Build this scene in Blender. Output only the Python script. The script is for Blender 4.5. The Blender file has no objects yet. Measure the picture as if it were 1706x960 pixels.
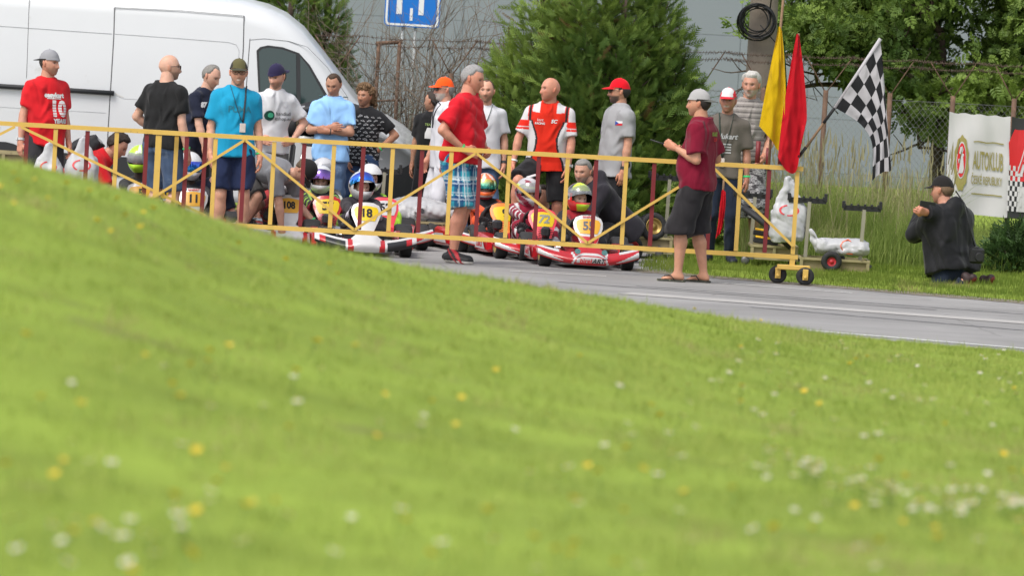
import bpy, bmesh, math, random
import numpy as np
from mathutils import Vector, Matrix
from mathutils.bvhtree import BVHTree

# ------------------------------------------------------------------ camera, sky, sun, exposure
SC = bpy.context.scene
COL = SC.collection
F = 9150.0            # focal length in pixels of the 1706 px wide frame
CAMH = 2.2
PITCH = math.atan(435.0 / F)
ROLL = math.radians(3.25)
cam_d = bpy.data.cameras.new('camera')
cam = bpy.data.objects.new('camera', cam_d)
COL.objects.link(cam)
cam_d.sensor_width = 36.0
cam_d.lens = F / 1706.0 * 36.0
cam_d.clip_start = 0.5
cam_d.clip_end = 600
cam.matrix_world = (Matrix.Translation((0, 0, CAMH)) @ Matrix.Rotation(math.pi / 2 - PITCH, 4, 'X')
                    @ Matrix.Rotation(ROLL, 4, 'Z'))
cam_d.dof.use_dof = True
cam_d.dof.focus_distance = 51.2
cam_d.dof.aperture_fstop = 4.6
SC.camera = cam
CM = np.array(cam.matrix_world.to_3x3())

SUN_EL, SUN_AZ = math.radians(55), math.radians(-140)   # sun up behind the camera's left shoulder
world = bpy.data.worlds.new('World')
SC.world = world
world.use_nodes = True
wn = world.node_tree
bg = wn.nodes['Background']
sky = wn.nodes.new('ShaderNodeTexSky')
sky.sky_type = 'NISHITA'
sky.sun_disc = False
sky.sun_elevation = SUN_EL
sky.sun_rotation = math.radians(220)
sky.air_density = 1.0
sky.dust_density = 3.0
sky.ozone_density = 1.0
hs = wn.nodes.new('ShaderNodeHueSaturation')
hs.inputs['Saturation'].default_value = 0.35      # thin cloud cover
wn.links.new(sky.outputs[0], hs.inputs['Color'])
wn.links.new(hs.outputs[0], bg.inputs['Color'])
bg.inputs['Strength'].default_value = 0.15
sun_d = bpy.data.lights.new('sun', 'SUN')
sun_d.energy = 1.35
sun_d.angle = math.radians(24)
sun_d.color = (1.0, 0.955, 0.88)
sun = bpy.data.objects.new('sun', sun_d)
COL.objects.link(sun)
sdir = Vector((math.sin(SUN_AZ) * math.cos(SUN_EL), math.cos(SUN_AZ) * math.cos(SUN_EL), math.sin(SUN_EL)))
sun.rotation_euler = sdir.to_track_quat('Z', 'Y').to_euler()
vs = SC.view_settings
vs.view_transform = 'Standard'
vs.look = 'None'
vs.gamma = 1.0
vs.exposure = 0.68
SC.cycles.use_denoising = True
SC.cycles.max_bounces = 6
SC.cycles.transparent_max_bounces = 8

rnd = random.Random(7)
nrng = np.random.default_rng(11)
R = math.radians


def at(px, py, d):
    """world point seen at photo pixel (px, py) on the plane Y = d"""
    v = CM @ np.array([(px - 853.0) / F, -(py - 480.0) / F, -1.0])
    t = d / v[1]
    return np.array([v[0] * t, d, CAMH + v[2] * t])


def atz(px, py, z):
    v = CM @ np.array([(px - 853.0) / F, -(py - 480.0) / F, -1.0])
    t = (z - CAMH) / v[2]
    return np.array([v[0] * t, v[1] * t, z])


# ------------------------------------------------------------------ materials
MATS = {}


def mat(name, col, rough=0.6, var=0.10, vs_=6.0, bump=0.0, bs=60.0, metal=0.0, spec=0.4, tint=False,
        coat=0.0, trans=0.0, alpha=1.0, sss=0.0, dirt=None, bdist=0.01, sheen=0.0, ridged=False):
    if name in MATS:
        return MATS[name]
    m = bpy.data.materials.new(name)
    m.use_nodes = True
    nt = m.node_tree
    b = nt.nodes['Principled BSDF']
    N, L = nt.nodes.new, nt.links.new
    tc = N('ShaderNodeTexCoord')
    nz = N('ShaderNodeTexNoise')
    nz.inputs['Scale'].default_value = vs_
    nz.inputs['Detail'].default_value = 5
    L(tc.outputs['Object'], nz.inputs['Vector'])
    mx = N('ShaderNodeMix')
    mx.data_type = 'RGBA'
    c = np.array(col[:3], float)
    lo, hi = np.clip(c * (1 - var * 1.6), 0, 1), np.clip(c * (1 + var * 1.6), 0, 1)
    mx.inputs[6].default_value = (*lo, 1)
    mx.inputs[7].default_value = (*hi, 1)
    L(nz.outputs['Fac'], mx.inputs[0])
    out = mx.outputs[2]
    if dirt:
        dn = N('ShaderNodeTexNoise')
        dn.inputs['Scale'].default_value = dirt[1]
        dn.inputs['Detail'].default_value = 7
        dn.inputs['Roughness'].default_value = 0.7
        L(tc.outputs['Object'], dn.inputs['Vector'])
        rp = N('ShaderNodeValToRGB')
        rp.color_ramp.elements[0].position = dirt[2]
        rp.color_ramp.elements[1].position = min(dirt[2] + 0.12, 1)
        L(dn.outputs['Fac'], rp.inputs[0])
        m2 = N('ShaderNodeMix')
        m2.data_type = 'RGBA'
        L(rp.outputs[0], m2.inputs[0])
        L(out, m2.inputs[6])
        m2.inputs[7].default_value = (*dirt[0], 1)
        out = m2.outputs[2]
    if tint:
        at_ = N('ShaderNodeAttribute')
        at_.attribute_name = 'tint'
        mm = N('ShaderNodeMix')
        mm.data_type = 'RGBA'
        mm.blend_type = 'MULTIPLY'
        mm.inputs[0].default_value = 1
        L(out, mm.inputs[6])
        L(at_.outputs['Color'], mm.inputs[7])
        out = mm.outputs[2]
    L(out, b.inputs['Base Color'])
    b.inputs['Roughness'].default_value = rough
    b.inputs['Metallic'].default_value = metal
    b.inputs['Specular IOR Level'].default_value = spec
    b.inputs['Coat Weight'].default_value = coat
    b.inputs['Coat Roughness'].default_value = 0.08
    b.inputs['Sheen Weight'].default_value = sheen
    if sss:
        b.inputs['Subsurface Weight'].default_value = sss
        b.inputs['Subsurface Radius'].default_value = (0.02, 0.008, 0.004)
        b.inputs['Subsurface Scale'].default_value = 0.5
    if alpha < 1:
        b.inputs['Alpha'].default_value = alpha
    if bump:
        bn = N('ShaderNodeTexNoise')
        bn.inputs['Scale'].default_value = bs
        bn.inputs['Detail'].default_value = 4
        L(tc.outputs['Object'], bn.inputs['Vector'])
        if ridged:      # long creases that sag across the cloth
            bn.noise_type = 'RIDGED_MULTIFRACTAL'
            bn.normalize = True
            bn.inputs['Detail'].default_value = 3.5
            bn.inputs['Distortion'].default_value = .6
            mpg = N('ShaderNodeMapping')
            mpg.inputs['Rotation'].default_value = (.5, .4, .3)
            mpg.inputs['Scale'].default_value = (1, 1, .5)
            L(tc.outputs['Object'], mpg.inputs[0])
            L(mpg.outputs[0], bn.inputs['Vector'])
        bp = N('ShaderNodeBump')
        bp.inputs['Strength'].default_value = bump
        bp.inputs['Distance'].default_value = bdist
        L(bn.outputs['Fac'], bp.inputs['Height'])
        L(bp.outputs[0], b.inputs['Normal'])
    if trans:
        tr = N('ShaderNodeBsdfTranslucent')
        L(out, tr.inputs['Color'])
        ms = N('ShaderNodeMixShader')
        ms.inputs[0].default_value = trans
        mo = nt.nodes['Material Output']
        L(b.outputs[0], ms.inputs[1])
        L(tr.outputs[0], ms.inputs[2])
        L(ms.outputs[0], mo.inputs['Surface'])
    MATS[name] = m
    return m


def cloth(name, col, **k):
    d = dict(rough=0.85, var=0.09, vs_=7, bump=0.85, bs=8.5, spec=0.15, bdist=0.04, sheen=0.08, ridged=True)
    d.update(k)
    return mat(name, col, **d)


def srgb(r, g, b):
    f = lambda c: (c / 255 / 12.92) if c / 255 <= 0.04045 else ((c / 255 + 0.055) / 1.055) ** 2.4
    return (f(r), f(g), f(b))


# ------------------------------------------------------------------ mesh helpers
def basis(d, up=(0, 0, 1)):
    d = np.asarray(d, float)
    d = d / (np.linalg.norm(d) + 1e-12)
    u = np.asarray(up, float)
    if abs(np.dot(d, u)) > 0.98:
        u = np.array([0, 1.0, 0])
    x = np.cross(u, d)
    x /= np.linalg.norm(x)
    y = np.cross(d, x)
    return x, y, d


class MB:
    def __init__(s):
        s.v, s.f, s.m, s.sm = [], [], [], []

    def add(s, v, f, m=0, smooth=False):
        o = len(s.v)
        s.v.extend([tuple(map(float, p)) for p in v])
        s.f.extend([tuple(int(i) + o for i in q) for q in f])
        s.m.extend([m] * len(f))
        s.sm.extend([smooth] * len(f))
        return s

    def box(s, c, size, rot=None, m=0, bev=0.0):
        sx, sy, sz = [a / 2 for a in size]
        if bev > 0:
            b = min(bev, sx * .9, sy * .9, sz * .9)
            P = []
            for z, q in ((-sz, b), (-sz + b, 0), (sz - b, 0), (sz, b)):
                xx, yy = sx - q, sy - q
                P.append([(-xx + b, -yy, z), (xx - b, -yy, z), (xx, -yy + b, z), (xx, yy - b, z), (xx - b, yy, z),
                          (-xx + b, yy, z), (-xx, yy - b, z), (-xx, -yy + b, z)])
            return s.rings(P, rot=rot, c=c, m=m, caps=True)
        v = np.array([(x, y, z) for x in (-sx, sx) for y in (-sy, sy) for z in (-sz, sz)])
        f = [(0, 1, 3, 2), (4, 6, 7, 5), (0, 4, 5, 1), (2, 3, 7, 6), (0, 2, 6, 4), (1, 5, 7, 3)]
        if rot is not None:
            v = v @ np.array(rot).T
        return s.add(v + np.array(c), f, m)

    def rings(s, P, rot=None, c=(0, 0, 0), m=0, caps=True, smooth=False, closed=False):
        n = len(P[0])
        v = np.array(P, float).reshape(-1, 3)
        if rot is not None:
            v = v @ np.array(rot).T
        v = v + np.array(c)
        f = []
        k = len(P)
        for i in range(k - 1 + (1 if closed else 0)):
            a, b = i * n, ((i + 1) % k) * n
            for j in range(n):
                j2 = (j + 1) % n
                f.append((a + j, a + j2, b + j2, b + j))
        o = len(s.v)
        s.add(v, f, m, smooth)
        if caps and not closed:
            s.add([], [])
            s.f.append(tuple(o + j for j in reversed(range(n))))
            s.f.append(tuple(o + (k - 1) * n + j for j in range(n)))
            s.m += [m, m]
            s.sm += [False, False]
        return s

    def tube(s, pts, r, n=8, m=0, smooth=True, caps=True, closed=False, flat=None):
        pts = [np.asarray(p, float) for p in pts]
        rs = r if hasattr(r, '__len__') else [r] * len(pts)
        P = []
        k = len(pts)
        x = None
        for i, p in enumerate(pts):
            if closed:
                d = pts[(i + 1) % k] - pts[i - 1]
            else:
                d = pts[min(i + 1, k - 1)] - pts[max(i - 1, 0)]
            if x is None:
                x, y, d = basis(d)
            else:
                d = d / (np.linalg.norm(d) + 1e-12)
                x = x - d * np.dot(x, d)
                x /= np.linalg.norm(x) + 1e-12
                y = np.cross(d, x)
            fl = flat if flat else 1.0
            P.append([p + rs[i] * (math.cos(2 * math.pi * j / n) * x + fl * math.sin(2 * math.pi * j / n) * y)
                      for j in range(n)])
        return s.rings(P, m=m, smooth=smooth, caps=caps, closed=closed)

    def bar(s, a, b, w, h=None, m=0, up=(0, 0, 1)):
        """rectangular bar from a to b"""
        h = h or w
        a, b = np.asarray(a, float), np.asarray(b, float)
        x, y, d = basis(b - a, up)
        L_ = np.linalg.norm(b - a)
        rot = np.stack([x, y, d], 1)
        return s.box((a + b) / 2, (w, h, L_), rot, m)

    def lathe(s, prof, n=24, c=(0, 0, 0), rot=None, m=0, smooth=True, closed=False):
        """profile [(r, z)] turned about local z"""
        P = [[(r * math.cos(2 * math.pi * j / n), r * math.sin(2 * math.pi * j / n), z) for j in range(n)] for r, z in prof]
        return s.rings(P, rot=rot, c=c, m=m, smooth=smooth, caps=not closed, closed=closed)

    def grid(s, P, m=0, smooth=True, mf=None):
        nu, nv = len(P), len(P[0])
        v = np.array(P, float).reshape(-1, 3)
        o = len(s.v)
        f, mm = [], []
        for i in range(nu - 1):
            for j in range(nv - 1):
                f.append((i * nv + j, (i + 1) * nv + j, (i + 1) * nv + j + 1, i * nv + j + 1))
                mm.append(mf(i, j) if mf else m)
        s.add(v, f, 0, smooth)
        s.m[-len(f):] = mm
        return s

    def poly(s, pts, m=0):
        return s.add(pts, [tuple(range(len(pts)))], m)

    def ball(s, c, r, n=12, m=0, rot=None):
        r = r if hasattr(r, '__len__') else (r, r, r)
        k = max(4, n // 2)
        P = []
        for i in range(k + 1):
            t = math.pi * (0.02 + 0.96 * i / k)
            P.append([(r[0] * math.sin(t) * math.cos(2 * math.pi * j / n), r[1] * math.sin(t) * math.sin(2 * math.pi * j / n),
                       -r[2] * math.cos(t)) for j in range(n)])
        return s.rings(P, rot=rot, c=c, m=m, smooth=True)

    def mesh(s, name):
        me = bpy.data.meshes.new(name)
        me.from_pydata(s.v, [], s.f)
        if any(s.m):
            me.polygons.foreach_set('material_index', s.m)
        me.polygons.foreach_set('use_smooth', s.sm)
        me.update()
        return me

    def build(s, name, mats, parent=None, **k):
        return obj(name, s.mesh(name), mats, parent, **k)


def obj(name, me, mats, parent=None, loc=None, rot=None):
    o = bpy.data.objects.new(name, me)
    COL.objects.link(o)
    if mats is not None:
        for mm in (mats if isinstance(mats, (list, tuple)) else [mats]):
            if len(me.materials) < len(mats if isinstance(mats, (list, tuple)) else [mats]):
                me.materials.append(mm)
    if parent is not None:
        o.parent = parent
    if loc is not None:
        o.location = loc
    if rot is not None:
        o.rotation_euler = rot
    return o


def npmesh(name, v, f, smooth=True, tint=None):
    """v (n,3), f (m,3 or 4) numpy"""
    v = np.ascontiguousarray(v, np.float32)
    f = np.ascontiguousarray(f, np.int32)
    me = bpy.data.meshes.new(name)
    me.vertices.add(len(v))
    me.vertices.foreach_set('co', v.ravel())
    k = f.shape[1]
    me.loops.add(f.size)
    me.loops.foreach_set('vertex_index', f.ravel())
    me.polygons.add(len(f))
    me.polygons.foreach_set('loop_start', np.arange(0, f.size, k, dtype=np.int32))
    me.polygons.foreach_set('loop_total', np.full(len(f), k, np.int32))
    me.polygons.foreach_set('use_smooth', np.full(len(f), smooth))
    me.update(calc_edges=True)
    if tint is not None:
        a = me.color_attributes.new('tint', 'FLOAT_COLOR', 'POINT')
        t = np.ones((len(v), 4), np.float32)
        t[:, :tint.shape[1]] = tint
        a.data.foreach_set('color', t.ravel())
    return me


def empty(name, loc=(0, 0, 0), rz=0.0):
    o = bpy.data.objects.new(name, None)
    COL.objects.link(o)
    o.empty_display_size = 0.2
    o.location = loc
    o.rotation_euler = (0, 0, rz)
    return o


def tag(o, label=None, cat=None, group=None, kind=None):
    if label:
        o['label'] = label
    if cat:
        o['category'] = cat
    if group:
        o['group'] = group
    if kind:
        o['kind'] = kind
    return o


def thing(name, label, cat, loc=(0, 0, 0), rz=0.0, group=None):
    return tag(empty(name, loc, rz), label, cat, group)


def copy_tree(o, parent=None):
    c = o.copy()
    COL.objects.link(c)
    if parent is not None:
        c.parent = parent
    for ch in [x for x in KIDS.get(o, [])] or list(o.children):
        copy_tree(ch, c)
    return c


KIDS = {}


def text_mesh(s, size=1.0, bold=0.0, shear=0.0, align='CENTER', space=1.0):
    cu = bpy.data.curves.new('txt', 'FONT')
    cu.body = s
    cu.size = size
    cu.align_x = align
    cu.align_y = 'CENTER'
    cu.offset = bold
    cu.shear = shear
    cu.space_character = space
    cu.resolution_u = 3
    o = bpy.data.objects.new('txt', cu)
    me = o.to_mesh()
    v = np.array([p.co[:] for p in me.vertices])
    f = [tuple(p.vertices) for p in me.polygons]
    o.to_mesh_clear()
    bpy.data.objects.remove(o)
    bpy.data.curves.remove(cu)
    return v, f


def subdiv(v, f, maxlen):
    bm = bmesh.new()
    vs_ = [bm.verts.new(p) for p in v]
    for q in f:
        try:
            bm.faces.new([vs_[i] for i in q])
        except ValueError:
            pass
    bmesh.ops.triangulate(bm, faces=bm.faces[:])
    for _ in range(4):
        e = [x for x in bm.edges if x.calc_length() > maxlen]
        if not e:
            break
        bmesh.ops.subdivide_edges(bm, edges=e, cuts=1)
        bmesh.ops.triangulate(bm, faces=[q for q in bm.faces if len(q.verts) > 3])
    bm.verts.index_update()
    v = np.array([x.co[:] for x in bm.verts])
    f = [tuple(x.index for x in q.verts) for q in bm.faces]
    bm.free()
    return v, f


# ------------------------------------------------------------------ implicit surfaces (smooth bodies and clothes)
def smin(a, b, k):
    if k <= 0:
        return np.minimum(a, b)
    h = np.maximum(k - np.abs(a - b), 0) / k
    return np.minimum(a, b) - h * h * k * 0.25


def p_cone(a, b, ra, rb, cut=None):
    a, b = np.asarray(a, float), np.asarray(b, float)
    lo = np.minimum(a - ra, b - rb)
    hi = np.maximum(a + ra, b + rb)
    ab = b - a
    L2 = ab @ ab + 1e-12

    def f(P):
        t = np.clip(((P - a) @ ab) / L2, 0, 1)
        q = np.linalg.norm(P - a - t[..., None] * ab, axis=-1) - (ra + (rb - ra) * t)
        if cut is not None:
            q = np.maximum(q, (P - cut[0]) @ cut[1])
        return q
    return f, lo, hi


def p_ell(c, r, rot=None):
    c, r = np.asarray(c, float), np.asarray(r, float)
    M_ = np.eye(3) if rot is None else np.asarray(rot, float)
    e = np.sqrt(((M_ * r) ** 2).sum(1))

    def f(P):
        q = (P - c) @ M_ / r
        n = np.linalg.norm(q, axis=-1)
        return (n - 1) * r.min()
    return f, c - e, c + e


def p_torso(A, B, right, front, zs, w, df, db, p=2.5):
    A, B = np.asarray(A, float), np.asarray(B, float)
    d = B - A
    L_ = np.linalg.norm(d)
    d = d / L_
    right, front = np.asarray(right, float), np.asarray(front, float)
    m = max(max(w), max(df), max(db))
    lo, hi = np.minimum(A, B) - m, np.maximum(A, B) + m

    def f(P):
        q = P - A
        t = (q @ d) / L_
        tt = np.clip(t, 0, 1)
        W = np.interp(tt, zs, w)
        v = q @ front
        D = np.where(v > 0, np.interp(tt, zs, df), np.interp(tt, zs, db))
        g = (np.abs(q @ right) / W) ** p + (np.abs(v) / D) ** p
        g = (g ** (1 / p) - 1) * np.minimum(W, D)
        return np.maximum(g, np.maximum((t - 1) * L_, -t * L_))
    return f, lo, hi


def surfnet(prims, vox, blend=0.03, smooth=1, warp=None, cuts=None):
    lo = np.min([p[1] for p in prims], 0) - 3 * vox
    hi = np.max([p[2] for p in prims], 0) + 3 * vox
    n = np.ceil((hi - lo) / vox).astype(int) + 1
    G = np.full(n, 9.0, np.float64)
    ax = [lo[i] + vox * np.arange(n[i]) for i in range(3)]
    for pr in prims:
        f, l, h = pr[:3]
        k = pr[3] if len(pr) > 3 else blend
        mg = abs(k) + 3 * vox
        i0 = np.maximum(((l - mg - lo) / vox).astype(int), 0)
        i1 = np.minimum(((h + mg - lo) / vox).astype(int) + 2, n)
        sl = tuple(slice(a, b) for a, b in zip(i0, i1))
        P = np.stack(np.meshgrid(*[ax[i][sl[i]] for i in range(3)], indexing='ij'), -1)
        q = f(P)
        if k < 0:      # subtract
            G[sl] = np.maximum(G[sl], -q)
        else:
            G[sl] = smin(G[sl], q, k)
    if cuts:
        P = np.stack(np.meshgrid(*ax, indexing='ij'), -1)
        for o_, d_ in cuts:
            G = np.maximum(G, (P - np.asarray(o_)) @ np.asarray(d_))
    if warp is not None:
        near = np.abs(G) < 4 * vox
        idx = np.argwhere(near)
        G[near] += warp(lo + idx * vox)
    ins = G < 0
    c = np.zeros(n - 1, int)
    offs = [(i, j, k) for i in (0, 1) for j in (0, 1) for k in (0, 1)]
    for i, j, k in offs:
        c += ins[i:n[0] - 1 + i, j:n[1] - 1 + j, k:n[2] - 1 + k]
    cells = np.argwhere((c > 0) & (c < 8))
    val = np.stack([G[cells[:, 0] + i, cells[:, 1] + j, cells[:, 2] + k] for i, j, k in offs], 1)
    O = np.array(offs, float)
    acc = np.zeros((len(cells), 3))
    cnt = np.zeros(len(cells))
    for a in range(8):
        for b in range(a + 1, 8):
            if np.abs(O[a] - O[b]).sum() != 1:
                continue
            va, vb = val[:, a], val[:, b]
            mk = (va < 0) != (vb < 0)
            t = np.where(mk, va / np.where(mk, va - vb, 1), 0)
            acc += mk[:, None] * (O[a] + t[:, None] * (O[b] - O[a]))
            cnt += mk
    V = lo + vox * (cells + acc / cnt[:, None])
    ID = np.full(n - 1, -1)
    ID[cells[:, 0], cells[:, 1], cells[:, 2]] = np.arange(len(cells))
    Q = []
    for axn in range(3):
        a1, a2 = [(1, 2), (2, 0), (0, 1)][axn]
        s0 = [slice(None)] * 3
        s1 = [slice(None)] * 3
        s0[axn], s1[axn] = slice(0, -1), slice(1, None)
        A_, B_ = ins[tuple(s0)], ins[tuple(s1)]
        e = np.argwhere(A_ != B_)
        ok = (e[:, a1] > 0) & (e[:, a2] > 0) & (e[:, a1] < n[a1] - 1) & (e[:, a2] < n[a2] - 1)
        e = e[ok]
        fl = A_[e[:, 0], e[:, 1], e[:, 2]]
        u1, u2 = np.eye(3, dtype=int)[a1], np.eye(3, dtype=int)[a2]
        q = np.stack([ID[tuple((e - x).T)] for x in (u1 + u2, u2, 0 * u1, u1)], 1)
        q[~fl] = q[~fl][:, ::-1]
        Q.append(q)
    Q = np.concatenate(Q)
    Q = Q[(Q >= 0).all(1)]
    for _ in range(smooth):
        V = laplace(V, Q)
    return V, Q


def laplace(V, Q, w=0.5):
    S = np.zeros_like(V)
    C = np.zeros(len(V))
    k = Q.shape[1]
    for i in range(k):
        a, b = Q[:, i], Q[:, (i + 1) % k]
        for j in range(3):
            S[:, j] += np.bincount(a, V[b, j], len(V)) + np.bincount(b, V[a, j], len(V))
        C += np.bincount(a, minlength=len(V)) + np.bincount(b, minlength=len(V))
    return V * (1 - w) + w * S / np.maximum(C, 1)[:, None]


def folds(seed, amp, freq=14.0, stretch=(1, 1, 0.45)):
    """cheap cloth folds: a few warped sine waves"""
    g = np.random.default_rng(seed)
    D = g.normal(size=(6, 3)) * np.array(stretch)
    D = D / np.linalg.norm(D, axis=1)[:, None] * freq * g.uniform(0.5, 1.8, 6)[:, None]
    ph = g.uniform(0, 6.28, 6)
    W = g.normal(size=(3, 3)) * 5

    def f(P):
        Pw = P + 0.05 * np.sin(P @ W)
        s = np.zeros(len(P))
        for i in range(6):
            a = np.sin(Pw @ D[i] + ph[i])
            s += (np.sign(a) * np.abs(a) ** 1.5) if i < 3 else (1.1 - 2.2 * np.abs(a) ** .7)
        s2 = np.zeros(len(P))
        for i in range(6):
            s2 += np.sin(Pw @ (D[i][[1, 2, 0]] * 2.1) + ph[i] * 3)
        return amp * (s / 3.0 + .35 * s2 / 3.0)
    return f
# ================================================================== THE SETTING
def roll_y(x, y):
    """photo pixel -> (x', y') with the camera roll taken out"""
    c, s = math.cos(ROLL), math.sin(ROLL)
    return 853 + (x - 853) * c + (y - 480) * s, 480 - (x - 853) * s + (y - 480) * c


def vnoise(P, seed=0, oct=3):
    """smooth pseudo-noise from sines, about -1..1"""
    g = np.random.default_rng(seed)
    s = np.zeros(len(P))
    a = 1.0
    for o in range(oct):
        for _ in range(4):
            w = g.normal(size=P.shape[1])
            w = w / np.linalg.norm(w) * (2 ** o) * g.uniform(0.7, 1.4)
            s += a * np.sin(P @ w + g.uniform(0, 6.28) + 1.3 * np.sin(P[:, ::-1] @ w * 0.6))
        a *= 0.6
    return s / (4 * 1.2)


def lat(P, seed=0):
    """value noise on a lattice, about -1..1, no streaks"""
    g = np.random.default_rng(seed)
    tb = g.uniform(-1, 1, (257, 257))
    i = np.floor(P).astype(int)
    f = P - i
    f = f * f * (3 - 2 * f)
    a = lambda dx, dy: tb[(i[:, 0] + dx) % 257, (i[:, 1] + dy) % 257]
    return (a(0, 0) * (1 - f[:, 0]) + a(1, 0) * f[:, 0]) * (1 - f[:, 1]) + (a(0, 1) * (1 - f[:, 0]) + a(1, 1) * f[:, 0]) * f[:, 1]


def xf_instances(tv, tf, pos, rot, scale, tint=None):
    """tile a template: tv (k,3), tf (m,q); pos (n,3), rot (n,3,3), scale (n,) -> V, F, T"""
    n, k = len(pos), len(tv)
    V = np.einsum('nij,kj->nki', rot, tv) * np.asarray(scale).reshape(n, 1, -1) + pos[:, None, :]
    Fc = (tf[None] + (np.arange(n) * k)[:, None, None]).reshape(-1, tf.shape[1])
    T = None if tint is None else np.repeat(tint, k, 0)
    return V.reshape(-1, 3), Fc, T


def rots(d, spin):
    """n rotation matrices whose z axis is d (n,3)"""
    d = d / np.linalg.norm(d, axis=1)[:, None]
    u = np.where(np.abs(d[:, 2:3]) > 0.95, np.array([[0, 1.0, 0]]), np.array([[0, 0, 1.0]]))
    x = np.cross(u, d)
    x /= np.linalg.norm(x, axis=1)[:, None]
    y = np.cross(d, x)
    c, s = np.cos(spin)[:, None], np.sin(spin)[:, None]
    return np.stack([c * x + s * y, -s * x + c * y, d], 2)


# ---- road edges from the photograph
NE0, NE1 = atz(1600, 574, 0), atz(1706, 583, 0)
NDIR = (NE1 - NE0) / np.linalg.norm(NE1 - NE0)
NDIR = np.array([0.90, -0.436, 0]) if not np.isfinite(NDIR).all() else NDIR
FE0, FE1 = atz(1090, 455, 0), atz(1706, 506, 0)
FDIR = (FE1 - FE0) / np.linalg.norm(FE1 - FE0)


def near_edge(x):
    return NE0[1] + (x - NE0[0]) * NDIR[1] / NDIR[0]


def far_edge(x):
    return FE0[1] + (x - FE0[0]) * FDIR[1] / FDIR[0]


# ---- foreground bank
CX = np.array([-900, 0, 200, 400, 500, 700, 850, 1000, 1200, 1400, 1706, 2600], float)
CY = np.array([245, 313, 351, 405, 425, 455, 471, 487, 510, 532, 544, 560], float)
CD = np.array([21, 23, 24, 25.5, 26, 28, 29.5, 31, 33, 35, 37, 38], float)


def hill_z(X, D):
    X, D = np.asarray(X, float), np.asarray(D, float)
    xp = 853 + X / np.maximum(D, 6) * F
    dc, yc = np.interp(xp, CX, CD), np.interp(xp, CX, CY)
    zc = CAMH - (yc - 45) * dc / F
    z0 = 0.98 + 0.0 * X
    t = np.clip((D - 11) / (dc - 11), 0, 1)
    z = z0 + (zc - z0) * t ** 1.15
    e = near_edge(X)
    t2 = np.clip((D - dc) / np.maximum(e - dc, 0.5), 0, 1)
    zf = zc * (1 - t2) ** 1.25 - 0.012 * t2
    z = np.where(D > dc, zf, z)
    z = z + 0.003 * np.sin(X * 2.1 + D * .7) * np.clip((e - D) / 3, 0, 1) * np.sin(D * 1.3)
    return np.where(D > e + .6, -0.05, np.where(D > e, -.012, z))


GRASS_GROUND = mat('grass_soil', (0.20, 0.27, 0.04), rough=0.95, var=0.3, vs_=1.5, bump=0.6, bs=25, spec=0.1,
                   dirt=((0.13, 0.12, 0.05), 1.2, 0.62))
ground = MB()
ground.poly([(-250, -60, -0.08), (250, -60, -0.08), (250, 400, -0.08), (-250, 400, -0.08)])
tag(ground.build('ground', GRASS_GROUND), 'grassy ground reaching out behind the kart track', kind='structure')

xs = np.concatenate([np.linspace(-14, -5, 10), np.linspace(-4.6, 4.6, 70), np.linspace(5, 14, 10)])
ds = np.concatenate([np.linspace(-6, 9, 6), np.linspace(10, 46, 110)])
GX, GD = np.meshgrid(xs, ds, indexing='ij')
GZ = hill_z(GX, GD)
bank = MB()
bank.grid(np.stack([GX, GD, GZ], -1))
tag(bank.build('grass_bank', GRASS_GROUND), 'green grass bank sloping down to the track', kind='structure')

# ---- tarmac
m = mat('tarmac', (0.272, 0.265, 0.26), rough=0.9, var=0.10, vs_=1.2, bump=0.35, bs=160, spec=0.2,
        dirt=((0.31, 0.30, 0.295), 2.2, 0.60))
nt = m.node_tree
b = nt.nodes['Principled BSDF']
# hairline cracks and darker old patches in the asphalt
N, L = nt.nodes.new, nt.links.new
tc = N('ShaderNodeTexCoord')
src = b.inputs['Base Color'].links[0].from_socket
vo = N('ShaderNodeTexVoronoi')
vo.feature = 'DISTANCE_TO_EDGE'
vo.inputs['Scale'].default_value = .42
wz = N('ShaderNodeTexNoise')
wz.inputs['Scale'].default_value = 3
mxv = N('ShaderNodeMix')
mxv.data_type = 'RGBA'
mxv.inputs[0].default_value = .12
L(tc.outputs['Object'], wz.inputs['Vector'])
L(tc.outputs['Object'], mxv.inputs[6])
L(wz.outputs['Color'], mxv.inputs[7])
L(mxv.outputs[2], vo.inputs['Vector'])
rp = N('ShaderNodeValToRGB')
rp.color_ramp.elements[0].color = (.76, .76, .76, 1)
rp.color_ramp.elements[1].color = (1, 1, 1, 1)
rp.color_ramp.elements[1].position = .009
L(vo.outputs['Distance'], rp.inputs[0])
pz = N('ShaderNodeTexNoise')
pz.inputs['Scale'].default_value = .55
pz.inputs['Detail'].default_value = 6
L(tc.outputs['Object'], pz.inputs['Vector'])
rp2 = N('ShaderNodeValToRGB')
rp2.color_ramp.elements[0].position = .42
rp2.color_ramp.elements[0].color = (.84, .84, .84, 1)
rp2.color_ramp.elements[1].position = .58
L(pz.outputs['Fac'], rp2.inputs[0])
for r_ in (rp, rp2):
    mm = N('ShaderNodeMix')
    mm.data_type = 'RGBA'
    mm.blend_type = 'MULTIPLY'
    mm.inputs[0].default_value = 1
    L(src, mm.inputs[6])
    L(r_.outputs[0], mm.inputs[7])
    src = mm.outputs[2]
L(src, b.inputs['Base Color'])
P_ = MB()
xa, xb = -16.0, 16.0
lane = atz(1066, 453, 0)
back = atz(1096, 405, 0)
poly = [(xa, near_edge(xa) - .4, 0), (xb, near_edge(xb) - .4, 0), (xb, far_edge(xb) + .5, 0), (lane[0] + .45, far_edge(lane[0] + .45) + .5, 0),
        (lane[0] + .35, lane[1] + .6, 0), (back[0] + .3, back[1], 0), (back[0] + .2, 59.5, 0), (xa, 59.5, 0)]
P_.poly(poly)
tag(P_.build('tarmac_track', m), 'grey tarmac of the kart track and grid', kind='structure')
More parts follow.
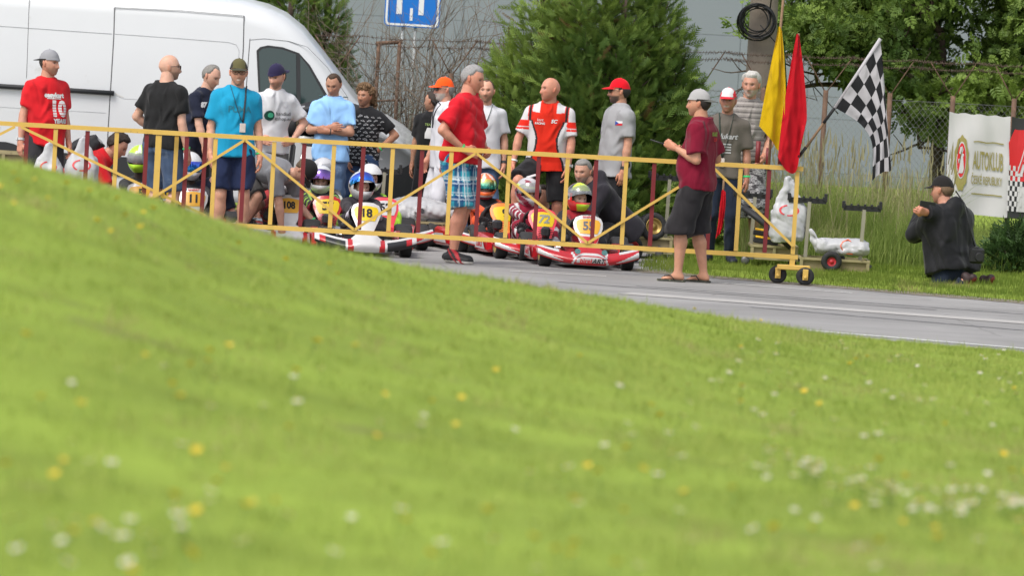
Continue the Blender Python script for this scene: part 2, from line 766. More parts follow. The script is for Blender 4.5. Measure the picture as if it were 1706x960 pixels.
# painted lines and the worn pale band along the track
WHITE_PAINT = mat('road_paint', (0.62, 0.62, 0.6), rough=0.8, var=0.12, vs_=9, dirt=((0.22, 0.22, 0.22), 9, 0.56))
PALE = mat('tarmac_seam', (0.36, 0.345, 0.33), rough=0.92, var=0.1, vs_=4, bump=0.3, bs=120, dirt=((0.27, 0.262, 0.26), 3.5, 0.55))


def strip(name, a, b_, w, mt, z, label):
    a, b_ = np.array(a), np.array(b_)
    d = (b_ - a) / np.linalg.norm(b_ - a)
    n_ = np.array([-d[1], d[0], 0])
    q = MB()
    q.poly([a - n_ * w / 2 + (0, 0, z), b_ - n_ * w / 2 + (0, 0, z), b_ + n_ * w / 2 + (0, 0, z), a + n_ * w / 2 + (0, 0, z)])
    return tag(q.build(name, mt), label, kind='structure')


strip('edge_line', NE0 - NDIR * 9 + np.array([0, .10, 0]), NE0 + NDIR * 10 + np.array([0, .10, 0]), .09, WHITE_PAINT, .005,
      'white painted line on the near track edge')
l0, l1 = atz(1165, 469, 0), atz(1420, 489, 0)
strip('road_line', l0, l1, .05, WHITE_PAINT, .005, 'faint white line beside the wheeled gate')
l0, l1 = atz(850, 452, 0), atz(1010, 461, 0)
strip('road_line', l0, l1, .05, WHITE_PAINT, .005, 'faint white line in front of the red kart')
l0, l1 = atz(1040, 489, 0), atz(1740, 541, 0)
strip('tarmac_band', l0, l1, .42, PALE, .004, 'pale worn band along the middle of the track')

# dark tyre marks and a crumbling dirt edge
MARK = mat('tyre_rubber_mark', (.15, .148, .15), rough=.9, var=.1, dirt=((.26, .255, .26), 5, .5))
for k, (a, b_, w_) in enumerate((((1060, 477), (1706, 524), .07), ((930, 470), (1560, 517), .06), ((1250, 512), (1706, 551), .08))):
    strip('tyre_mark', atz(*a, 0), atz(*b_, 0), w_, MARK, .0025 + .0003 * k, 'dark rubber tyre mark along the track')
q = MB()
g = np.random.default_rng(77)
top, bot = [], []
for x in np.arange(lane[0] - .1, 6.5, .06):
    e = far_edge(x)
    bot.append((x, e - .05 - abs(g.normal(0, .05)) - .05 * math.sin(x * 3) ** 2, .0035))
    top.append((x, e + .55, .0035))
q.grid([bot, top])
tag(q.build('dirt_edge', mat('edge_dirt', (.17, .14, .105), rough=.95, var=.25, vs_=20, bump=.8, bs=90, dirt=((.25, .235, .21), 14, .5))), 'strip of bare dirt between tarmac and verge', kind='structure')
# ---- verge behind the track
def verge_z(X, D):
    X, D = np.asarray(X, float), np.asarray(D, float)
    lx = lane[0] + (D - lane[1]) * (back[0] - lane[0]) / (back[1] - lane[1])
    sk = np.minimum(np.clip((D - far_edge(X) - .28) / .5, 0, 1), np.clip((X - lx - .22) / .4, 0, 1))
    return -.014 + .044 * sk + sk * 0.02 * np.sin(X * 1.7 + 1) * np.sin(D * 1.1) + sk * 0.012 * np.sin(X * 5.3) * np.cos(D * 4.1)


def on_verge(X, D):
    e = far_edge(X) + 0.06 * np.sin(X * 7) + 0.04 * np.sin(X * 19 + 1)
    lx = lane[0] + (D - lane[1]) * (back[0] - lane[0]) / (back[1] - lane[1])
    lx = np.where(D > 59.5, -99, lx) + 0.05 * np.sin(D * 6)
    return (D > e) & (X > lx)


vg = MB()
xs = np.linspace(0.6, 14, 90)
ds = np.linspace(44, 59.6, 100)
VX, VD = np.meshgrid(xs, ds, indexing='ij')
PZ = np.stack([VX, VD, verge_z(VX, VD)], -1)
keep = on_verge(VX, VD)
for i in range(len(xs) - 1):
    for j in range(len(ds) - 1):
        if keep[i, j] and keep[i + 1, j] and keep[i, j + 1] and keep[i + 1, j + 1]:
            vg.add([PZ[i, j], PZ[i + 1, j], PZ[i + 1, j + 1], PZ[i, j + 1]], [(0, 1, 2, 3)], 0, True)
vg.grid([[(x, d, 0.03) for d in (59.4, 70, 130)] for x in np.linspace(-60, 60, 13)])
tag(vg.build('verge', GRASS_GROUND), 'mown grass verge behind the track', kind='structure')

# ---- grass blades
GRASS = mat('grass_blade', (1, 1, 1), rough=0.65, var=0.0, spec=0.2, tint=True, trans=0.5)


def blades(name, X, D, Z, h, w, tint, label, lean=0.35, one=False):
    n = len(X)
    az = nrng.uniform(0, 2 * np.pi, n)
    ld = np.stack([np.cos(az), np.sin(az)], 1) * (nrng.uniform(0, 1, n) * lean)[:, None]
    sd = np.stack([-np.sin(az), np.cos(az)], 1)
    # mostly face the viewer so blades do not vanish edge-on
    base = np.stack([X, D, Z - 0.01], 1)
    V = []
    for s, ww in (((0, 1.0), (1.0, 0.0)) if one else ((0, 1.0), (0.55, 0.75), (1.0, 0.0))):
        c = base + np.concatenate([ld * (h * s ** 1.7)[:, None], (h * s * (1 - 0.25 * lean * s))[:, None]], 1)
        if ww > 0:
            o = np.concatenate([sd * (w * ww / 2)[:, None], np.zeros((n, 1))], 1)
            V += [c - o, c + o]
        else:
            V += [c]
    V = np.stack(V, 1).reshape(-1, 3)
    nvb = 3 if one else 5
    i = (np.arange(n) * nvb)[:, None]
    Ft = i + np.array([[0, 1, 2]]) if one else np.concatenate([i + np.array([[0, 1, 3]]), i + np.array([[0, 3, 2]]), i + np.array([[2, 3, 4]])], 0)
    T = np.repeat(tint, nvb, 0)
    me = npmesh(name, V, Ft, True, T)
    return tag(obj(name, me, GRASS), label, 'grass', kind='stuff')


def grass_tint(X, D, seed, base, yel, dry, dryamt):
    P2 = np.stack([X * 0.9, D * 0.45], 1)
    a = vnoise(P2 * 1.3, seed)
    b_ = vnoise(P2 * 2.6, seed + 1)
    fine = lat(np.stack([X * 9 + 100, D * 2.6], 1), seed + 2) + .7 * lat(np.stack([X * 22 + 300, D * 6], 1), seed + 3)
    a = lat(np.stack([X * 1.6 + 50, D * .5], 1), seed + 4)
    b_ = lat(np.stack([X * 2.2 + 50, D * .8], 1), seed + 5) + .4 * lat(np.stack([X * 8 + 50, D * 2.4], 1), seed + 6)
    t = np.clip(0.5 + 0.20 * a + .26 * fine + nrng.normal(0, 0.22, len(X)), 0, 1)[:, None]
    q = np.clip((b_ - 0.45) * 2.2 * dryamt + nrng.normal(-0.05, 0.2, len(X)), 0, 1)[:, None]
    c = np.array(base) * (1 - t) + np.array(yel) * t
    c = c * (1 - q) + np.array(dry) * q
    return c * nrng.uniform(0.86, 1.14, len(X))[:, None]


n = 340000
u = nrng.uniform(0, 1, n)
D = np.sqrt(9.5 ** 2 + u * (41.5 ** 2 - 9.5 ** 2))
X = nrng.uniform(-1, 1, n)
X = D * .005 + X * (D * .112 + .55)
ok = D < near_edge(X) + 0.03
X, D = X[ok], D[ok]
tuft = 0.55 + 0.75 * np.clip(lat(np.stack([X * 14 + 200, D * 4], 1), 5) + 0.45, 0, 1.5)
edge_f = np.clip((near_edge(X) - D) / 1.5, 0.45, 1)
h = nrng.uniform(0.022, 0.058, len(X)) * tuft * edge_f
h *= np.where(nrng.uniform(0, 1, len(X)) > 0.985, 1.7, 1)
blades('foreground_grass', X, D, hill_z(X, D), h, nrng.uniform(0.003, 0.0075, len(X)),
       grass_tint(X, D, 21, (0.24, 0.325, 0.055), (0.42, 0.47, 0.12), (0.44, 0.35, 0.18), .5),
       'blurred bright green lawn grass across the whole foreground', lean=0.9, one=True)

n = 82000
X = nrng.uniform(0.7, 5.6, n)
D = nrng.uniform(47, 57.5, n)
ok = on_verge(X, D) & (X < D * 0.105 + .2)
X, D = X[ok], D[ok]
edge = np.clip((D - far_edge(X)) / 0.5, 0.35, 1)
h = nrng.uniform(0.03, 0.09, len(X)) * edge * (0.7 + 0.4 * np.clip(vnoise(np.stack([X * 5, D * 4], 1), 9) + .5, 0, 1.6))
blades('verge_grass', X, D, np.maximum(verge_z(X, D), .004), h, nrng.uniform(0.003, 0.006, len(X)),
       grass_tint(X, D, 31, (0.13, 0.20, 0.03), (0.24, 0.29, 0.055), (0.36, 0.30, 0.14), 0.7),
       'short green verge grass behind the wheeled gate')

# tall wild grass along the wire fence
n = 20000
px = nrng.uniform(1230, 1760, n)
D = nrng.uniform(54.3, 58.6, n)
X = (px - 853) / F * D
D2 = D
t = np.clip((D - 54.3) / 1.6, 0, 1)
h = nrng.uniform(0.25, 0.6, n) + t * nrng.uniform(0.15, 0.75, n)
h *= np.where(px > 1545, 0.5, 1.0) * (0.75 + 0.3 * np.clip(vnoise(np.stack([X * 3, D * 2], 1), 3) + .5, 0, 1.5))
blades('wild_grass', X, D, verge_z(X, D), h, nrng.uniform(0.005, 0.011, n),
       grass_tint(X, D, 41, (0.17, 0.25, 0.05), (0.33, 0.39, 0.115), (0.44, 0.40, 0.21), .7),
       'tall wild grass growing along the rusty wire fence', lean=0.85)
# seed heads on thin stalks
n = 260
px = nrng.uniform(1240, 1560, n)
D = nrng.uniform(55.0, 58.2, n)
X = (px - 853) / F * D
h = nrng.uniform(0.8, 1.35, n)
tv = np.array([(-.0025, 0, 0), (.0025, 0, 0), (.002, 0, .8), (-.002, 0, .8), (-.006, .0, .86), (.006, 0, .86), (.005, 0, .95), (0, 0, 1.0),
               (-.005, 0, .95)])
tf = np.array([(0, 1, 2), (0, 2, 3), (4, 5, 6), (4, 6, 8), (8, 6, 7)])
az = nrng.uniform(0, 6.28, n)
dirs = np.stack([np.cos(az) * .16, np.sin(az) * .1, np.ones(n)], 1)
V, Fc, T = xf_instances(tv, tf, np.stack([X, D, verge_z(X, D)], 1), rots(dirs, nrng.uniform(-.6, .6, n)), np.stack([np.ones(n) * 1.2, np.ones(n), h], 1),
                        np.array([(0.40, 0.36, 0.21)]) * nrng.uniform(.6, 1.2, (n, 1)))
tag(obj('seed_heads', npmesh('seed_heads', V, Fc, False, T), GRASS), 'straw coloured seed heads over the tall wild grass', 'grass', kind='stuff')

# ---- warehouse wall
WALL = mat('warehouse_sheet', (0.205, 0.225, 0.262), rough=0.55, var=0.03, vs_=0.6, spec=0.3)
nt = WALL.node_tree
bs_ = nt.nodes['Principled BSDF']
tc = nt.nodes.new('ShaderNodeTexCoord')
wv = nt.nodes.new('ShaderNodeTexWave')
wv.bands_direction = 'Z'
wv.inputs['Scale'].default_value = 9
wv.inputs['Distortion'].default_value = 0.0
nt.links.new(tc.outputs['Object'], wv.inputs['Vector'])
bp = nt.nodes.new('ShaderNodeBump')
bp.inputs['Strength'].default_value = 0.12
bp.inputs['Distance'].default_value = 0.006
nt.links.new(wv.outputs['Fac'], bp.inputs['Height'])
nt.links.new(bp.outputs[0], bs_.inputs['Normal'])
WD = 85.0
wh = thing('warehouse', 'pale grey warehouse with ribbed metal sheet walls behind the trees', 'building', (0, WD, 0))
SEAM = mat('warehouse_seam', (0.20, 0.22, 0.255), rough=0.6)
q = MB()
q.box((0, 2.6, 3.5), (30, 5, 7))
q.build('wall', SEAM, wh)
pm = None
x0 = (631 - 853) / F * WD
for i in range(-9, 12):
    for j in range(5):
        if pm is None:
            q = MB()
            q.box((0, 0, 0), (1.070, 0.09, 1.196), bev=0.004)
            pm = q.mesh('wall_panel')
            pm.materials.append(WALL)
        obj('wall_panel', pm, None, wh, (x0 + 0.537 + 1.075 * i, 0.052, 0.6 + 1.2 * j - .15))

# ---- rusty wire fence with barbed wire on angled arms
RUST = mat('rusty_steel', (0.13, 0.078, 0.052), rough=0.85, var=0.3, vs_=18, bump=0.3, bs=60, dirt=((0.23, 0.13, 0.085), 12, 0.57))
WIRE = mat('galvanised_wire', (0.20, 0.20, 0.19), rough=0.6, var=0.2, metal=0.3)
WIRER = mat('rusty_wire', (0.10, 0.065, 0.05), rough=0.8, var=0.3)
FD = 58.3
fe = thing('wire_fence', 'rusty chain link fence with barbed wire on angled arms', 'fence', (0, FD, 0))
ptop = {}
posts = [1796, 1690, 1588, 1483, 1376, 1272, 1168, 1064, 960, 856, 752, 560]
for k, px in enumerate(posts):
    t = at(px, 150 + (px - 1375) * .045, FD)
    ptop[k] = t
    q = MB()
    q.tube([(t[0] + .004 * math.sin(k), 0, -.05), (t[0] + .006 * math.sin(3 * k), 0, t[2] * .5), (t[0], 0, t[2])], .027, 8)
    q.build('post', RUST, fe)
    for s_, hgt in ((-1, .34), (1, .36)):
        q = MB()
        q.tube([(t[0], 0, t[2] - .03), (t[0] + s_ * .24 + .02 * math.sin(k * 2), -.02 * s_, t[2] + hgt)], .007, 6)
        q.build('arm', RUST, fe)
for zi, (off, amp) in enumerate(((.34, .02), (.27, .03))):
    q = MB()
    pts = []
    for k in range(len(posts) - 1, -1, -1):
        t = ptop[k]
        for s_ in (-1, 1):
            pts.append((t[0] + s_ * .24, -.03, t[2] + off + (.02 if s_ > 0 else 0)))
    full = []
    for a_, b2 in zip(pts[:-1], pts[1:]):
        a_, b2 = np.array(a_), np.array(b2)
        L_ = np.linalg.norm(b2 - a_)
        for t in np.linspace(0, 1, 6)[:-1]:
            full.append(a_ + (b2 - a_) * t - np.array([0, 0, amp * L_ * 4 * t * (1 - t)]))
    q.tube(full, .003, 4)
    for a_, b2 in zip(full[:-1], full[1:]):      # barbs
        for t in (0.15, .5, .85):
            c = a_ + (b2 - a_) * t
            for _ in range(2):
                dv = np.array([rnd.uniform(-.02, .02), rnd.uniform(-.02, .02), rnd.choice([-1, 1]) * rnd.uniform(.012, .024)])
                q.tube([c - dv, c + dv], .0022, 3)
    q.build('barbed_wire', WIRER, fe)
zt = 1.66
q = MB()
xl, xr = ptop[len(posts) - 1][0], ptop[0][0]
pitch = 0.062
for s_ in (-1, 1):
    x = xl - zt
    while x < xr + zt:
        a_, b2 = (x, 0.0), (x + s_ * zt * .8, zt)
        if s_ > 0:
            q.tube([(a_[0], .002 * s_, .02), (b2[0], .002 * s_, zt)], .0013, 3)
        else:
            q.tube([(a_[0] + zt, .002 * s_, .02), (b2[0] + zt, .002 * s_, zt)], .0013, 3)
        x += pitch
for z in (.03, .85, zt):
    q.tube([(xl, -.006, z), ((xl + xr) / 2, -.006, z - .015), (xr, -.006, z)], .0028, 4)
q.build('wire_mesh', WIRE, fe)
# rusty frame
fr = thing('rusty_frame', 'rusty steel frame of an old gate standing among bare twigs', 'frame', (0, 58.8, 0))
c1, c2 = at(631, 72, 58.8), at(666, 69, 58.8)
for c in (c1, c2):
    q = MB()
    q.tube([(c[0], 0, 0), (c[0], 0, c[2])], .021, 8)
    q.build('upright', RUST, fr)
for dz in (0, .62):
    q = MB()
    q.tube([(c1[0] - .03, 0, c1[2] - dz), (c2[0] + .03 + dz * .1, 0, c2[2] - dz)], .021 if dz == 0 else .012, 8)
    q.build('crossbar', RUST, fr)

# ---- concrete pole with coiled cable
CONC = mat('concrete', (0.215, 0.178, 0.145), rough=0.9, var=0.15, vs_=10, bump=0.5, bs=40, dirt=((0.19, 0.16, 0.13), 14, 0.56))
PD = 58.7
pb = at(1256, 300, PD)
po = thing('utility_pole', 'round concrete utility pole behind the white haired man', 'pole', (pb[0], PD, 0))
q = MB()
q.lathe([(.165, -.1), (.158, 1.2), (.150, 2.4), (.142, 3.6), (.12, 7.5), (.11, 7.5)], 24)
q.build('pole_shaft', CONC, po)
CABLE = mat('black_cable', (0.012, 0.012, 0.013), rough=0.5)
cc = at(1259, 33, PD - .22)
q = MB()
for k in range(11):
    rr = rnd.uniform(.135, .20)
    ox, oz = rnd.uniform(-.035, .035), rnd.uniform(-.03, .03)
    tl = rnd.uniform(-.25, .25)
    q.tube([(ox + rr * math.cos(a), -.02 * math.sin(a * 2 + k) + .03 * rnd.uniform(-1, 1) * 0 + tl * .06 * math.cos(a) - k * .004, oz + rr * .98 * math.sin(a))
            for a in np.linspace(0, 2 * math.pi, 29)[:-1]], .0075, 5, closed=True)
q.tube([(.14, 0, .05), (.17, .0, .5), (.18, 0, 1.4), (.16, .1, 3.0)], .008, 5)
q.tube([(.05, 0, -.05), (.2, .02, -.2), (.5, .2, -.5), (.95, .25, -.95)], .006, 5)
tag(q.build('cable_coil', CABLE, None, loc=tuple(cc)), 'coil of black cable hung on the concrete pole', 'cable')

# ---- blue road sign on two grey posts
SD = 62.0
sb = at(688, 0, SD)
sg = thing('road_sign', 'blue road sign with white bars on two grey posts', 'sign', (sb[0], SD, 0))
BLUE = mat('sign_blue', srgb(22, 112, 200), rough=0.35, var=0.02)
SWHITE = mat('sign_white', (0.75, 0.76, 0.77), rough=0.35, var=0.03)
GREYM = mat('grey_post', (0.36, 0.38, 0.39), rough=0.5, var=0.06, metal=0.2)
bz = at(688, 45, SD)[2]
hw, hh = .312, .47


def rrect(w, h_, r, n_=6):
    pts = []
    for cx_, cz_, a0 in ((w - r, -h_ + r, -90), (w - r, h_ - r, 0), (-w + r, h_ - r, 90), (-w + r, -h_ + r, 180)):
        for k in range(n_ + 1):
            a = R(a0 + 90 * k / n_)
            pts.append((cx_ + r * math.cos(a), cz_ + r * math.sin(a)))
    return pts


def plate(pts, y0, y1):
    q_ = MB()
    q_.rings([[(x, y1, z) for x, z in pts], [(x, y0, z) for x, z in pts]], caps=True)
    return q_


zc = bz + hh
o = plate(rrect(hw, hh, .05), 0, .02)
o.build('sign_plate', BLUE, sg, loc=(0, 0, zc))
o = MB()
a_, b2 = rrect(hw - .012, hh - .012, .045), rrect(hw - .036, hh - .036, .03)
k = len(a_)
o.add([(x, -.0035, z) for x, z in a_] + [(x, -.0035, z) for x, z in b2], [(i, (i + 1) % k, k + (i + 1) % k, k + i) for i in range(k)])
o.build('border', SWHITE, sg, loc=(0, 0, zc))
for xx, zz, w_, h_ in ((-.149, .17, .062, .8), (.098, .17, .058, .8), (-.01, -.22, .032, .13), (-.01, .02, .032, .13)):
    if zz == .17:
        zlo, zhi = -hh + .142, hh - .1
    else:
        zlo, zhi = (-hh + .075, -hh + .215) if zz < 0 else (-hh + .37, -hh + .51)
    o = MB()
    o.poly([(xx - w_ / 2, -.004, zlo), (xx + w_ / 2, -.004, zlo), (xx + w_ / 2, -.004, zhi), (xx - w_ / 2, -.004, zhi)])
    o.build('bar_marking', SWHITE, sg, loc=(0, 0, zc))
for xx in (-.10, .045):
    o = MB()
    o.tube([(xx, .05, -.1), (xx, .05, zc + hh - .05)], .020, 10)
    o.build('post', GREYM, sg)

# ---- trees
BARK = mat('bark', (0.085, 0.06, 0.045), rough=0.95, var=0.25, vs_=20, bump=0.8, bs=40)
LEAF = mat('leaf', (1, 1, 1), rough=0.55, var=0.0, spec=0.3, tint=True, trans=0.30)
CONIF = mat('conifer_spray', (1, 1, 1), rough=0.6, var=0.0, spec=0.25, tint=True, trans=0.18)


def frond_template():
    V, Q = [], []

    def leaf(a, b_, w):
        a, b_ = np.array(a), np.array(b_)
        d = b_ - a
        s = np.array([-d[1], d[0], 0]) / (np.linalg.norm(d) + 1e-9) * w
        mid = a + d * .45
        o_ = len(V)
        V.extend([a - s * .8, a + s * .8, b_])
        Q.append((o_, o_ + 1, o_ + 2))
    # frond along +y then mapped so y -> axis, x lateral, droop in z
    leaf((0, 0, 0), (0, 1, 0), .035)
    for i, t in enumerate((.12, .26, .40, .54, .68, .82)):
        ln = .42 * (1 - .6 * t)
        for s in (-1, 1):
            leaf((0, t, 0), (s * ln * .75, t + ln * .75, 0), .055)
    V = np.array(V)
    V[:, 2] = -0.25 * V[:, 1] ** 2 - .12 * np.abs(V[:, 0])
    return V[:, [0, 2, 1]] * np.array([1, -1, 1]), np.array(Q)     # axis = z, thickness along y


FT = frond_template()


def conifer(name, label, base, lobes, n_, zlo, size, seed, group=None):
    """lobes: (dx, dy, height, radius at zlo)"""
    g = np.random.default_rng(seed)
    t_ = thing(name, label, 'tree', base, 0, group)
    pos, dr = [], []
    wts = np.array([l[3] * l[2] for l in lobes])
    br = MB()
    for (dx, dy, H_, r0), c in zip(lobes, (n_ * wts / wts.sum()).astype(int)):
        u_ = g.uniform(0, 1, c)
        z = zlo + (H_ - zlo) * (1 - np.sqrt(1 - u_ * .98))
        az = g.uniform(0, 6.283, c)
        rr = r0 * (1 - (z - zlo) / (H_ - zlo)) ** .75
        ripple = 1 + .15 * np.sin(az * 5 + z * 3.1 + seed) + .20 * np.sin(az * 9 - z * 6.3) + .15 * np.sin(z * 13 + az * 3)
        shell = 1 - .45 * g.uniform(0, 1, c) ** 1.9
        r_ = rr * ripple * shell * np.where(g.uniform(0, 1, c) > .9, 1.14, 1)
        p = np.stack([dx + r_ * np.cos(az), dy + r_ * np.sin(az), z], 1)
        d = np.stack([np.cos(az), np.sin(az), g.uniform(.0, .9, c)], 1) + g.normal(0, .33, (c, 3))
        pos.append(p)
        dr.append(d)
        br.tube([(dx * .3, dy * .3, 0), (dx * .8, dy * .8, H_ * .4), (dx, dy, H_)], [.09, .05, .01], 7)
        for k in range(46):
            zz = zlo + (H_ - zlo) * rnd.random() * .9
            a = rnd.uniform(0, 6.28)
            r2 = .8 * r0 * (1 - (zz - zlo) / (H_ - zlo)) ** .75
            br.tube([(dx, dy, zz - .05), (dx + r2 * .5 * math.cos(a), dy + r2 * .5 * math.sin(a), zz + .05), (dx + r2 * math.cos(a), dy + r2 * math.sin(a), zz + .2)],
                    [.018, .011, .004], 4)
    pos, dr = np.concatenate(pos), np.concatenate(dr)
    c = len(pos)
    base_c = np.array([(0.078, 0.14, 0.03)])
    tip_c = np.array([(0.265, 0.36, 0.07)])
    cl = np.clip(.45 + .45 * vnoise(pos * 2.6, seed) + g.normal(0, .22, c), 0, 1)[:, None]
    T = base_c * (1 - cl) + tip_c * cl
    brown = g.uniform(0, 1, c) > .985
    T[brown] = (0.16, 0.10, 0.04)
    spin = g.normal(0, .7, c)
    V, Q, T = xf_instances(FT[0], FT[1], pos, rots(dr, spin), g.uniform(.7, 1.35, c) * size, T)
    obj('crown', npmesh('crown', V, Q, False, T), CONIF, t_)
    br.build('trunk', BARK, t_)
    return t_


cb = at(985, 300, 57.2)
conifer('conifer', 'tall bushy green conifer behind the bald man in red', (cb[0], 57.2, 0),
        [(0.05, 0, 4.6, .98), (-.62, -.15, 2.85, .74), (.58, -.2, 3.05, .70), (-.15, -.55, 3.2, .78), (.25, -.6, 2.7, .75), (.84, -.1, 2.15, .42), (-.95, 0, 2.2, .42)],
        20500, 0.05, .165, 3)
cb = at(478, 100, 60.5)
conifer('conifer', 'small green conifer rising behind the white van', (cb[0], 60.8, 0),
        [(0, 0, 3.4, .62), (.42, .1, 2.75, .42), (-.3, .1, 2.9, .4)], 8000, .3, .14, 8)


def leaf_cluster():
    V, Q = [], []
    for k, (a, t) in enumerate(((0, 1), (50, .72), (-50, .72), (62, .42), (-62, .42), (70, .15), (-70, .15))):
        a = R(a)
        o_ = np.array([0, t * .55, 0])
        d = np.array([math.sin(a), math.cos(a), 0]) * .42
        s = np.array([d[1], -d[0], 0]) * .30
        i = len(V)
        V.extend([o_, o_ + d * .5 + s + (0, 0, .03), o_ + d + (0, 0, -.08), o_ + d * .5 - s + (0, 0, .03)])
        Q.append((i, i + 1, i + 2, i + 3))
    V = np.array(V)
    return V[:, [0, 2, 1]] * np.array([1, -1, 1]), np.array(Q)


LT = leaf_cluster()


def grow(q, p, d, L_, r, depth, tips, g, spread=.6, n_=3, droop=0):
    p, d = np.array(p, float), np.array(d, float)
    d /= np.linalg.norm(d)
    pts = [p]
    k = 3
    for i in range(k):
        d = d + g.normal(0, .13, 3) + np.array([0, 0, -droop])
        d /= np.linalg.norm(d)
        pts.append(pts[-1] + d * L_ / k)
    q.tube(pts, [r * (1 - .45 * i / k) for i in range(k + 1)], 6 if depth > 1 else 4)
    if depth <= 1:
        for t_ in pts[1:]:
            tips.append((t_, d.copy()))
    if depth == 0:
        return
    for i in range(n_):
        nd = d + g.normal(0, spread, 3)
        src = pts[-1] if i == 0 else pts[g.integers(1, k + 1)]
        grow(q, src, nd, L_ * g.uniform(.6, .8), r * .55, depth - 1, tips, g, spread, n_, droop)


def broad_tree(name, label, base, limbs, per, size, seed, cols, depth=3, cl_r=.22, keep=None):
    g = np.random.default_rng(seed)
    t_ = thing(name, label, 'tree', base)
    q_ = MB()
    tips = []
    for (p, d, L_, r, dp) in limbs:
        grow(q_, p, d, L_, r, dp, tips, g)
    q_.build('trunk', BARK, t_)
    P0 = np.array([a for a, _ in tips])
    D0 = np.array([b_ for _, b_ in tips])
    P1 = np.repeat(P0, per, 0) + g.normal(0, cl_r, (len(P0) * per, 3)) * np.array([1, 1, .55])
    D1 = np.repeat(D0, per, 0) * .4 + g.normal(0, .6, (len(P0) * per, 3)) + np.array([0, 0, -.15])
    if keep is not None:
        kk_ = keep(P1) & (vnoise(P1 * 3.4, seed + 9) > -.55)
        P1, D1 = P1[kk_], D1[kk_]
    c = len(P1)
    k = np.clip(.5 + .5 * vnoise(P1 * 2.2, seed) + g.normal(0, .2, c), 0, 1)[:, None]
    T = np.array([cols[0]]) * (1 - k) + np.array([cols[1]]) * k
    V, Q, T = xf_instances(LT[0], LT[1], P1, rots(D1, g.uniform(0, 6.28, c)), g.uniform(.7, 1.3, c) * size, T)
    obj('crown', npmesh('crown', V, Q, False, T), LEAF, t_)
    return t_, c


tb = at(1572, 250, 61.0)
_, c_ = broad_tree('broadleaf_tree', 'leafy broadleaf tree with low limbs above the white banner', (tb[0], 61.5, 0),
                   [((0, 0, -.1), (0.05, 0, 1), 1.5, .12, 0),
                    ((0, 0, 1.2), (-.75, -.2, .55), 1.15, .07, 4), ((0, 0, 1.3), (.8, -.1, .5), 1.2, .07, 4),
                    ((0, 0, 1.4), (-.2, -.3, 1), 1.1, .08, 4), ((0, 0, 1.4), (.35, .2, 1.0), 1.2, .08, 4),
                    ((-.05, 0, 1.5), (-.9, -.3, .9), 1.2, .06, 3), ((0.05, 0, 1.5), (.9, -.3, .9), 1.3, .06, 3), ((0, 0, 1.3), (.3, -1, .5), .8, .05, 3), ((0, 0, 1.2), (-.25, -1, .35), .8, .05, 3), ((0, 0, 1.3), (.9, -.6, .2), .9, .05, 3)],
                   14, .14, 5, ((0.062, 0.115, 0.022), (0.205, 0.295, 0.05)), cl_r=.22, keep=lambda P: P[:, 2] > np.interp(P[:, 0], [-2.2, -1.6, -1.25, -.9, -.45, 0, 1.5], [2.25, 2.1, 1.85, 1.6, 1.3, 1.15, 1.05]))
tb = at(1185, 0, 58.4)
broad_tree('hanging_branch', 'small leafy branch hanging into view at the top', (tb[0], 58.4, tb[2] + .55),
           [((0, 0, 0), (.1, 0, -1), .28, .012, 2)], 4, .12, 9, ((0.10, 0.19, 0.03), (0.20, 0.32, 0.05)), cl_r=.08)

# bush at the right edge
bb = at(1694, 420, 54.6)
g = np.random.default_rng(4)
t_ = thing('bush', 'dark green bushy weed at the right edge of the verge', 'bush', (bb[0], 54.6, 0))
c = 900
dv = g.normal(size=(c, 3))
dv[:, 2] = np.abs(dv[:, 2])
dv /= np.linalg.norm(dv, axis=1)[:, None]
Pb = dv * np.array([.34, .3, .50]) * (g.uniform(.3, 1, (c, 1)) ** .6)
T = np.array([(0.055, 0.105, 0.03)]) * g.uniform(.5, 1.5, (c, 1))
V, Q, T = xf_instances(LT[0] * np.array([.6, 1, 1.3]), LT[1], Pb, rots(dv + g.normal(0, .4, (c, 3)), g.uniform(0, 6.28, c)), g.uniform(.09, .16, c), T)
obj('crown', npmesh('crown', V, Q, False, T), LEAF, t_)
q = MB()
for k in range(12):
    a = rnd.uniform(0, 6.28)
    q.tube([(0, 0, 0), (.15 * math.cos(a), .15 * math.sin(a), .3)], [.008, .003], 4)
q.build('stem', BARK, t_)

# dry bare shrubs behind the men
TWIG = mat('dry_twig', (0.15, 0.115, 0.085), rough=0.9, var=0.25, vs_=8)
for k, (px, d_, hgt, lab) in enumerate(((612, 59.2, 1.25, 'bare brown twiggy shrub beside the rusty frame, left one'), (690, 59.0, 1.25, 'bare brown twiggy shrub below the blue road sign'),
                                        (765, 57.6, 1.3, 'tall bare brown twiggy shrub next to the big conifer'))):
    g = np.random.default_rng(50 + k)
    p = at(px, 300, d_)
    q = MB()
    tp = []
    for s in range(14):
        a = g.uniform(0, 6.28)
        grow(q, (g.uniform(-.18, .18), g.uniform(-.15, .15), .0), (.16 * math.cos(a), .12 * math.sin(a), 1), hgt * g.uniform(.55, 1.0), .0135, 3, tp, g, .42, 3)
    o = q.build('shrub', TWIG)
    o.location = (p[0], d_, 0)
    tag(o, lab, 'shrub')
# dense dead undergrowth at their feet
n = 7000
px = nrng.uniform(560, 800, n)
D = np.where(px < 716, nrng.uniform(58.9, 60.2, n), nrng.uniform(56.8, 59, n))
X = (px - 853) / F * D
blades('dry_undergrowth', X, D, 0 * X, nrng.uniform(.3, 1.45, n), nrng.uniform(.003, .009, n),
       np.array([(0.17, 0.13, 0.09)]) * nrng.uniform(.4, 1.3, (n, 1)), 'tangle of dry brown undergrowth beneath the bare shrubs', lean=.6)
# ================================================================== PEOPLE
def unit(v):
    v = np.asarray(v, float)
    return v / (np.linalg.norm(v) + 1e-12)


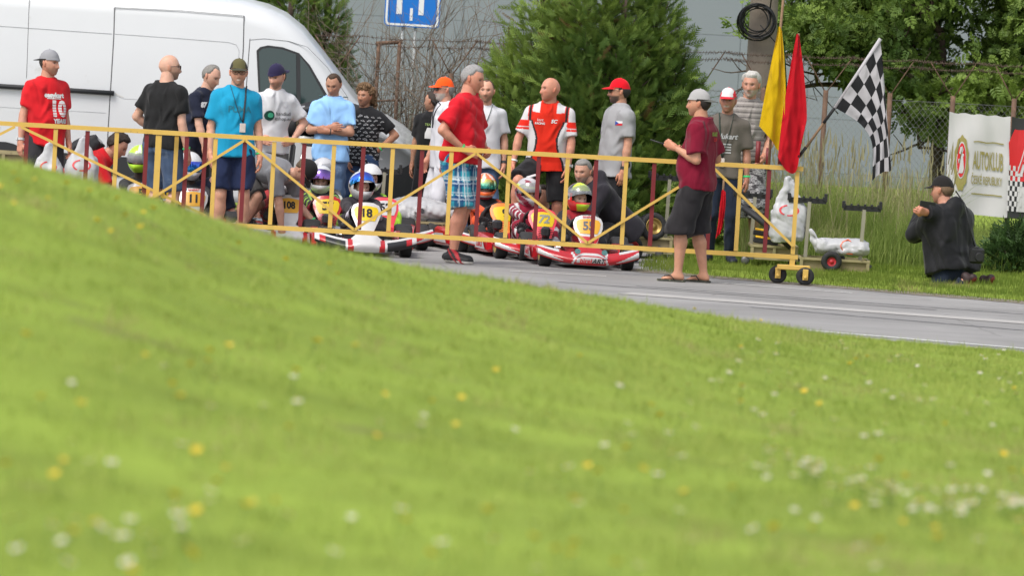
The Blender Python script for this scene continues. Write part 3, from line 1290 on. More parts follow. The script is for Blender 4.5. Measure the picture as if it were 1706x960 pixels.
def Rz(a):
    c, s = math.cos(a), math.sin(a)
    return np.array([[c, -s, 0], [s, c, 0], [0, 0, 1.0]])


def Rx(a):
    c, s = math.cos(a), math.sin(a)
    return np.array([[1.0, 0, 0], [0, c, -s], [0, s, c]])


def Ry(a):
    c, s = math.cos(a), math.sin(a)
    return np.array([[c, 0, s], [0, 1.0, 0], [-s, 0, c]])


def ik(a, b, l1, l2, pole):
    a, b, pole = np.asarray(a, float), np.asarray(b, float), np.asarray(pole, float)
    d = b - a
    D = np.linalg.norm(d)
    if D > (l1 + l2) * .999:
        sc = D / ((l1 + l2) * .999)
        l1, l2 = l1 * sc, l2 * sc
    d = d / D
    x = (l1 * l1 - l2 * l2 + D * D) / (2 * D)
    h = math.sqrt(max(l1 * l1 - x * x, 0))
    p = pole - d * (pole @ d)
    return a + d * x + unit(p) * h


def make_hand(curl, splay=0.06, thumb=0):
    pr = []
    kn = [(.030, .084, .074), (.010, .090, .082), (-.010, .087, .075), (-.028, .080, .060)]
    for i, (x, z, ln) in enumerate(kn):
        pr.append((*p_cone((x * .55, 0, .0), (x, 0, z), .017, .0125), .02))
    for i, (x, z, ln) in enumerate(kn):
        p = np.array([x, 0, z])
        a = 0
        for j, (fr, c) in enumerate(zip((.45, .31, .24), curl)):
            a += R(c * (1 + .1 * i))
            d = np.array([x * splay * 10 * .3, math.sin(a), math.cos(a)])
            q = p + unit(d) * ln * fr
            pr.append((*p_cone(p, q, .0098 - .001 * j, .0092 - .001 * j), .004))
            p = q
    t = [np.array([.016, .004, .018]), np.array([.046, .014, .048]), np.array([.050 - .02 * thumb, .026 + .012 * thumb, .078])]
    t.append(t[2] + np.array([-.004 - .012 * thumb, .008, .022]))
    for j, (a, b) in enumerate(zip(t[:-1], t[1:])):
        pr.append((*p_cone(a, b, .014 - .002 * j, .012 - .0018 * j), .008))
    pr.append((*p_cone((0, 0, -.05), (0, 0, .01), .027, .025), .02))
    return surfnet(pr, .0066, .006, smooth=1)


HANDS = {'relax': make_hand((18, 28, 22)), 'fist': make_hand((62, 80, 50), thumb=1), 'flat': make_hand((4, 8, 6)), 'grip': make_hand((42, 55, 35), thumb=.7)}

NU, NV = 56, 42
_th = np.linspace(0.015, math.pi - 0.015, NV)
_ph = np.arange(NU) * 2 * math.pi / NU
PH, TH = np.meshgrid(_ph, _th)              # NV x NU ; phi 0 = front
HQ = np.array([(i * NU + j, (i + 1) * NU + j, (i + 1) * NU + (j + 1) % NU, i * NU + (j + 1) % NU)
               for i in range(NV - 1) for j in range(NU)])


def head_base():
    ux, uf, uz = np.sin(TH) * np.sin(PH), np.sin(TH) * np.cos(PH), np.cos(TH)
    x = .077 * np.sign(ux) * np.abs(ux) ** .92
    z = np.where(uz > 0, .116, .122) * uz
    f = np.where(uf > 0, .094 * np.abs(uf) ** .9, -.102 * np.abs(uf) ** .95)
    s = np.clip(-z / .122, 0, 1)
    x = x * (1 - .24 * s ** 1.6)
    f = np.where(f < 0, f * (1 - .50 * s), f + .018 * s ** 2 * np.clip(uf * 3, 0, 1))
    f = f + .012 * s ** 1.5
    fr = np.clip((f - .03) / .03, 0, 1)
    ax = np.abs(x)
    prof = np.interp(z, [-.055, -.046, -.036, -.015, .012, .03], [0, .75, 1, .62, .25, 0])
    dz = .027 * np.exp(-(x / (.010 + .006 * prof)) ** 2) * prof
    dz += .006 * np.exp(-((z - .030) / .010) ** 2) * np.exp(-(x / .05) ** 4)
    dz -= .015 * np.exp(-((ax - .031) / .015) ** 2 - ((z - .008) / .012) ** 2)
    dz += .006 * np.exp(-(x / .024) ** 2 - ((z + .068) / .010) ** 2)
    dz -= .005 * np.exp(-(x / .022) ** 2 - ((z + .068) / .0035) ** 2)
    dz += .009 * np.exp(-(x / .022) ** 2 - ((z + .103) / .014) ** 2)
    dz += .003 * np.exp(-((ax - .045) / .016) ** 2 - ((z + .02) / .016) ** 2)
    f = f + dz * fr
    return x, f, z, fr


HB = head_base()


def head_parts(k, skin, hd):
    """head mesh and hair / cap meshes in head space (x right, front -y, z up)"""
    x, f, z, fr = HB
    ax = np.abs(x)
    skin = np.array(skin)
    T = np.ones(x.shape + (3,))
    def mixin(mask, col):
        nonlocal T
        mask = np.clip(mask, 0, 1)[..., None]
        T = T * (1 - mask) + (np.array(col) / skin) * mask
    blush = fr * (np.exp(-((ax - .042) / .018) ** 2 - ((z + .03) / .022) ** 2) + np.exp(-(x / .012) ** 2 - ((z + .035) / .012) ** 2))
    mixin(.5 * blush, skin * np.array([1.04, .80, .76]))
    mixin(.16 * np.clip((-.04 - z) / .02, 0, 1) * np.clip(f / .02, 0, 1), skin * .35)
    mixin(.35 * np.exp(-((ax - .031) / .02) ** 2 - ((z - .012) / .02) ** 2) * fr, skin * np.array([.72, .6, .55]))  # eye-socket shade painted into the skin tint
    bc = hd.get('beard')
    if bc is not None:
        amt = hd.get('beard_amt', .8)
        m = np.clip((-.035 - z + .02 * np.clip(.03 - f, 0, 1) * 10) / .012, 0, 1) * np.clip((f - .0) / .02, 0, 1)
        m = m * (1 - np.exp(-(x / .018) ** 2 - ((z + .067) / .006) ** 2))
        if hd.get('moustache'):
            m = np.exp(-(x / .028) ** 4 - ((z + .054) / .007) ** 2) * fr * 1.3
        mixin(m * amt, bc)
    hc_ = np.array(hd.get('hair_col', (.05, .035, .025)))
    brow = np.exp(-((ax - .032) / .017) ** 4 - ((z - .026 - .1 * (.03 - np.abs(ax - .034)) * .3) / .0042) ** 2) * fr
    mixin(.75 * brow, hc_ * .7 + skin * .12)
    eyew = np.exp(-((ax - .031) / .0125) ** 4 - ((z - .006) / .0048) ** 4) * fr
    mixin(.9 * eyew, skin * .25 + np.array([.22, .22, .22]))
    iris = np.exp(-((ax - .031) / .0062) ** 4 - ((z - .006) / .0056) ** 4) * fr
    mixin(iris, (.03, .022, .018))
    lid = np.exp(-((ax - .031) / .015) ** 4 - ((z - .0125) / .0024) ** 2) * fr
    mixin(.7 * lid, skin * .25)
    lips = np.exp(-(x / .024) ** 4 - ((z + .068) / .0075) ** 2) * fr
    mixin(.55 * lips, skin * np.array([.85, .52, .50]))
    mouth = np.exp(-(x / .023) ** 4 - ((z + .068) / .0022) ** 2) * fr
    mixin(.8 * mouth, skin * .25)
    if hd.get('smile'):
        mixin(np.exp(-(x / .017) ** 4 - ((z + .066) / .0038) ** 2) * fr, (.75, .72, .66))
    V = np.stack([x, -f, z], -1).reshape(-1, 3)
    # hair line
    back = np.clip((.02 - f) / .08, 0, 1)
    rec = hd.get('recede', 0.0)
    temple = np.clip(ax / .06, 0, 1)
    line = np.where(f > .02, .072 + .018 * rec + .02 * rec * temple, .072 - 1.9 * np.clip(.02 - f, 0, .07))
    side = np.clip(1 - np.abs(f - .015) / .02, 0, 1) * np.clip((ax - .055) / .01, 0, 1)
    line = line - side * hd.get('sideburn', .03)
    hm = np.clip((z - line) / .012, 0, 1)
    if hd.get('bald'):
        hm = hm * np.clip((.085 - z) / .01, 0, 1) * np.clip((.02 - f) / .02, 0, 1) * (.0 if hd['bald'] == 2 else 1)
    mixin(hm * hd.get('scalp', .85), hc_)
    Tm = T.reshape(-1, 3)
    out = {}
    # ears
    EV, EF = [], []
    for s in (-1, 1):
        n1, n2 = 10, 6
        o = len(EV)
        for i in range(n2 + 1):
            t = math.pi * (.03 + .94 * i / n2)
            for j in range(n1):
                p = 2 * math.pi * j / n1
                EV.append((s * (.081 + .009 * math.sin(t) * math.cos(p) - .004 * math.cos(t)), .008 + .017 * math.sin(t) * math.sin(p) - .006 * math.cos(t),
                           -.004 - .031 * math.cos(t)))
        for i in range(n2):
            for j in range(n1):
                EF.append((o + i * n1 + j, o + i * n1 + (j + 1) % n1, o + (i + 1) * n1 + (j + 1) % n1, o + (i + 1) * n1 + j))
    EV = np.array(EV)
    out['V'] = np.concatenate([V, EV]) * k
    out['Q'] = np.concatenate([HQ[:, ::-1], np.array(EF) + len(V)])
    out['T'] = np.concatenate([Tm, np.tile([[1.0, .86, .82]], (len(EV), 1))])
    nrm = unit_rows(V * np.array([1.6, 1.1, 1.0]))
    if hd.get('hair', 0) > 0:
        th_ = hd['hair']
        g = np.random.default_rng(hd.get('seed', 1))
        rough = hd.get('rough', .14)
        ns = vnoise(V * (60 if rough < .8 else 42), hd.get('seed', 1), 3)
        off = (hm.reshape(-1) * th_) * (1 + rough * ns) - (1 - hm.reshape(-1)) * .006
        if hd.get('cap'):
            off = np.where(V[:, 2] > .036, np.minimum(off, .003), np.minimum(off, .012))
        HV = V + nrm * off[:, None]
        if hd.get('long'):
            low = np.clip((.03 - V[:, 2]) / .06, 0, 1) * hm.reshape(-1)
            HV = HV + np.stack([np.sign(V[:, 0]) * .02 * low, .02 * low, -.035 * low], 1)
        kf = (hm.reshape(-1)[HQ] > 0).any(1)
        used = np.unique(HQ[kf])
        mp = -np.ones(len(V), int)
        mp[used] = np.arange(len(used))
        out['hair'] = (HV[used] * k, mp[HQ[kf]][:, ::-1])
    cp = hd.get('cap')
    if cp:
        a = R(cp.get('yaw', 0))
        tilt = R(cp.get('tilt', 0))
        Mc = Rz(a)
        lv = .050
        up = np.clip((V[:, 2] - lv + .0) / .07, 0, 1)
        CV = V + nrm * (.012 + .010 * up)[:, None]
        zz = CV[:, 2].copy()
        # cap edge: clamp to the band line
        rotV = CV @ Mc            # into cap space (front = -y)
        lim = lv - .012 - .10 * np.clip(rotV[:, 1], 0, .1)
        kf = (CV[:, 2][HQ] > lim[HQ] - .004).all(1)
        used = np.unique(HQ[kf])
        mp = -np.ones(len(V), int)
        mp[used] = np.arange(len(used))
        C_ = CV[used]
        out['cap'] = (C_ * k, mp[HQ[kf]][:, ::-1])
        # brim
        br = MB()
        P = []
        L_ = cp.get('brim', .072)
        phs = np.linspace(-62, 62, 15)
        for t in np.linspace(0, 1, 6):
            row = []
            for ph in phs:
                p = R(ph)
                r0x, r0y = .088, .106
                ex = (1 - (abs(ph) / 62) ** 2.6) * L_ * t
                xx, yy = r0x * math.sin(p), -r0y * math.cos(p)
                row.append((xx, yy - ex, lv - .006 - .013 * (abs(xx) / .08) ** 2 - .25 * ex))
            P.append(row)
        top = P
        bot = [[(a_, b_, c_ - .005) for a_, b_, c_ in r] for r in P]
        br.grid(top)
        br.grid([r[::-1] for r in bot])
        rim = [(top[-1][i], bot[-1][i]) for i in range(len(phs))]
        br.grid([[a_ for a_, b_ in rim], [b_ for a_, b_ in rim]])
        bv = np.array(br.v) @ Mc.T
        br.v = [tuple(p * k) for p in bv]
        out['brim'] = br
    return out


def unit_rows(v):
    return v / (np.linalg.norm(v, axis=1)[:, None] + 1e-12)


ZS = np.array([.86, .93, 1.02, 1.12, 1.22, 1.32, 1.40, 1.45, 1.49, 1.50])
TW = np.array([.158, .162, .153, .150, .157, .162, .150, .122, .082, .07])
TF = np.array([.100, .105, .108, .110, .116, .118, .108, .092, .072, .062])
TB = np.array([.108, .112, .096, .094, .104, .113, .106, .090, .076, .068])

FABRIC_N = [0]


def person(label, hx, hy, d, yaw=0, hyaw=None, hpitch=0, htilt=0, H=None, hip=None, fat=0.0, wb=1.0, lean=0, side=0, armL=None, armR=None,
           legL=None, legR=None, skin=(.58, .35, .255), shirt=None, pants=None, shoes=None, head=None, bands=(), extras=None, group=None,
           shift=0.0, name='person', vox=.0145, hippos=None):
    """yaw 0 faces the camera, +90 faces image right. L is the -x side, R the +x side before turning."""
    head = head or {}
    seed = FABRIC_N[0] = FABRIC_N[0] + 1
    X3, FR, UP = np.array([1.0, 0, 0]), np.array([0, -1.0, 0]), np.array([0, 0, 1.0])
    tgt = at(hx, hy, d)

    def solve(k, hipz):
        hc = np.array([0, 0, hipz])
        dr = unit([math.sin(R(side)), -math.sin(R(lean)) * math.cos(R(side)), math.cos(R(lean)) * math.cos(R(side))])
        A = hc - dr * .07 * k
        B = A + dr * .64 * k
        nd = unit(dr * .7 + UP * .55 + FR * .20)
        hcen = B + nd * .145 * k + FR * .012 * k
        return hc, dr, A, B, hcen
    captop = .012 if head.get('cap') else (head.get('hair', 0) if not head.get('bald') else 0)
    if H is None:
        k = 1.0
        hz = (hip if hip else .93)
        _, _, _, _, hcen = solve(k, hz)
        k = tgt[2] / (hcen[2] + (.118 + captop))
        hipz = hz * k
    else:
        k = H / 1.78
        hipz = (hip if hip else .93) * k
        for _ in range(3):
            _, _, _, _, hcen = solve(k, hipz)
            hipz += tgt[2] - (hcen[2] + (.118 + captop) * k)
    if hippos:
        hw0 = at(hippos[0], hippos[1], d)
        hipz = hw0[2]
    hc, dr, A, B, hcen = solve(k, hipz)
    RT = Rz(R(yaw))
    base = np.array([tgt[0], d, 0.0]) - np.array([*(RT @ hcen)[:2], 0]) + np.array([0, (RT @ hcen)[1], 0])
    if hippos:
        base[0] = hw0[0]
    if d > 52.5 and base[0] > 1.2:
        base[2] = float(verge_z(base[0], base[1]))
    root = thing(name, label, 'person', tuple(base), 0, group)
    fronta = unit(FR - dr * (FR @ dr))
    righta = unit(np.cross(fronta, dr)) * 1.0
    if righta[0] < 0:
        righta = -righta
    tt = (ZS - .86) / .64
    bz_ = np.exp(-((ZS - 1.08) / .15) ** 2)
    W = (TW * wb + .030 * fat * bz_) * k
    DF = (TF + .075 * fat * bz_) * k
    DB = (TB + .012 * fat * bz_) * k
    S, E, Wr = {}, {}, {}
    FRL, UPa = .252 * k, .290 * k
    arms = {-1: armL or {}, 1: armR or {}}
    HP = {}
    for s in (-1, 1):
        a = arms[s]
        S[s] = A + dr * .548 * k + righta * s * (.160 * wb) * k + np.array(a.get('sh', (0, 0, 0))) * k
        tov = lambda v: np.array([s * v[0], -v[1], v[2]], float)
        if 'to' in a:
            w_ = np.array([s * a['to'][0], -a['to'][1], a['to'][2]]) * k
            if 'abs' in a:
                w_ = RT.T @ (np.array(a['abs']) - base)
            dd = w_ - S[s]
            mx = (UPa + FRL) * .995
            if np.linalg.norm(dd) > mx:
                w_ = S[s] + unit(dd) * mx
            E[s] = ik(S[s], w_, UPa, FRL, tov(a.get('pole', (.6, -1, -.2))))
            Wr[s] = w_
        else:
            E[s] = S[s] + unit(tov(a.get('u', (.14, .03, -1)))) * UPa
            Wr[s] = E[s] + unit(tov(a.get('f', (.06, .22, -1)))) * FRL
        HP[s] = unit(tov(a['hd'])) if 'hd' in a else unit(Wr[s] - E[s])
    hipj, knee, ank = {}, {}, {}
    legs = {-1: legL or {}, 1: legR or {}}
    for s in (-1, 1):
        l = legs[s]
        hipj[s] = hc + X3 * s * .088 * wb * k - UP * .03 * k
        ft = l.get('foot', (.115, 0.0))
        ank[s] = np.array([s * ft[0] * k, -ft[1] * k, (.085 + (ft[2] if len(ft) > 2 else 0)) * k])
        knee[s] = ik(hipj[s], ank[s], .415 * k, .415 * k, np.array([s * l.get('kout', .12), -1, 0.0]) if 'kpole' not in l else np.array([s * l['kpole'][0], -l['kpole'][1], l['kpole'][2]]))
    ctx = dict(root=root, RT=RT, A=A, B=B, dr=dr, k=k, S=S, E=E, W=Wr, head=hcen, base=base, hc=hc, knee=knee, ank=ank, HP=HP)

    # ---- body (skin)
    pr = []
    th = 1 + .10 * fat
    pr.append(p_torso(A, B, righta, fronta, tt, W - .026 * k, DF - .026 * k, DB - .026 * k))
    neck_r = (.058 + .008 * fat) * k
    pr.append((*p_cone(B - dr * .06 * k, hcen - UP * .03 * k + FR * -.012 * k, neck_r * 1.12, neck_r * .96), .03))
    for s in (-1, 1):
        mu = S[s] + (E[s] - S[s]) * .45
        pr.append((*p_cone(S[s], mu, .050 * k * th, .047 * k * th), .04))
        pr.append((*p_cone(mu, E[s], .047 * k * th, .040 * k), .02))
        mf = E[s] + (Wr[s] - E[s]) * .28
        pr.append((*p_cone(E[s], mf, .040 * k, .044 * k), .02))
        pr.append((*p_cone(mf, Wr[s], .044 * k, .0275 * k), .015))
        mt = hipj[s] + (knee[s] - hipj[s]) * .4
        cv = .80 if pants.get('hem', 1) > 1.1 else .92
        pr.append((*p_cone(hipj[s], mt, .080 * k * th * cv, .078 * k * th * cv), .02))
        pr.append((*p_cone(mt, knee[s], .078 * k * th * cv, .054 * k * cv), .02))
        sh = unit(ank[s] - knee[s])
        bk = unit(np.cross(np.cross(sh, FR if abs(sh @ FR) < .9 else UP), sh)) * -1.0
        mc = knee[s] + (ank[s] - knee[s]) * .32 + bk * .014 * k
        cv = .82 if pants.get('hem', 1) > 1.3 else 1
        pr.append((*p_cone(knee[s], mc, .053 * k * cv, .057 * k * th * cv), .025))
        pr.append((*p_cone(mc, ank[s], .056 * k * th * cv, .036 * k), .025))
        if shoes and shoes.get('bare'):
            fy = Rz(R(legs[s].get('fyaw', 12 * s)))
            toe = ank[s] + fy @ np.array([0, -.14 * k, -.062 * k])
            pr.append((*p_cone(ank[s] + fy @ np.array([0, .035 * k, -.045 * k]), ank[s] - UP * .03 * k, .032 * k, .034 * k), .03))
            pr.append((*p_cone(ank[s] - UP * .03 * k, toe, .034 * k, .020 * k), .03))
            for j in range(5):
                xo = s * (-.03 + .015 * j) * k
                tp = toe + fy @ np.array([xo, -.025 * k + .008 * j * k, -.003])
                pr.append((*p_cone(toe + fy @ np.array([xo * .8, .01 * k, 0]), tp, .014 * k, .009 * k), .008))
    V, Q = surfnet(pr, .0175, .03, 2)
    T = np.ones((len(V), 3))
    hp = head_parts(k, skin, head)
    hy_ = yaw if hyaw is None else hyaw
    HR = Rz(R(hy_)) @ Rx(R(hpitch)) @ Ry(R(htilt))
    parts_V, parts_Q, parts_T = [V @ RT.T], [Q], [T]
    hc_w = RT @ hcen
    parts_V.append(hp['V'] @ HR.T + hc_w)
    parts_Q.append(hp['Q'])
    parts_T.append(hp['T'])
    for s in (-1, 1):
        a = arms[s]
        if a.get('nohand'):
            continue
        hv, hq = HANDS[a.get('pose', 'relax')]
        dZ = HP[s]
        pal = np.array([s * a['palm'][0], -a['palm'][1], a['palm'][2]], float) if 'palm' in a else -s * X3 + UP * .01 + FR * -.15
        y = unit(pal - dZ * (pal @ dZ))
        x = np.cross(y, dZ)
        thumb = np.array([s * a['thumb'][0], -a['thumb'][1], a['thumb'][2]], float) if 'thumb' in a else FR + UP * .3
        flip = x @ thumb < 0
        if flip:
            x = -x
        M_ = np.stack([x, y, dZ], 1)
        v2 = (hv * k * 1.02) @ M_.T + Wr[s] + dZ * .012 * k
        parts_V.append(v2 @ RT.T)
        parts_Q.append(hq[:, ::-1] if flip else hq)
        parts_T.append(np.tile([[1.0, .88, .84]], (len(hv), 1)))
    off = np.cumsum([0] + [len(v) for v in parts_V[:-1]])
    me = npmesh('body', np.concatenate(parts_V), np.concatenate([q_ + o_ for q_, o_ in zip(parts_Q, off)]), True, np.concatenate(parts_T))
    sk = mat('skin_%d_%d_%d' % tuple(int(c * 100) for c in skin), skin, rough=.5, var=.13, vs_=28, spec=.35, tint=True, sss=.12, bump=.05, bs=90)
    obj('body', me, sk, root)
    ctx['HR'], ctx['headw'] = HR, hc_w
    if 'hair' in hp:
        hcol = head.get('hair_col', (.05, .035, .025))
        hm = mat('hair_%d_%d_%d' % tuple(int(c * 200) for c in hcol), hcol, rough=.6, var=.3, vs_=110, bump=.6, bs=260, spec=.3, bdist=.006)
        v, q_ = hp['hair']
        ho_ = obj('hair', npmesh('hair', v @ HR.T + hc_w, q_, True), hm, root)
        if head.get('curls'):
            q = MB()
            gg = random.Random(3)
            for p_ in gg.sample(list(v @ HR.T + hc_w), min(len(v), 330)):
                q.ball(p_ + (p_ - hc_w) * gg.uniform(-.02, .12), (gg.uniform(.007, .013), gg.uniform(.007, .013), gg.uniform(.008, .017)), 6)
            q.build('curls', hm, ho_)
    if 'cap' in hp:
        cp = head['cap']
        v, q_ = hp['cap']
        cm = cloth('cap_%d_%d_%d' % tuple(int(c * 200) for c in cp['col']), cp['col'], bump=.15)
        co = obj('cap', npmesh('cap', v @ HR.T + hc_w, q_, True), cm, root)
        b = hp['brim']
        b.v = [tuple(HR @ np.array(p) + hc_w) for p in b.v]
        bc = cp.get('brim_col', cp['col'])
        b.build('brim', cloth('cap_%d_%d_%d' % tuple(int(c * 200) for c in bc), bc, bump=.15), co)
        bt = MB()
        vv = HR @ np.array([0, 0, .128 * k]) + hc_w
        bt.ball(vv + HR @ np.array([0, .006, .006]), .009, 8)
        bt.build('button', cm, co)
        if cp.get('front_col'):
            # contrasting front panel
            Vn = v
            cs = Vn @ Rz(R(cp.get('yaw', 0)))
            kf = ((cs[q_][:, :, 1] < -.02 * k) & (np.abs(cs[q_][:, :, 0]) < .062 * k)).all(1)
            u_ = np.unique(q_[kf])
            mp = -np.ones(len(Vn), int)
            mp[u_] = np.arange(len(u_))
            obj('front_panel', npmesh('front_panel', (Vn[u_] * 1.015) @ HR.T + hc_w, mp[q_[kf]], True),
                cloth('capf_%d' % seed, cp['front_col'], bump=.1), co)
    # ---- shirt
    sh = shirt
    e = sh.get('ease', .013) * k
    hemz = sh.get('hem', .845)
    pr = []
    z2 = np.concatenate([[hemz], ZS])
    A2 = hc + dr * (hemz - .93) * k
    Lt = 1.505 - hemz
    lowe = np.array([.022, .020, .014, .006] + [0] * 7) * k
    W2 = np.concatenate([[W[0]], W]) + e + lowe
    F2 = np.concatenate([[DF[0]], DF]) + e + lowe
    B2 = np.concatenate([[DB[0]], DB]) + e + lowe
    if fat > .3:
        W2[0] += .012 * k
        F2[0] += .045 * fat * k
        F2[1] += .04 * fat * k
    pr.append(p_torso(A2, A2 + dr * Lt * k, righta, fronta, (z2 - hemz) / Lt, W2, F2, B2))
    for s in (-1, 1):
        pr.append((*p_cone(B - dr * .035 * k + righta * s * .05 * k, S[s] - UP * .008 * k, .044 * k, .052 * k), .05))
        sl = sh.get('sleeve', .68)
        u_ = E[s] - S[s]
        if sl <= 1:
            he = S[s] + u_ * sl
            ud = unit(u_)
            pr.append((*p_cone(S[s], he + ud * .05 * k, .060 * k * th, (.062 + sh.get('flare', .006)) * k * th, cut=(he, ud)), .05))
        else:
            xs_ = sh.get('slv', 0)
            pr.append((*p_cone(S[s], E[s], (.066 + xs_) * k * th, (.057 + xs_) * k * th), .05))
            he = E[s] + (Wr[s] - E[s]) * (sl - 1)
            ud = unit(Wr[s] - E[s])
            pr.append((*p_cone(E[s], he + ud * .04 * k, (.058 + xs_) * k, (.044 + xs_ * .6) * k, cut=(he, ud)), .03))
    if sh.get('hood'):
        pr.append((*p_ell(B - fronta * .10 * k - dr * .04 * k, np.array([.11, .075, .10]) * k), .04))
    nk = .070 * k
    V, Q = surfnet(pr, sh.get('vox', vox), .03, 1, warp=folds(seed, sh.get('fold', .012) * k, 13))
    T = None
    if 'paint' in sh:
        T = np.array(sh['paint'](V / k, ctx))
    me = npmesh('shirt', V @ RT.T, Q, True, T)
    so = obj(sh.get('name', 'shirt'), me, sh['mat'], root)
    ctx['shirt'] = so
    ctx['bvh'] = BVHTree.FromPolygons([tuple(p) for p in (V @ RT.T)], [tuple(q_) for q_ in Q])
    # neck band
    if sh.get('neck'):
        ring = []
        for a in np.linspace(0, 2 * math.pi, 25)[:-1]:
            p = B + (righta * math.cos(a) * .078 + fronta * math.sin(a) * .076) * k - dr * (.012 + .022 * max(0, math.sin(a))) * k
            ring.append(RT @ p)
        q = MB()
        q.tube(ring, .0085 * k, 6, closed=True)
        q.build('neckband', sh['neck'], so)
    if sh.get('collar'):
        q = MB()
        P = []
        aa = np.linspace(-70, 250, 27)
        for t, (r_, dz) in enumerate(((.070, .030), (.086, .022), (.105, -.020))):
            row = []
            for a in aa:
                a = R(a + 180)
                fx = max(0, -math.sin(a))
                p = B + (righta * math.cos(a) * r_ - fronta * math.sin(a) * -1 * r_ * 1.0) * k + dr * (dz - .022 * max(0, math.sin(a) * -1) * 0) * k
                row.append(p)
            P.append(row)
        # opening at the front
        P = [[RT @ (B + (righta * math.sin(R(a)) + fronta * math.cos(R(a))) * r_ * k + dr * (dz - .035 * max(0, math.cos(R(a)))) * k)
              for a in np.linspace(28, 332, 27)] for r_, dz in ((.068, .030), (.084, .030), (.108, -.018))]
        q.grid(P)
        q.grid([[np.array(p) - RT @ dr * .004 for p in r_] for r_ in P][::-1])
        q.build('collar', sh['collar'], so)
    # ---- pants
    pt = pants
    pr = []
    e = .002 * k
    A3 = hc - UP * .09 * k
    zt_ = .085 if lean < 40 else .03
    pr.append(p_torso(A3, hc + (UP * .5 + dr * .5) * zt_ * k, X3, FR, [0, .4, 1], np.array([W[0], W[1], W[1] - .004]) + e, np.array([DF[0], DF[1] * .98, DF[1]]) + e,
                      np.array([DB[0], DB[1], DB[1] - .01]) + e))
    hem = pt.get('hem', 1.0)
    fl = pt.get('flare', .0)
    for s in (-1, 1):
        hipz_ = hipj[s]
        kn, an = knee[s], ank[s]
        r0, r1, r2 = (.101 * k * th, (.070 + fl) * k, (.055 + fl) * k)
        if hem <= 1:
            he = hipz_ + (kn - hipz_) * hem
            ud = unit(kn - hipz_)
            pr.append((*p_cone(hipz_, he + ud * .05 * k, r0, r0 + (r1 - r0) * hem, cut=(he, ud)), .03))
        else:
            he = kn + (an - kn) * (hem - 1)
            ud = unit(an - kn)
            pr.append((*p_cone(hipz_, kn, r0, r1, cut=(he, ud) if hem < 1.25 and ud @ unit(kn - hipz_) > .8 else None), .03))
            pr.append((*p_cone(kn, he + ud * .04 * k, r1, r1 + (r2 - r1) * (hem - 1), cut=(he, ud)), .03))
    V, Q = surfnet(pr, vox * 1.1, .03, 1, warp=folds(seed + 100, pt.get('fold', .011) * k, 15, (1, 1, .6)))
    T = np.array(pt['paint'](V / k, ctx)) if 'paint' in pt else None
    po_ = obj(pt.get('name', 'trousers' if hem > 1.3 else 'shorts'), npmesh('trousers', V @ RT.T, Q, True, T), pt['mat'], root)
    ctx['pants'] = po_
    ctx['pbvh'] = (V @ RT.T, Q)
    # ---- shoes
    shs = shoes or {}
    for s in (-1, 1):
        if shs.get('bare'):
            continue
        fy = Rz(R(legs[s].get('fyaw', 14 * s)))
        fp = legs[s].get('fpitch', 0)
        fR = fy @ Rx(R(fp))
        an = ank[s]
        P0 = lambda x, y, z: an + fR @ (np.array([x, -y, z - .085]) * k)
        pr = [p_cone(P0(0, -.055, .042), P0(0, .02, .055), .040 * k, .042 * k), (*p_cone(P0(0, .02, .045), P0(s * .012, .155, .030), .044 * k, .036 * k), .03),
              (*p_cone(P0(s * -.018, .10, .03), P0(s * -.012, .175, .026), .032 * k, .027 * k), .02), (*p_cone(P0(s * .022, .08, .03), P0(s * .024, .14, .026), .028 * k, .026 * k), .02),
              (*p_cone(P0(0, -.01, .06), P0(0, 0, .105), .042 * k, .043 * k), .02)]
        V, Q = surfnet(pr, .0105, .02, 1, cuts=[(P0(0, 0, 0), fR @ np.array([0, 0, -1.0]))])
        lz = ((V - an) @ fR)[:, 2] / k + .085
        c1, c2 = np.array(shs.get('col', (.02, .02, .022))), np.array(shs.get('sole', (.6, .6, .58)))
        w_ = np.clip((shs.get('solez', .022) - lz) / .004, 0, 1)[:, None]
        T = c1 * (1 - w_) + c2 * w_
        if shs.get('stripe') is not None:
            ly = -((V - an) @ fR)[:, 1] / k
            st = (np.abs(ly - .075 + (lz - .05) * .9) < .016) | (np.abs(ly - .02 + (lz - .05) * .9) < .008)
            T[st] = shs['stripe']
        obj('shoe', npmesh('shoe', V @ RT.T, Q, True, T), mat('shoe_leather', (1, 1, 1), rough=.6, var=.05, tint=True), root)
    # ---- bands
    for (s, col, w_) in bands:
        q = MB()
        dd = unit(Wr[s] - E[s])
        c = Wr[s] - dd * .018 * k
        x, y, z_ = basis(RT @ dd)
        rr = .034 * k
        P = []
        hw_ = w_ / 2
        for rr_, o_ in ((rr, -hw_), (rr + .004, -hw_), (rr + .004, hw_), (rr, hw_)):
            P.append([RT @ c + z_ * o_ + rr_ * (x * math.cos(t) + y * math.sin(t)) for t in np.linspace(0, 2 * math.pi, 17)[:-1]])
        q.rings(P, closed=True, smooth=False)
        if w_ > .02:      # watch case
            nn = unit(-UP + dd * (dd @ UP) + X3 * s * 1.2)
            nn = unit(nn - dd * (nn @ dd))
            q.box(RT @ (c + nn * (rr + .008)), (.034, .034, .012), np.stack(basis(RT @ nn), 1), bev=.004)
        q.build('wristband' if w_ < .02 else 'watch', mat('band_%d_%d_%d' % tuple(int(c_ * 100) for c_ in col), col, rough=.5, var=.03), root)
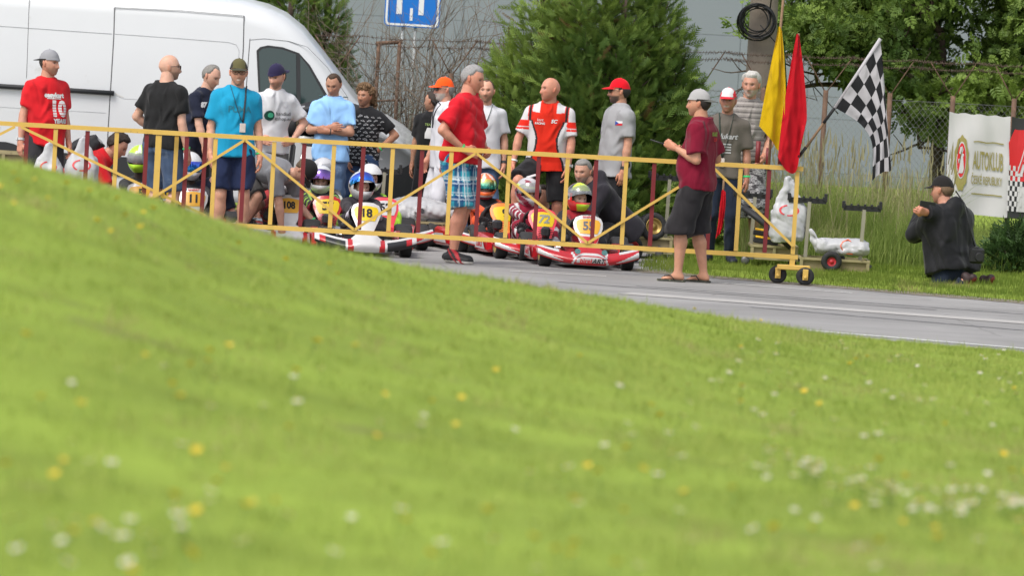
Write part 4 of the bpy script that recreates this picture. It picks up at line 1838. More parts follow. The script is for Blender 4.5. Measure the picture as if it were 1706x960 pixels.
    if head.get('glasses') is not None:
        q = MB()
        gm = mat('glasses_frame', (.012, .012, .014), rough=.3)
        for s in (-1, 1):
            cx = s * .032
            if head['glasses'] == 'sun':
                q.rings([[(cx + .026 * math.cos(t), -.098 - o_, .004 + .019 * math.sin(t)) for t in np.linspace(0, 6.283, 15)[:-1]] for o_ in (.0, .006)])
            else:
                q.tube([(cx + .026 * math.cos(t), -.103, .004 + .018 * math.sin(t)) for t in np.linspace(0, 6.283, 17)[:-1]], .0028, 5, closed=True)
            q.tube([(s * .058, -.100, .010), (s * .080, -.05, .012), (s * .084, .01, .008)], .0026, 5)
        q.tube([(-.008, -.104, .008), (.008, -.104, .008)], .0028, 5)
        q.v = [tuple(HR @ (np.array(p) * k) + hc_w) for p in q.v]
        q.build('glasses', gm, root)
    return ctx


def decal(ctx, v, f, az, z, mt, name='print', u0=0.0, off=.004, maxlen=.03, scale=1.0):
    """lay flat artwork v (x, y) on the shirt, seen from azimuth az about the body, centred at height z (of 1.78 m)"""
    k, RT = ctx['k'], ctx['RT']
    v, f = subdiv(np.asarray(v, float), f, maxlen)
    a = R(az)
    o = RT @ np.array([math.sin(a), -math.cos(a), 0])
    r = RT @ np.array([math.cos(a), math.sin(a), 0])
    cen = RT @ (ctx['hc'] + ctx['dr'] * (z - .93) * k)
    up = RT @ ctx['dr']
    nV = []
    last = .12 * k
    for p in v:
        q = cen + r * (u0 + p[0] * scale) * k + up * p[1] * scale * k
        h = ctx['bvh'].ray_cast(Vector(q + o * .8), Vector(-o), 1.6)
        if h[0] is not None:
            last = (np.array(h[0]) - q) @ o
            nV.append(np.array(h[0]) + o * off)
        else:
            nV.append(q + o * (last + off))
    me = bpy.data.meshes.new(name)
    me.from_pydata([tuple(p) for p in nV], [], [tuple(q_) for q_ in f])
    return obj(name, me, mt, ctx['shirt'])


def surf_pt(ctx, x, z, az=0, off=.006):
    """point on the shirt at lateral x and height z (1.78 m figure)"""
    k, RT = ctx['k'], ctx['RT']
    a = R(az)
    o = RT @ np.array([math.sin(a), -math.cos(a), 0])
    r = RT @ np.array([math.cos(a), math.sin(a), 0])
    q = RT @ (ctx['hc'] + ctx['dr'] * (z - .93) * k) + r * x * k
    h = ctx['bvh'].ray_cast(Vector(q + o * .8), Vector(-o), 1.6)
    return (np.array(h[0]) if h[0] is not None else q + o * .12) + o * off


def lanyard(ctx, mt, zb=1.12, xb=0.0, badge=True, w=.008):
    q = MB()
    L_ = [surf_pt(ctx, xb + (-.075 - xb) * t ** .8, zb + .05 + (1.475 - zb) * t) for t in np.linspace(0, 1, 8)]
    R_ = [surf_pt(ctx, xb + (.075 - xb) * t ** .8, zb + .05 + (1.475 - zb) * t) for t in np.linspace(0, 1, 8)]
    q.tube(L_, w, 6, flat=.35)
    q.tube(R_, w, 6, flat=.35)
    o = q.build('lanyard', mt, ctx['root'])
    if badge:
        c = surf_pt(ctx, xb, zb, off=.012)
        q = MB()
        q.box(c, (.055, .008, .085), ctx['RT'], bev=.003)
        q.build('badge', mat('badge_card', (.55, .48, .44), rough=.3, var=.15, vs_=40), o)
    return o
# ---- the cast
GREENB = (.05, .62, .18)
WHITE_T = cloth('white_cotton', (.58, .58, .605))
HAIR_D, HAIR_B, HAIR_G, HAIR_W = (.035, .024, .018), (.11, .07, .04), (.22, .21, .20), (.62, .60, .56)
RED_SK, TAN_SK, PALE_SK = (.535, .265, .185), (.43, .225, .148), (.565, .325, .238)
PRINT_W = mat('print_white', (.62, .62, .62), rough=.8, var=.02)
PRINT_K = mat('print_black', (.02, .02, .022), rough=.8, var=.02)
PRINT_G = mat('print_grey', (.42, .42, .43), rough=.8, var=.02)
PRINT_R = mat('print_red', (.5, .02, .03), rough=.7, var=.02)


def txt(ctx, s, size, az, z, mt, u0=0.0, bold=0.0, shear=0.0, name='lettering', space=1.0, xs=1.0):
    v, f = text_mesh(s, size, bold, shear, space=space)
    v = v * np.array([xs, 1, 1])
    return decal(ctx, v, f, az, z, mt, name, u0)


def build_cast():
    # 1 red easykart man, far left
    red1 = cloth('red_cotton', srgb(196, 30, 38))
    c = person('man in red tee with big white number ten and backward grey cap', 84, 83, 52.3, yaw=32, hyaw=62, fat=.75, wb=1.06,
               armL=dict(u=(.22, -.05, -1), f=(.10, .10, -1)), armR=dict(u=(.16, .02, -1), f=(.08, .28, -1)), skin=RED_SK,
               shirt=dict(mat=red1, sleeve=.72, neck=cloth('brown_rib', (.10, .07, .06))), pants=dict(mat=cloth('charcoal_cotton', (.035, .034, .038)), hem=1.9, flare=.008),
               shoes=dict(col=(.05, .05, .05)), head=dict(hair_col=HAIR_D, hair=.004, beard=(.10, .07, .05), beard_amt=.35, cap=dict(col=(.26, .26, .28), brim_col=(.02, .02, .02), yaw=180)),
               bands=[(-1, (.5, .5, .5), .024)])
    txt(c, 'easykart', .062, 6, 1.335, PRINT_W, .01, bold=.004, name='lettering')
    txt(c, '10', .20, 6, 1.20, PRINT_W, .045, bold=.012, xs=.85)
    txt(c, 'YEARS', .055, 8, 1.085, PRINT_W, .06, bold=.004)
    q = [[(x0, y0), (x0 + .15, y0), (x0 + .15, y0 + .008), (x0, y0 + .008)] for x0, y0 in ((-.09, 0),)]
    decal(c, [(x, y, 0) for x, y in q[0]], [(0, 1, 2, 3)], 6, 1.30, PRINT_W, 'underline', .02)
    v, f = text_mesh('10', .2)
    for j in range(5):           # thin stripes across the numerals
        decal(c, [(-.11, 0, 0), (.11, 0, 0), (.11, .005, 0), (-.11, .005, 0)], [(0, 1, 2, 3)], 6, 1.145 + .026 * j, red1, 'stripe', .045, off=.0065)
    # 2 man bending over at the left, red tee
    c = person('dark haired man in red tee bending over behind the white bags', 198, 218, 52.9, yaw=84, hyaw=86, hpitch=34, H=1.74, lean=55, fat=.2,
               armL=dict(u=(.15, .5, -1), f=(.1, .1, -1)), armR=dict(u=(.1, .15, -1), f=(.05, .0, -1)), skin=RED_SK, legL=dict(foot=(.13, .25)), legR=dict(foot=(.13, -.25)),
               shirt=dict(mat=red1, sleeve=.85), pants=dict(mat=cloth('black_cotton', (.016, .016, .018)), hem=1.9), head=dict(hair_col=(.03, .02, .015), hair=.022, rough=.5, seed=4))
    # 3 black tee bald, glasses
    c = person('bald man in black tee and blue denim shorts, back half turned', 283, 91, 51.4, yaw=142, hyaw=100, fat=.75, wb=1.10, skin=PALE_SK,
               armL=dict(u=(.22, -.05, -1), f=(.12, .22, -1)), armR=dict(to=(.20, .14, 1.02), pole=(.9, -.8, -.1), pose='fist', palm=(-1, 0, 0)),
               shirt=dict(mat=cloth('black_tee', (.014, .014, .015)), sleeve=.66, hem=.88), pants=dict(mat=cloth('denim_mid', (.055, .085, .15), var=.25, vs_=9, dirt=((.12, .16, .23), 6, .58)), hem=.98, flare=.024),
               shoes=dict(col=(.1, .1, .1)), head=dict(bald=2, beard=(.09, .06, .045), beard_amt=.5, glasses='clear'), bands=[(-1, GREENB, .014)])
    # 4 navy tee grey hair looking down
    navy = cloth('navy_tee', (.014, .017, .034))
    c = person('grey haired man in navy tee looking down behind the cyan tee man', 354, 106, 54.1, yaw=62, hyaw=62, hpitch=24, lean=14, fat=.25, skin=PALE_SK,
               armL=dict(u=(.15, .3, -1), f=(0, .35, -1)), armR=dict(u=(.18, .1, -1), f=(.05, .3, -1)), shirt=dict(mat=navy, sleeve=.75, hem=.83),
               pants=dict(mat=MATS['black_cotton'], hem=.95, flare=.02), head=dict(hair_col=(.20, .19, .175), hair=.009, recede=1.0))
    txt(c, '87', .07, -38, 1.335, PRINT_W, -.05, bold=.006)
    # 5 cyan tee
    cy = cloth('cyan_cotton', srgb(28, 142, 182))
    c = person('smiling man in cyan tee, cap and glasses with a lanyard', 399, 98, 51.2, yaw=8, hyaw=5, fat=.35, skin=(0.573, 0.301, 0.208),
               armL=dict(u=(.24, -.02, -1), f=(-.02, .18, -1)), armR=dict(u=(.20, -.02, -1), f=(.10, .18, -1)), shirt=dict(mat=cy, sleeve=.74, hem=.86, neck=cy),
               pants=dict(mat=cloth('navy_shorts', (.014, .022, .06)), hem=.88, flare=.022), shoes=dict(col=(.05, .05, .06)),
               head=dict(hair_col=HAIR_D, hair=.006, smile=1, beard=(.12, .08, .06), beard_amt=.3, glasses='clear', cap=dict(col=(.03, .028, .025), front_col=(.10, .09, .04), brim_col=(.05, .05, .03))), bands=[(1, GREENB, .014)])
    lanyard(c, mat('lanyard_black', (.03, .03, .035), rough=.7, var=.3, vs_=40), zb=1.13, xb=.055)
    txt(c, 'PUMA', .085, 0, 1.30, mat('print_teal', (.02, .16, .23), rough=.8), .02, bold=.001, space=.95)
    # 6 white handball tee
    c = person('man in white handball tee and backward navy cap, hands on hips', 463, 106, 54.0, yaw=18, hyaw=-28, hpitch=16, lean=4, skin=(0.584, 0.321, 0.231),
               armL=dict(to=(.17, .12, 1.0), pole=(1, -.5, 0), pose='flat', hd=(-.6, .8, -.2), palm=(-.6, -.5, 0)), armR=dict(to=(.19, .10, .99), pole=(1, -.35, 0), pose='flat', hd=(-.7, .7, -.15), palm=(-.6, -.6, 0)),
               shirt=dict(mat=WHITE_T, sleeve=.72, hem=.86, neck=WHITE_T), pants=dict(mat=cloth('grey_shorts', (.085, .08, .078)), hem=1.0, flare=.025),
               head=dict(hair_col=(.07, .045, .03), hair=.016, beard=(.12, .08, .05), beard_amt=.5, cap=dict(col=(.022, .018, .055), yaw=170)))
    v, f = text_mesh('handball', .052)
    decal(c, v, f, 0, 1.265, PRINT_K, 'lettering', .075)
    decal(c, *text_mesh('eshop.eu', .052), 0, 1.215, PRINT_K, 'lettering', .075)
    pts = [(.052 * math.cos(a), .052 * math.sin(a), 0) for a in np.linspace(0, 6.283, 21)[:-1]]
    decal(c, pts, [tuple(range(20))], 0, 1.243, mat('print_darkgreen', (.004, .05, .035), rough=.7), 'emblem', -.075)
    pts = [(.02 + .03 * math.cos(a), .004 + .026 * math.sin(a), 0) for a in np.linspace(0, 6.283, 15)[:-1]]
    decal(c, pts, [tuple(range(14))], 0, 1.243, mat('print_green', (.05, .38, .22), rough=.7), 'emblem_ball', -.085, off=.0065)
    v = [(-.028, .03, 0), (.028, .03, 0), (.028, -.01, 0), (0, -.035, 0), (-.028, -.01, 0)]
    decal(c, v, [(0, 1, 2, 3, 4)], 0, 1.36, mat('print_pale', (.52, .52, .55), rough=.8), 'crest', .09)
    # 7 grey tee man stooping over a kart
    c = person('stooping man in grey tee and black cap leaning over a kart', 512, 290, 52.1, yaw=66, hyaw=66, hpitch=78, H=1.76, hippos=(398, 268), lean=101, skin=(0.553, 0.301, 0.213), fat=.1,
               armL=dict(u=(.05, .25, -1), f=(-.05, .15, -1)), armR=dict(u=(.15, .25, -1), f=(.1, .75, -.7), pose='grip'), legL=dict(foot=(.14, .12)), legR=dict(foot=(.16, -.12)),
               shirt=dict(mat=cloth('grey_tee', (.22, .22, .235)), sleeve=.78), pants=dict(mat=MATS['grey_shorts'], hem=.95, flare=.02),
               head=dict(hair_col=HAIR_B, hair=.01, cap=dict(col=(.018, .017, .017))), bands=[(1, GREENB, .014), (-1, GREENB, .014)])
    person('crouching man in navy tee half hidden behind the cyan tee man', 372, 262, 53.4, yaw=35, hyaw=40, hpitch=30, H=1.74, hip=.5, lean=45, skin=PALE_SK, armL=dict(u=(.1, .6, -1), f=(0, .5, -1)), armR=dict(u=(.2, .4, -1), f=(.1, .6, -1)),
           shirt=dict(mat=navy, sleeve=.75), pants=dict(mat=MATS['black_cotton'], hem=.95), head=dict(hair_col=HAIR_D, hair=.01))
    # 8 light blue polo arms crossed
    pol = cloth('lightblue_pique', srgb(142, 186, 232))
    c = person('man in light blue polo shirt with folded arms', 557, 121, 54.75, yaw=-10, hyaw=-16, hpitch=22, skin=TAN_SK,
               armL=dict(u=(.25, .25, -1), f=(-.92, .42, .18), pose='flat', hd=(-1, .3, .1), palm=(0, -1, 0)), armR=dict(u=(.25, .30, -1), f=(-.95, .50, .02), pose='grip', hd=(-1, .1, .1), palm=(0, -1, 0)),
               shirt=dict(mat=pol, sleeve=.72, hem=.83, collar=pol), pants=dict(mat=cloth('jeans_blue', (.075, .125, .22), var=.25, vs_=7, dirt=((.16, .22, .31), 5, .56)), hem=1.9), head=dict(hair_col=(.06, .035, .022), hair=.011, recede=.6),
               bands=[(1, (.05, .05, .05), .012)])
    # 9 curly hair
    bt = cloth('black_print_tee', (.016, .016, .018))
    c = person('curly haired man in black patterned tee with hand on hip', 609, 139, 55.1, yaw=-14, hyaw=-28, wb=1.05, skin=(0.383, 0.185, 0.112),
               armL=dict(u=(.15, .05, -1), f=(-.3, .3, -1)), armR=dict(to=(.20, .02, 1.04), pole=(1, -.3, .1), pose='fist', palm=(-1, -.2, 0)),
               shirt=dict(mat=bt, sleeve=.70, hem=.84), pants=dict(mat=cloth('jeans_dark', (.035, .065, .14), var=.25, vs_=7), hem=1.9),
               head=dict(hair_col=(.17, .10, .05), hair=.030, rough=.8, long=1, curls=1, sideburn=.05, beard=(.12, .07, .05), beard_amt=.35, seed=9), bands=[(1, GREENB, .014)])
    car = [(-.03, -.008), (-.03, .004), (-.016, .006), (-.008, .016), (.012, .016), (.02, .006), (.03, .004), (.03, -.008), (.018, -.008), (.012, .0), (.006, -.008), (-.010, -.008), (-.016, .0), (-.022, -.008)]
    vv, ff = [], []
    g = np.random.default_rng(2)
    for r_ in range(13):
        for cc in range(6):
            a = g.uniform(-.35, .35)
            s_ = g.uniform(.65, .95)
            ox, oy = -.19 + cc * .075 + (r_ % 2) * .035, -.30 + r_ * .044 + g.uniform(-.006, .006)
            o_ = len(vv)
            ring1 = [(ox + s_ * (x * math.cos(a) - y * math.sin(a)), oy + s_ * (x * math.sin(a) + y * math.cos(a)), 0) for x, y in car]
            ring2 = [(ox + s_ * .62 * (x * math.cos(a) - y * math.sin(a)), oy + .002 + s_ * .55 * (x * math.sin(a) + y * math.cos(a)), 0) for x, y in car]
            vv += ring1 + ring2
            nn = len(car)
            ff += [(o_ + i, o_ + (i + 1) % nn, o_ + nn + (i + 1) % nn, o_ + nn + i) for i in range(nn)]
    decal(c, vv, ff, 10, 1.18, PRINT_G, 'print', 0, maxlen=.06)
    # 10 person in black tee behind the orange cap
    c = person('person in black tee with white print, half hidden behind orange cap', 722, 150, 55.5, yaw=-25, hyaw=-120, skin=TAN_SK, armL=dict(u=(.2, .0, -1), f=(.05, .1, -1)), armR=dict(u=(.2, 0, -1), f=(0, .2, -1)),
               shirt=dict(mat=cloth('black_tee', (.014, .014, .015)), sleeve=.7), pants=dict(mat=MATS['black_cotton'], hem=1.9), head=dict(hair_col=HAIR_D, hair=.012))
    v = [(-.045, -.07, 0), (.06, -.07, 0), (.06, -.01, 0), (.035, .06, 0), (-.02, .06, 0), (-.045, -.01, 0)]
    decal(c, v, [tuple(range(6))], 20, 1.27, PRINT_W, 'print', -.03)
    txt(c, 'TEAM', .04, 20, 1.365, mat('print_lime', (.35, .5, .15), rough=.8), -.03)
    # 11 orange cap, white overalls
    WO = cloth('white_overall', (.56, .555, .59))
    c = person('bearded man in orange cap and white overalls facing left', 741, 129, 54.9, yaw=-72, hyaw=-68, skin=RED_SK, fat=.2,
               armL=dict(u=(.12, .12, -1), f=(0, .35, -1)), armR=dict(u=(.15, -.1, -1), f=(.05, .2, -1)),
               shirt=dict(mat=WO, sleeve=.75, hem=.80, collar=WO), pants=dict(mat=WO, hem=1.93, flare=.016), shoes=dict(col=(.5, .5, .5)),
               head=dict(hair_col=HAIR_G, hair=.014, beard=(.50, .47, .43), beard_amt=.85, glasses='sun', cap=dict(col=srgb(255, 88, 28), tilt=0)))
    lanyard(c, MATS['lanyard_black'], zb=1.18, badge=False, w=.006)
    # 12 big red tee, plaid shorts
    plaid = cloth('plaid', (1, 1, 1), tint=True, var=.03)

    def plaid_f(P, ctx):
        x, y, z = P[:, 0], P[:, 1], P[:, 2]
        a = np.arctan2(y, x)
        u_ = a * .115 + x * .3
        def band(s, per, lo, hi):
            t = (s / per) % 1
            return ((t > lo) & (t < hi)).astype(float)[:, None]
        C = np.tile([[.035, .33, .45]], (len(P), 1))
        for s in (u_, z):
            m_ = band(s, .135, .08, .40) * .75
            C = C * (1 - m_) + np.array([.018, .045, .17]) * m_
        for s in (u_, z):
            m_ = band(s, .135, .60, .72) * .45
            C = C * (1 - m_) + np.array([.62, .72, .75]) * m_
            m_ = band(s, .135, .48, .53) * .9
            C = C * (1 - m_) + np.array([.68, .72, .75]) * m_
            m_ = band(s, .135, .22, .27) * .8
            C = C * (1 - m_) + np.array([.5, .6, .7]) * m_
        return C
    redb = cloth('red_tee_big', srgb(190, 24, 38))
    c = person('big grey haired man in red tee and blue plaid shorts at gate', 789, 106, 50.55, yaw=68, hyaw=74, hpitch=14, fat=1.0, wb=1.10, lean=5, skin=(0.531, 0.243, 0.166), vox=.011,
               armL=dict(to=(.20, .12, 1.02), pole=(1, -.9, .0), pose='flat', hd=(-.5, .8, -.35), palm=(-.7, -.3, 0)), armR=dict(to=(.17, .18, 1.02), pole=(1, -.6, 0), pose='fist'),
               legL=dict(foot=(.12, .05), fyaw=-6), legR=dict(foot=(.12, -.06), fyaw=6),
               shirt=dict(mat=redb, sleeve=.78, hem=.90, flare=.014), pants=dict(mat=plaid, hem=1.0, flare=.036, paint=plaid_f), shoes=dict(col=(.012, .012, .014), sole=(.65, .62, .58), stripe=(.42, .02, .03), solez=.026),
               head=dict(hair_col=(.27, .26, .26), hair=.012), bands=[(-1, GREENB, .014)])
    # 13 white tee lanyard, jeans
    c = person('man in plain white tee with lanyard and blue jeans', 812, 132, 54.8, yaw=8, hyaw=-8, fat=.45, skin=(0.531, 0.282, 0.194),
               armL=dict(u=(.2, .0, -1), f=(-.05, .25, -1)), armR=dict(u=(.22, -.02, -1), f=(.0, .25, -1)), shirt=dict(mat=WHITE_T, sleeve=.72, hem=.83, neck=WHITE_T),
               pants=dict(mat=MATS['jeans_blue'], hem=1.9), head=dict(hair_col=(.10, .06, .04), hair=.006, recede=1.2, beard=(.16, .10, .06), beard_amt=.6), bands=[(1, (.03, .03, .03), .026)])
    lanyard(c, mat('lanyard_green', (.03, .06, .035), rough=.7), zb=1.2, xb=-.04, badge=False, w=.006)
    # 14 bald man in racing polo
    polo = cloth('racing_polo', (1, 1, 1), tint=True, var=.03)

    def polo_f(P, ctx):
        x, y, z = P[:, 0], P[:, 1], P[:, 2]
        C = np.tile([srgb(204, 42, 24)], (len(P), 1))
        ax = np.abs(x)
        arm = ax > .205
        yoke = (z > 1.395 + .12 * ax) & (ax > .085) & (ax < .16)
        w1 = np.interp(z, [.8, .92, 1.05, 1.15, 1.22, 1.30, 1.40], [.19, .165, .115, .105, .125, .16, .18])
        front = y < .03
        C[front & (ax > w1 - .014) & (z < 1.33)] = (.02, .018, .02)
        C[front & (ax > w1 + .006) & (z < 1.33)] = (.56, .54, .55)
        C[arm | yoke] = (.57, .55, .56)
        C[(ax > .170) & (ax < .192) & (z > 1.32)] = (.02, .018, .02)
        S1 = ctx['S'][1][2] / ctx['k']
        C[(ax > .19) & (z < 1.325) & (z > 1.235)] = srgb(214, 40, 26)
        C[(ax > .19) & (z < 1.262) & (z > 1.252)] = (.57, .55, .56)
        C[(ax < .022) & (z > 1.40) & front] = srgb(190, 36, 20)
        return C
    c = person('bald man in red and white racing polo leaning on his raised knee', 918, 129, 53.75, yaw=-8, hyaw=-62, fat=.45, wb=1.14, lean=5, skin=(0.509, 0.229, 0.153), vox=.011,
               armL=dict(u=(.42, .10, -1), f=(.12, .25, -1), pose='relax'), armR=dict(u=(.20, .12, -1), f=(-.06, .18, -1), pose='relax'),
               legL=dict(foot=(.26, .30, .22), kpole=(.35, 1, 0)), legR=dict(foot=(.13, -.10)),
               shirt=dict(mat=polo, sleeve=.80, hem=.84, paint=polo_f, vox=.0078, collar=cloth('racing_collar', srgb(222, 60, 30)), fold=.004),
               pants=dict(mat=MATS['black_cotton'], hem=.90, flare=.026), head=dict(bald=2, hair_col=(.25, .2, .17)), bands=[(-1, (.75, .8, .78), .016), (1, (.4, .4, .4), .024)])
    txt(c, 'SC', .05, 0, 1.325, PRINT_W, .065, bold=.002, shear=.2)
    txt(c, 'kart', .04, 0, 1.335, PRINT_W, -.075, shear=.2)
    txt(c, 'RACING', .028, 0, 1.30, PRINT_W, -.075, bold=.001)
    # 15 crouching dark hoodie
    c = person('crouching grey haired man in dark hoodie behind the kart fifty-five', 972, 263, 52.75, yaw=-68, hyaw=-25, hpitch=10, H=1.74, hip=.5, lean=44, skin=(0.478, 0.253, 0.176),
               armL=dict(u=(.1, .5, -.9), f=(-.1, .6, -.8)), armR=dict(u=(.2, .5, -.9), f=(-.1, .7, -.7)), legL=dict(foot=(.14, .10)), legR=dict(foot=(.16, .05)),
               shirt=dict(name='hoodie', mat=cloth('dark_hoodie', (.022, .020, .026)), sleeve=1.92, hood=1, ease=.03), pants=dict(mat=MATS['black_cotton'], hem=1.85, flare=.012),
               head=dict(hair_col=HAIR_G, hair=.014, beard=(.25, .22, .2), beard_amt=.6))
    # 16 hidden helper with a hand on the kart panel
    p = at(840, 352, 53.45)
    c = person('crouching helper hidden behind the bald man, forearm resting on a kart', 905, 305, 54.4, yaw=-20, hyaw=-40, H=1.7, hip=.5, lean=30, skin=(0.531, 0.282, 0.194),
               armL=dict(to=(0, 0, 0), abs=p, pole=(.5, -.3, -1), pose='flat', hd=(.4, .9, -.3), palm=(0, 0, -1), thumb=(-1, 0, 0)), armR=dict(u=(.1, .4, -1), f=(-.2, .8, -.3)),
               shirt=dict(mat=cloth('black_tee', (.014, .014, .015)), sleeve=.7), pants=dict(mat=MATS['black_cotton'], hem=.95), head=dict(hair_col=HAIR_D, hair=.012), bands=[(-1, GREENB, .014)])
    # 17 grey tee red cap
    gt = cloth('heather_tee', (.30, .30, .31), var=.05)
    c = person('bearded man in grey tee and bright red cap facing left', 1033, 131, 53.9, yaw=-62, hyaw=-82, fat=.4, skin=(0.499, 0.253, 0.166), lean=-3,
               armL=dict(u=(.16, .10, -1), f=(.0, .38, -1)), armR=dict(u=(.2, .05, -1), f=(.05, .15, -1)), shirt=dict(mat=gt, sleeve=.76, hem=.80, flare=.014), pants=dict(mat=MATS['black_cotton'], hem=.92, flare=.02),
               head=dict(hair_col=(.025, .02, .018), hair=.020, sideburn=.05, beard=(.05, .04, .035), beard_amt=.9, glasses='sun', cap=dict(col=srgb(206, 14, 32))), bands=[(1, (.02, .02, .02), .03), (-1, (.02, .02, .02), .03)])
    for (y0, y1, mt) in ((0, .022, PRINT_W), (-.022, 0, PRINT_R)):
        decal(c, [(-.035, y0, 0), (.035, y0, 0), (.035, y1, 0), (-.035, y1, 0)], [(0, 1, 2, 3)], 62, 1.335, mt, 'flag_patch', -.01)
    decal(c, [(-.035, -.022, 0), (0, 0, 0), (-.035, .022, 0)], [(0, 1, 2)], 62, 1.335, mat('print_blue', (.02, .06, .3), rough=.8), 'flag_patch', -.01, off=.006)
    # 18 maroon tee, flip flops (in front of the gate)
    mar = cloth('maroon_tee', srgb(112, 16, 40))
    c = person('stout man in maroon tee with backward grey cap and flip-flops', 1166, 149, 49.25, yaw=-112, hyaw=-98, fat=.85, wb=1.10, skin=(0.489, 0.243, 0.153), vox=.011,
               armL=dict(u=(.24, -.32, -1), f=(-.25, 1.0, .14), pose='grip', palm=(-.6, -.2, .6)), armR=dict(u=(.18, -.2, -1), f=(-.15, 1, .45), pose='grip', palm=(-1, 0, 0)),
               legL=dict(foot=(.13, -.06), fyaw=-8), legR=dict(foot=(.12, .10), fyaw=8),
               shirt=dict(mat=mar, sleeve=.78, hem=.86, flare=.016), pants=dict(mat=cloth('black_cargo', (.022, .020, .022)), hem=1.10, flare=.052), shoes=dict(bare=1),
               head=dict(hair_col=(.022, .017, .014), hair=.014, sideburn=.05, beard=(.1, .07, .05), beard_amt=.2, cap=dict(col=(.34, .33, .33), brim_col=(.10, .10, .09), yaw=178)), bands=[(-1, GREENB, .014)])
    txt(c, 'KART', .05, 155, 1.37, mat('print_olive', (.22, .33, .06), rough=.8), .07, bold=.002)
    txt(c, 'CUP', .04, 155, 1.32, PRINT_R, .08, bold=.002)
    k, RT = c['k'], c['RT']
    for s in (-1, 1):      # flip-flops
        fy = RT @ Rz(R(-8 if s < 0 else 8))
        an = RT @ c['ank'][s]
        out = [(.0, -.075), (.036, -.06), (.040, 0), (.034, .05), (.05, .11), (.046, .16), (.02, .19), (-.02, .185), (-.045, .15), (-.046, .09), (-.034, .03), (-.038, -.03), (-.03, -.065)]
        q = MB()
        q.rings([[np.array([an[0], an[1], 0]) + fy @ (np.array([x, -y, z]) * k) for x, y in out] for z in (.001, .020)])
        so = q.build('flip_flop', mat('flip_sole', (.045, .045, .035), rough=.8, dirt=((.25, .25, .16), 30, .55)), c['root'])
        q = MB()
        T_ = lambda x, y, z: np.array([an[0], an[1], 0]) + fy @ (np.array([x, -y, z]) * k)
        q.tube([T_(-.044, .02, .02), T_(-.036, .06, .062), T_(-.012, .125, .052), T_(-.010, .14, .02)], .007, 6, flat=.5)
        q.tube([T_(.044, .02, .02), T_(.036, .06, .060), T_(.0, .125, .052), T_(-.010, .14, .02)], .007, 6, flat=.5)
        q.build('strap', mat('flip_strap', (.02, .02, .018), rough=.6), so)
    # cargo pocket on the near thigh
    q = MB()
    hj = RT @ (c['hc'] + np.array([-.20, -.01, -.20]) * k)
    q.box(hj, (.030 * k, .16 * k, .17 * k), RT, bev=.012)
    q.box(hj + np.array([0, 0, .085 * k]) + RT @ np.array([-.006, 0, 0]), (.032 * k, .17 * k, .05 * k), RT, bev=.01)
    q.build('cargo_pocket', MATS['black_cargo'], c['pants'])
    hw_ = c['base'] + RT @ (c['W'][-1] + c['HP'][-1] * .075 * k)
    rd = empty('walkie_talkie', tuple(hw_), R(-112 - 90))
    tag(rd, 'black walkie-talkie radio in the maroon tee man\'s hand', 'radio')
    BP = mat('black_plastic', (.014, .014, .015), rough=.4, var=.1)
    q = MB()
    q.box((0, 0, .02), (.11, .035, .055), bev=.008)
    q.build('radio_body', BP, rd)
    q = MB()
    q.tube([(-.05, 0, .035), (-.30, -.01, .10)], [.009, .006], 7)
    q.build('antenna', BP, rd)
    rd.rotation_euler = (0, 0, R(8))
    # 19 moustache man
    c = person('thin man with white moustache in brown tee and red-white cap', 1214, 148, 53.7, yaw=-6, hyaw=-12, skin=(0.383, 0.185, 0.125),
               armL=dict(u=(.14, 0, -1), f=(0, .1, -1)), armR=dict(u=(.20, -.02, -1), f=(.06, .10, -1)), shirt=dict(mat=cloth('brown_tee', (.115, .10, .085)), sleeve=.85, hem=.86, flare=.016),
               pants=dict(mat=cloth('dark_jeans', (.014, .02, .036)), hem=1.98, flare=.004), shoes=dict(col=(.02, .025, .04), sole=(.03, .03, .03)),
               head=dict(hair_col=(.30, .28, .26), hair=.010, beard=(.5, .47, .43), moustache=1, cap=dict(col=srgb(206, 30, 48), front_col=(.58, .58, .58), brim_col=srgb(206, 24, 44))), bands=[(1, GREENB, .016)])
    lanyard(c, mat('lanyard_dark', (.02, .04, .03), rough=.7), zb=1.02, xb=-.02, w=.007)
    txt(c, 'lukart', .075, 0, 1.285, PRINT_G, .03, shear=.3, bold=.002)
    for j in range(4):
        decal(c, [(-.045, 0, 0), (.045, 0, 0), (.045, .014, 0), (-.045, .014, 0)], [(0, 1, 2, 3)], 0, 1.20 - .028 * j, PRINT_G, 'print', .02)
    # 20 white haired man, striped polo and camo shorts
    strp = cloth('striped_polo', (1, 1, 1), tint=True, var=.04)

    def stripe_f(P, ctx):
        z = P[:, 2]
        t = (z / .052) % 1
        C = np.tile([[.24, .215, .20]], (len(P), 1))
        C[(t > .12) & (t < .34)] = (.34, .31, .29)
        C[(t > .56) & (t < .70)] = (.09, .08, .08)
        return C
    camo = cloth('camo', (.16, .16, .16))
    nt = camo.node_tree
    bs_ = nt.nodes['Principled BSDF']
    tc = nt.nodes.new('ShaderNodeTexCoord')
    nz = nt.nodes.new('ShaderNodeTexNoise')
    nz.inputs['Scale'].default_value = 16
    nz.inputs['Detail'].default_value = 3
    mpn = nt.nodes.new('ShaderNodeMapping')
    mpn.inputs['Scale'].default_value = (1, 1, 2.2)
    nt.links.new(tc.outputs['Object'], mpn.inputs[0])
    nt.links.new(mpn.outputs[0], nz.inputs['Vector'])
    rp = nt.nodes.new('ShaderNodeValToRGB')
    rp.color_ramp.interpolation = 'CONSTANT'
    els = rp.color_ramp.elements
    els[0].color = (.06, .055, .06, 1)
    els[1].position = .44
    els[1].color = (.22, .21, .22, 1)
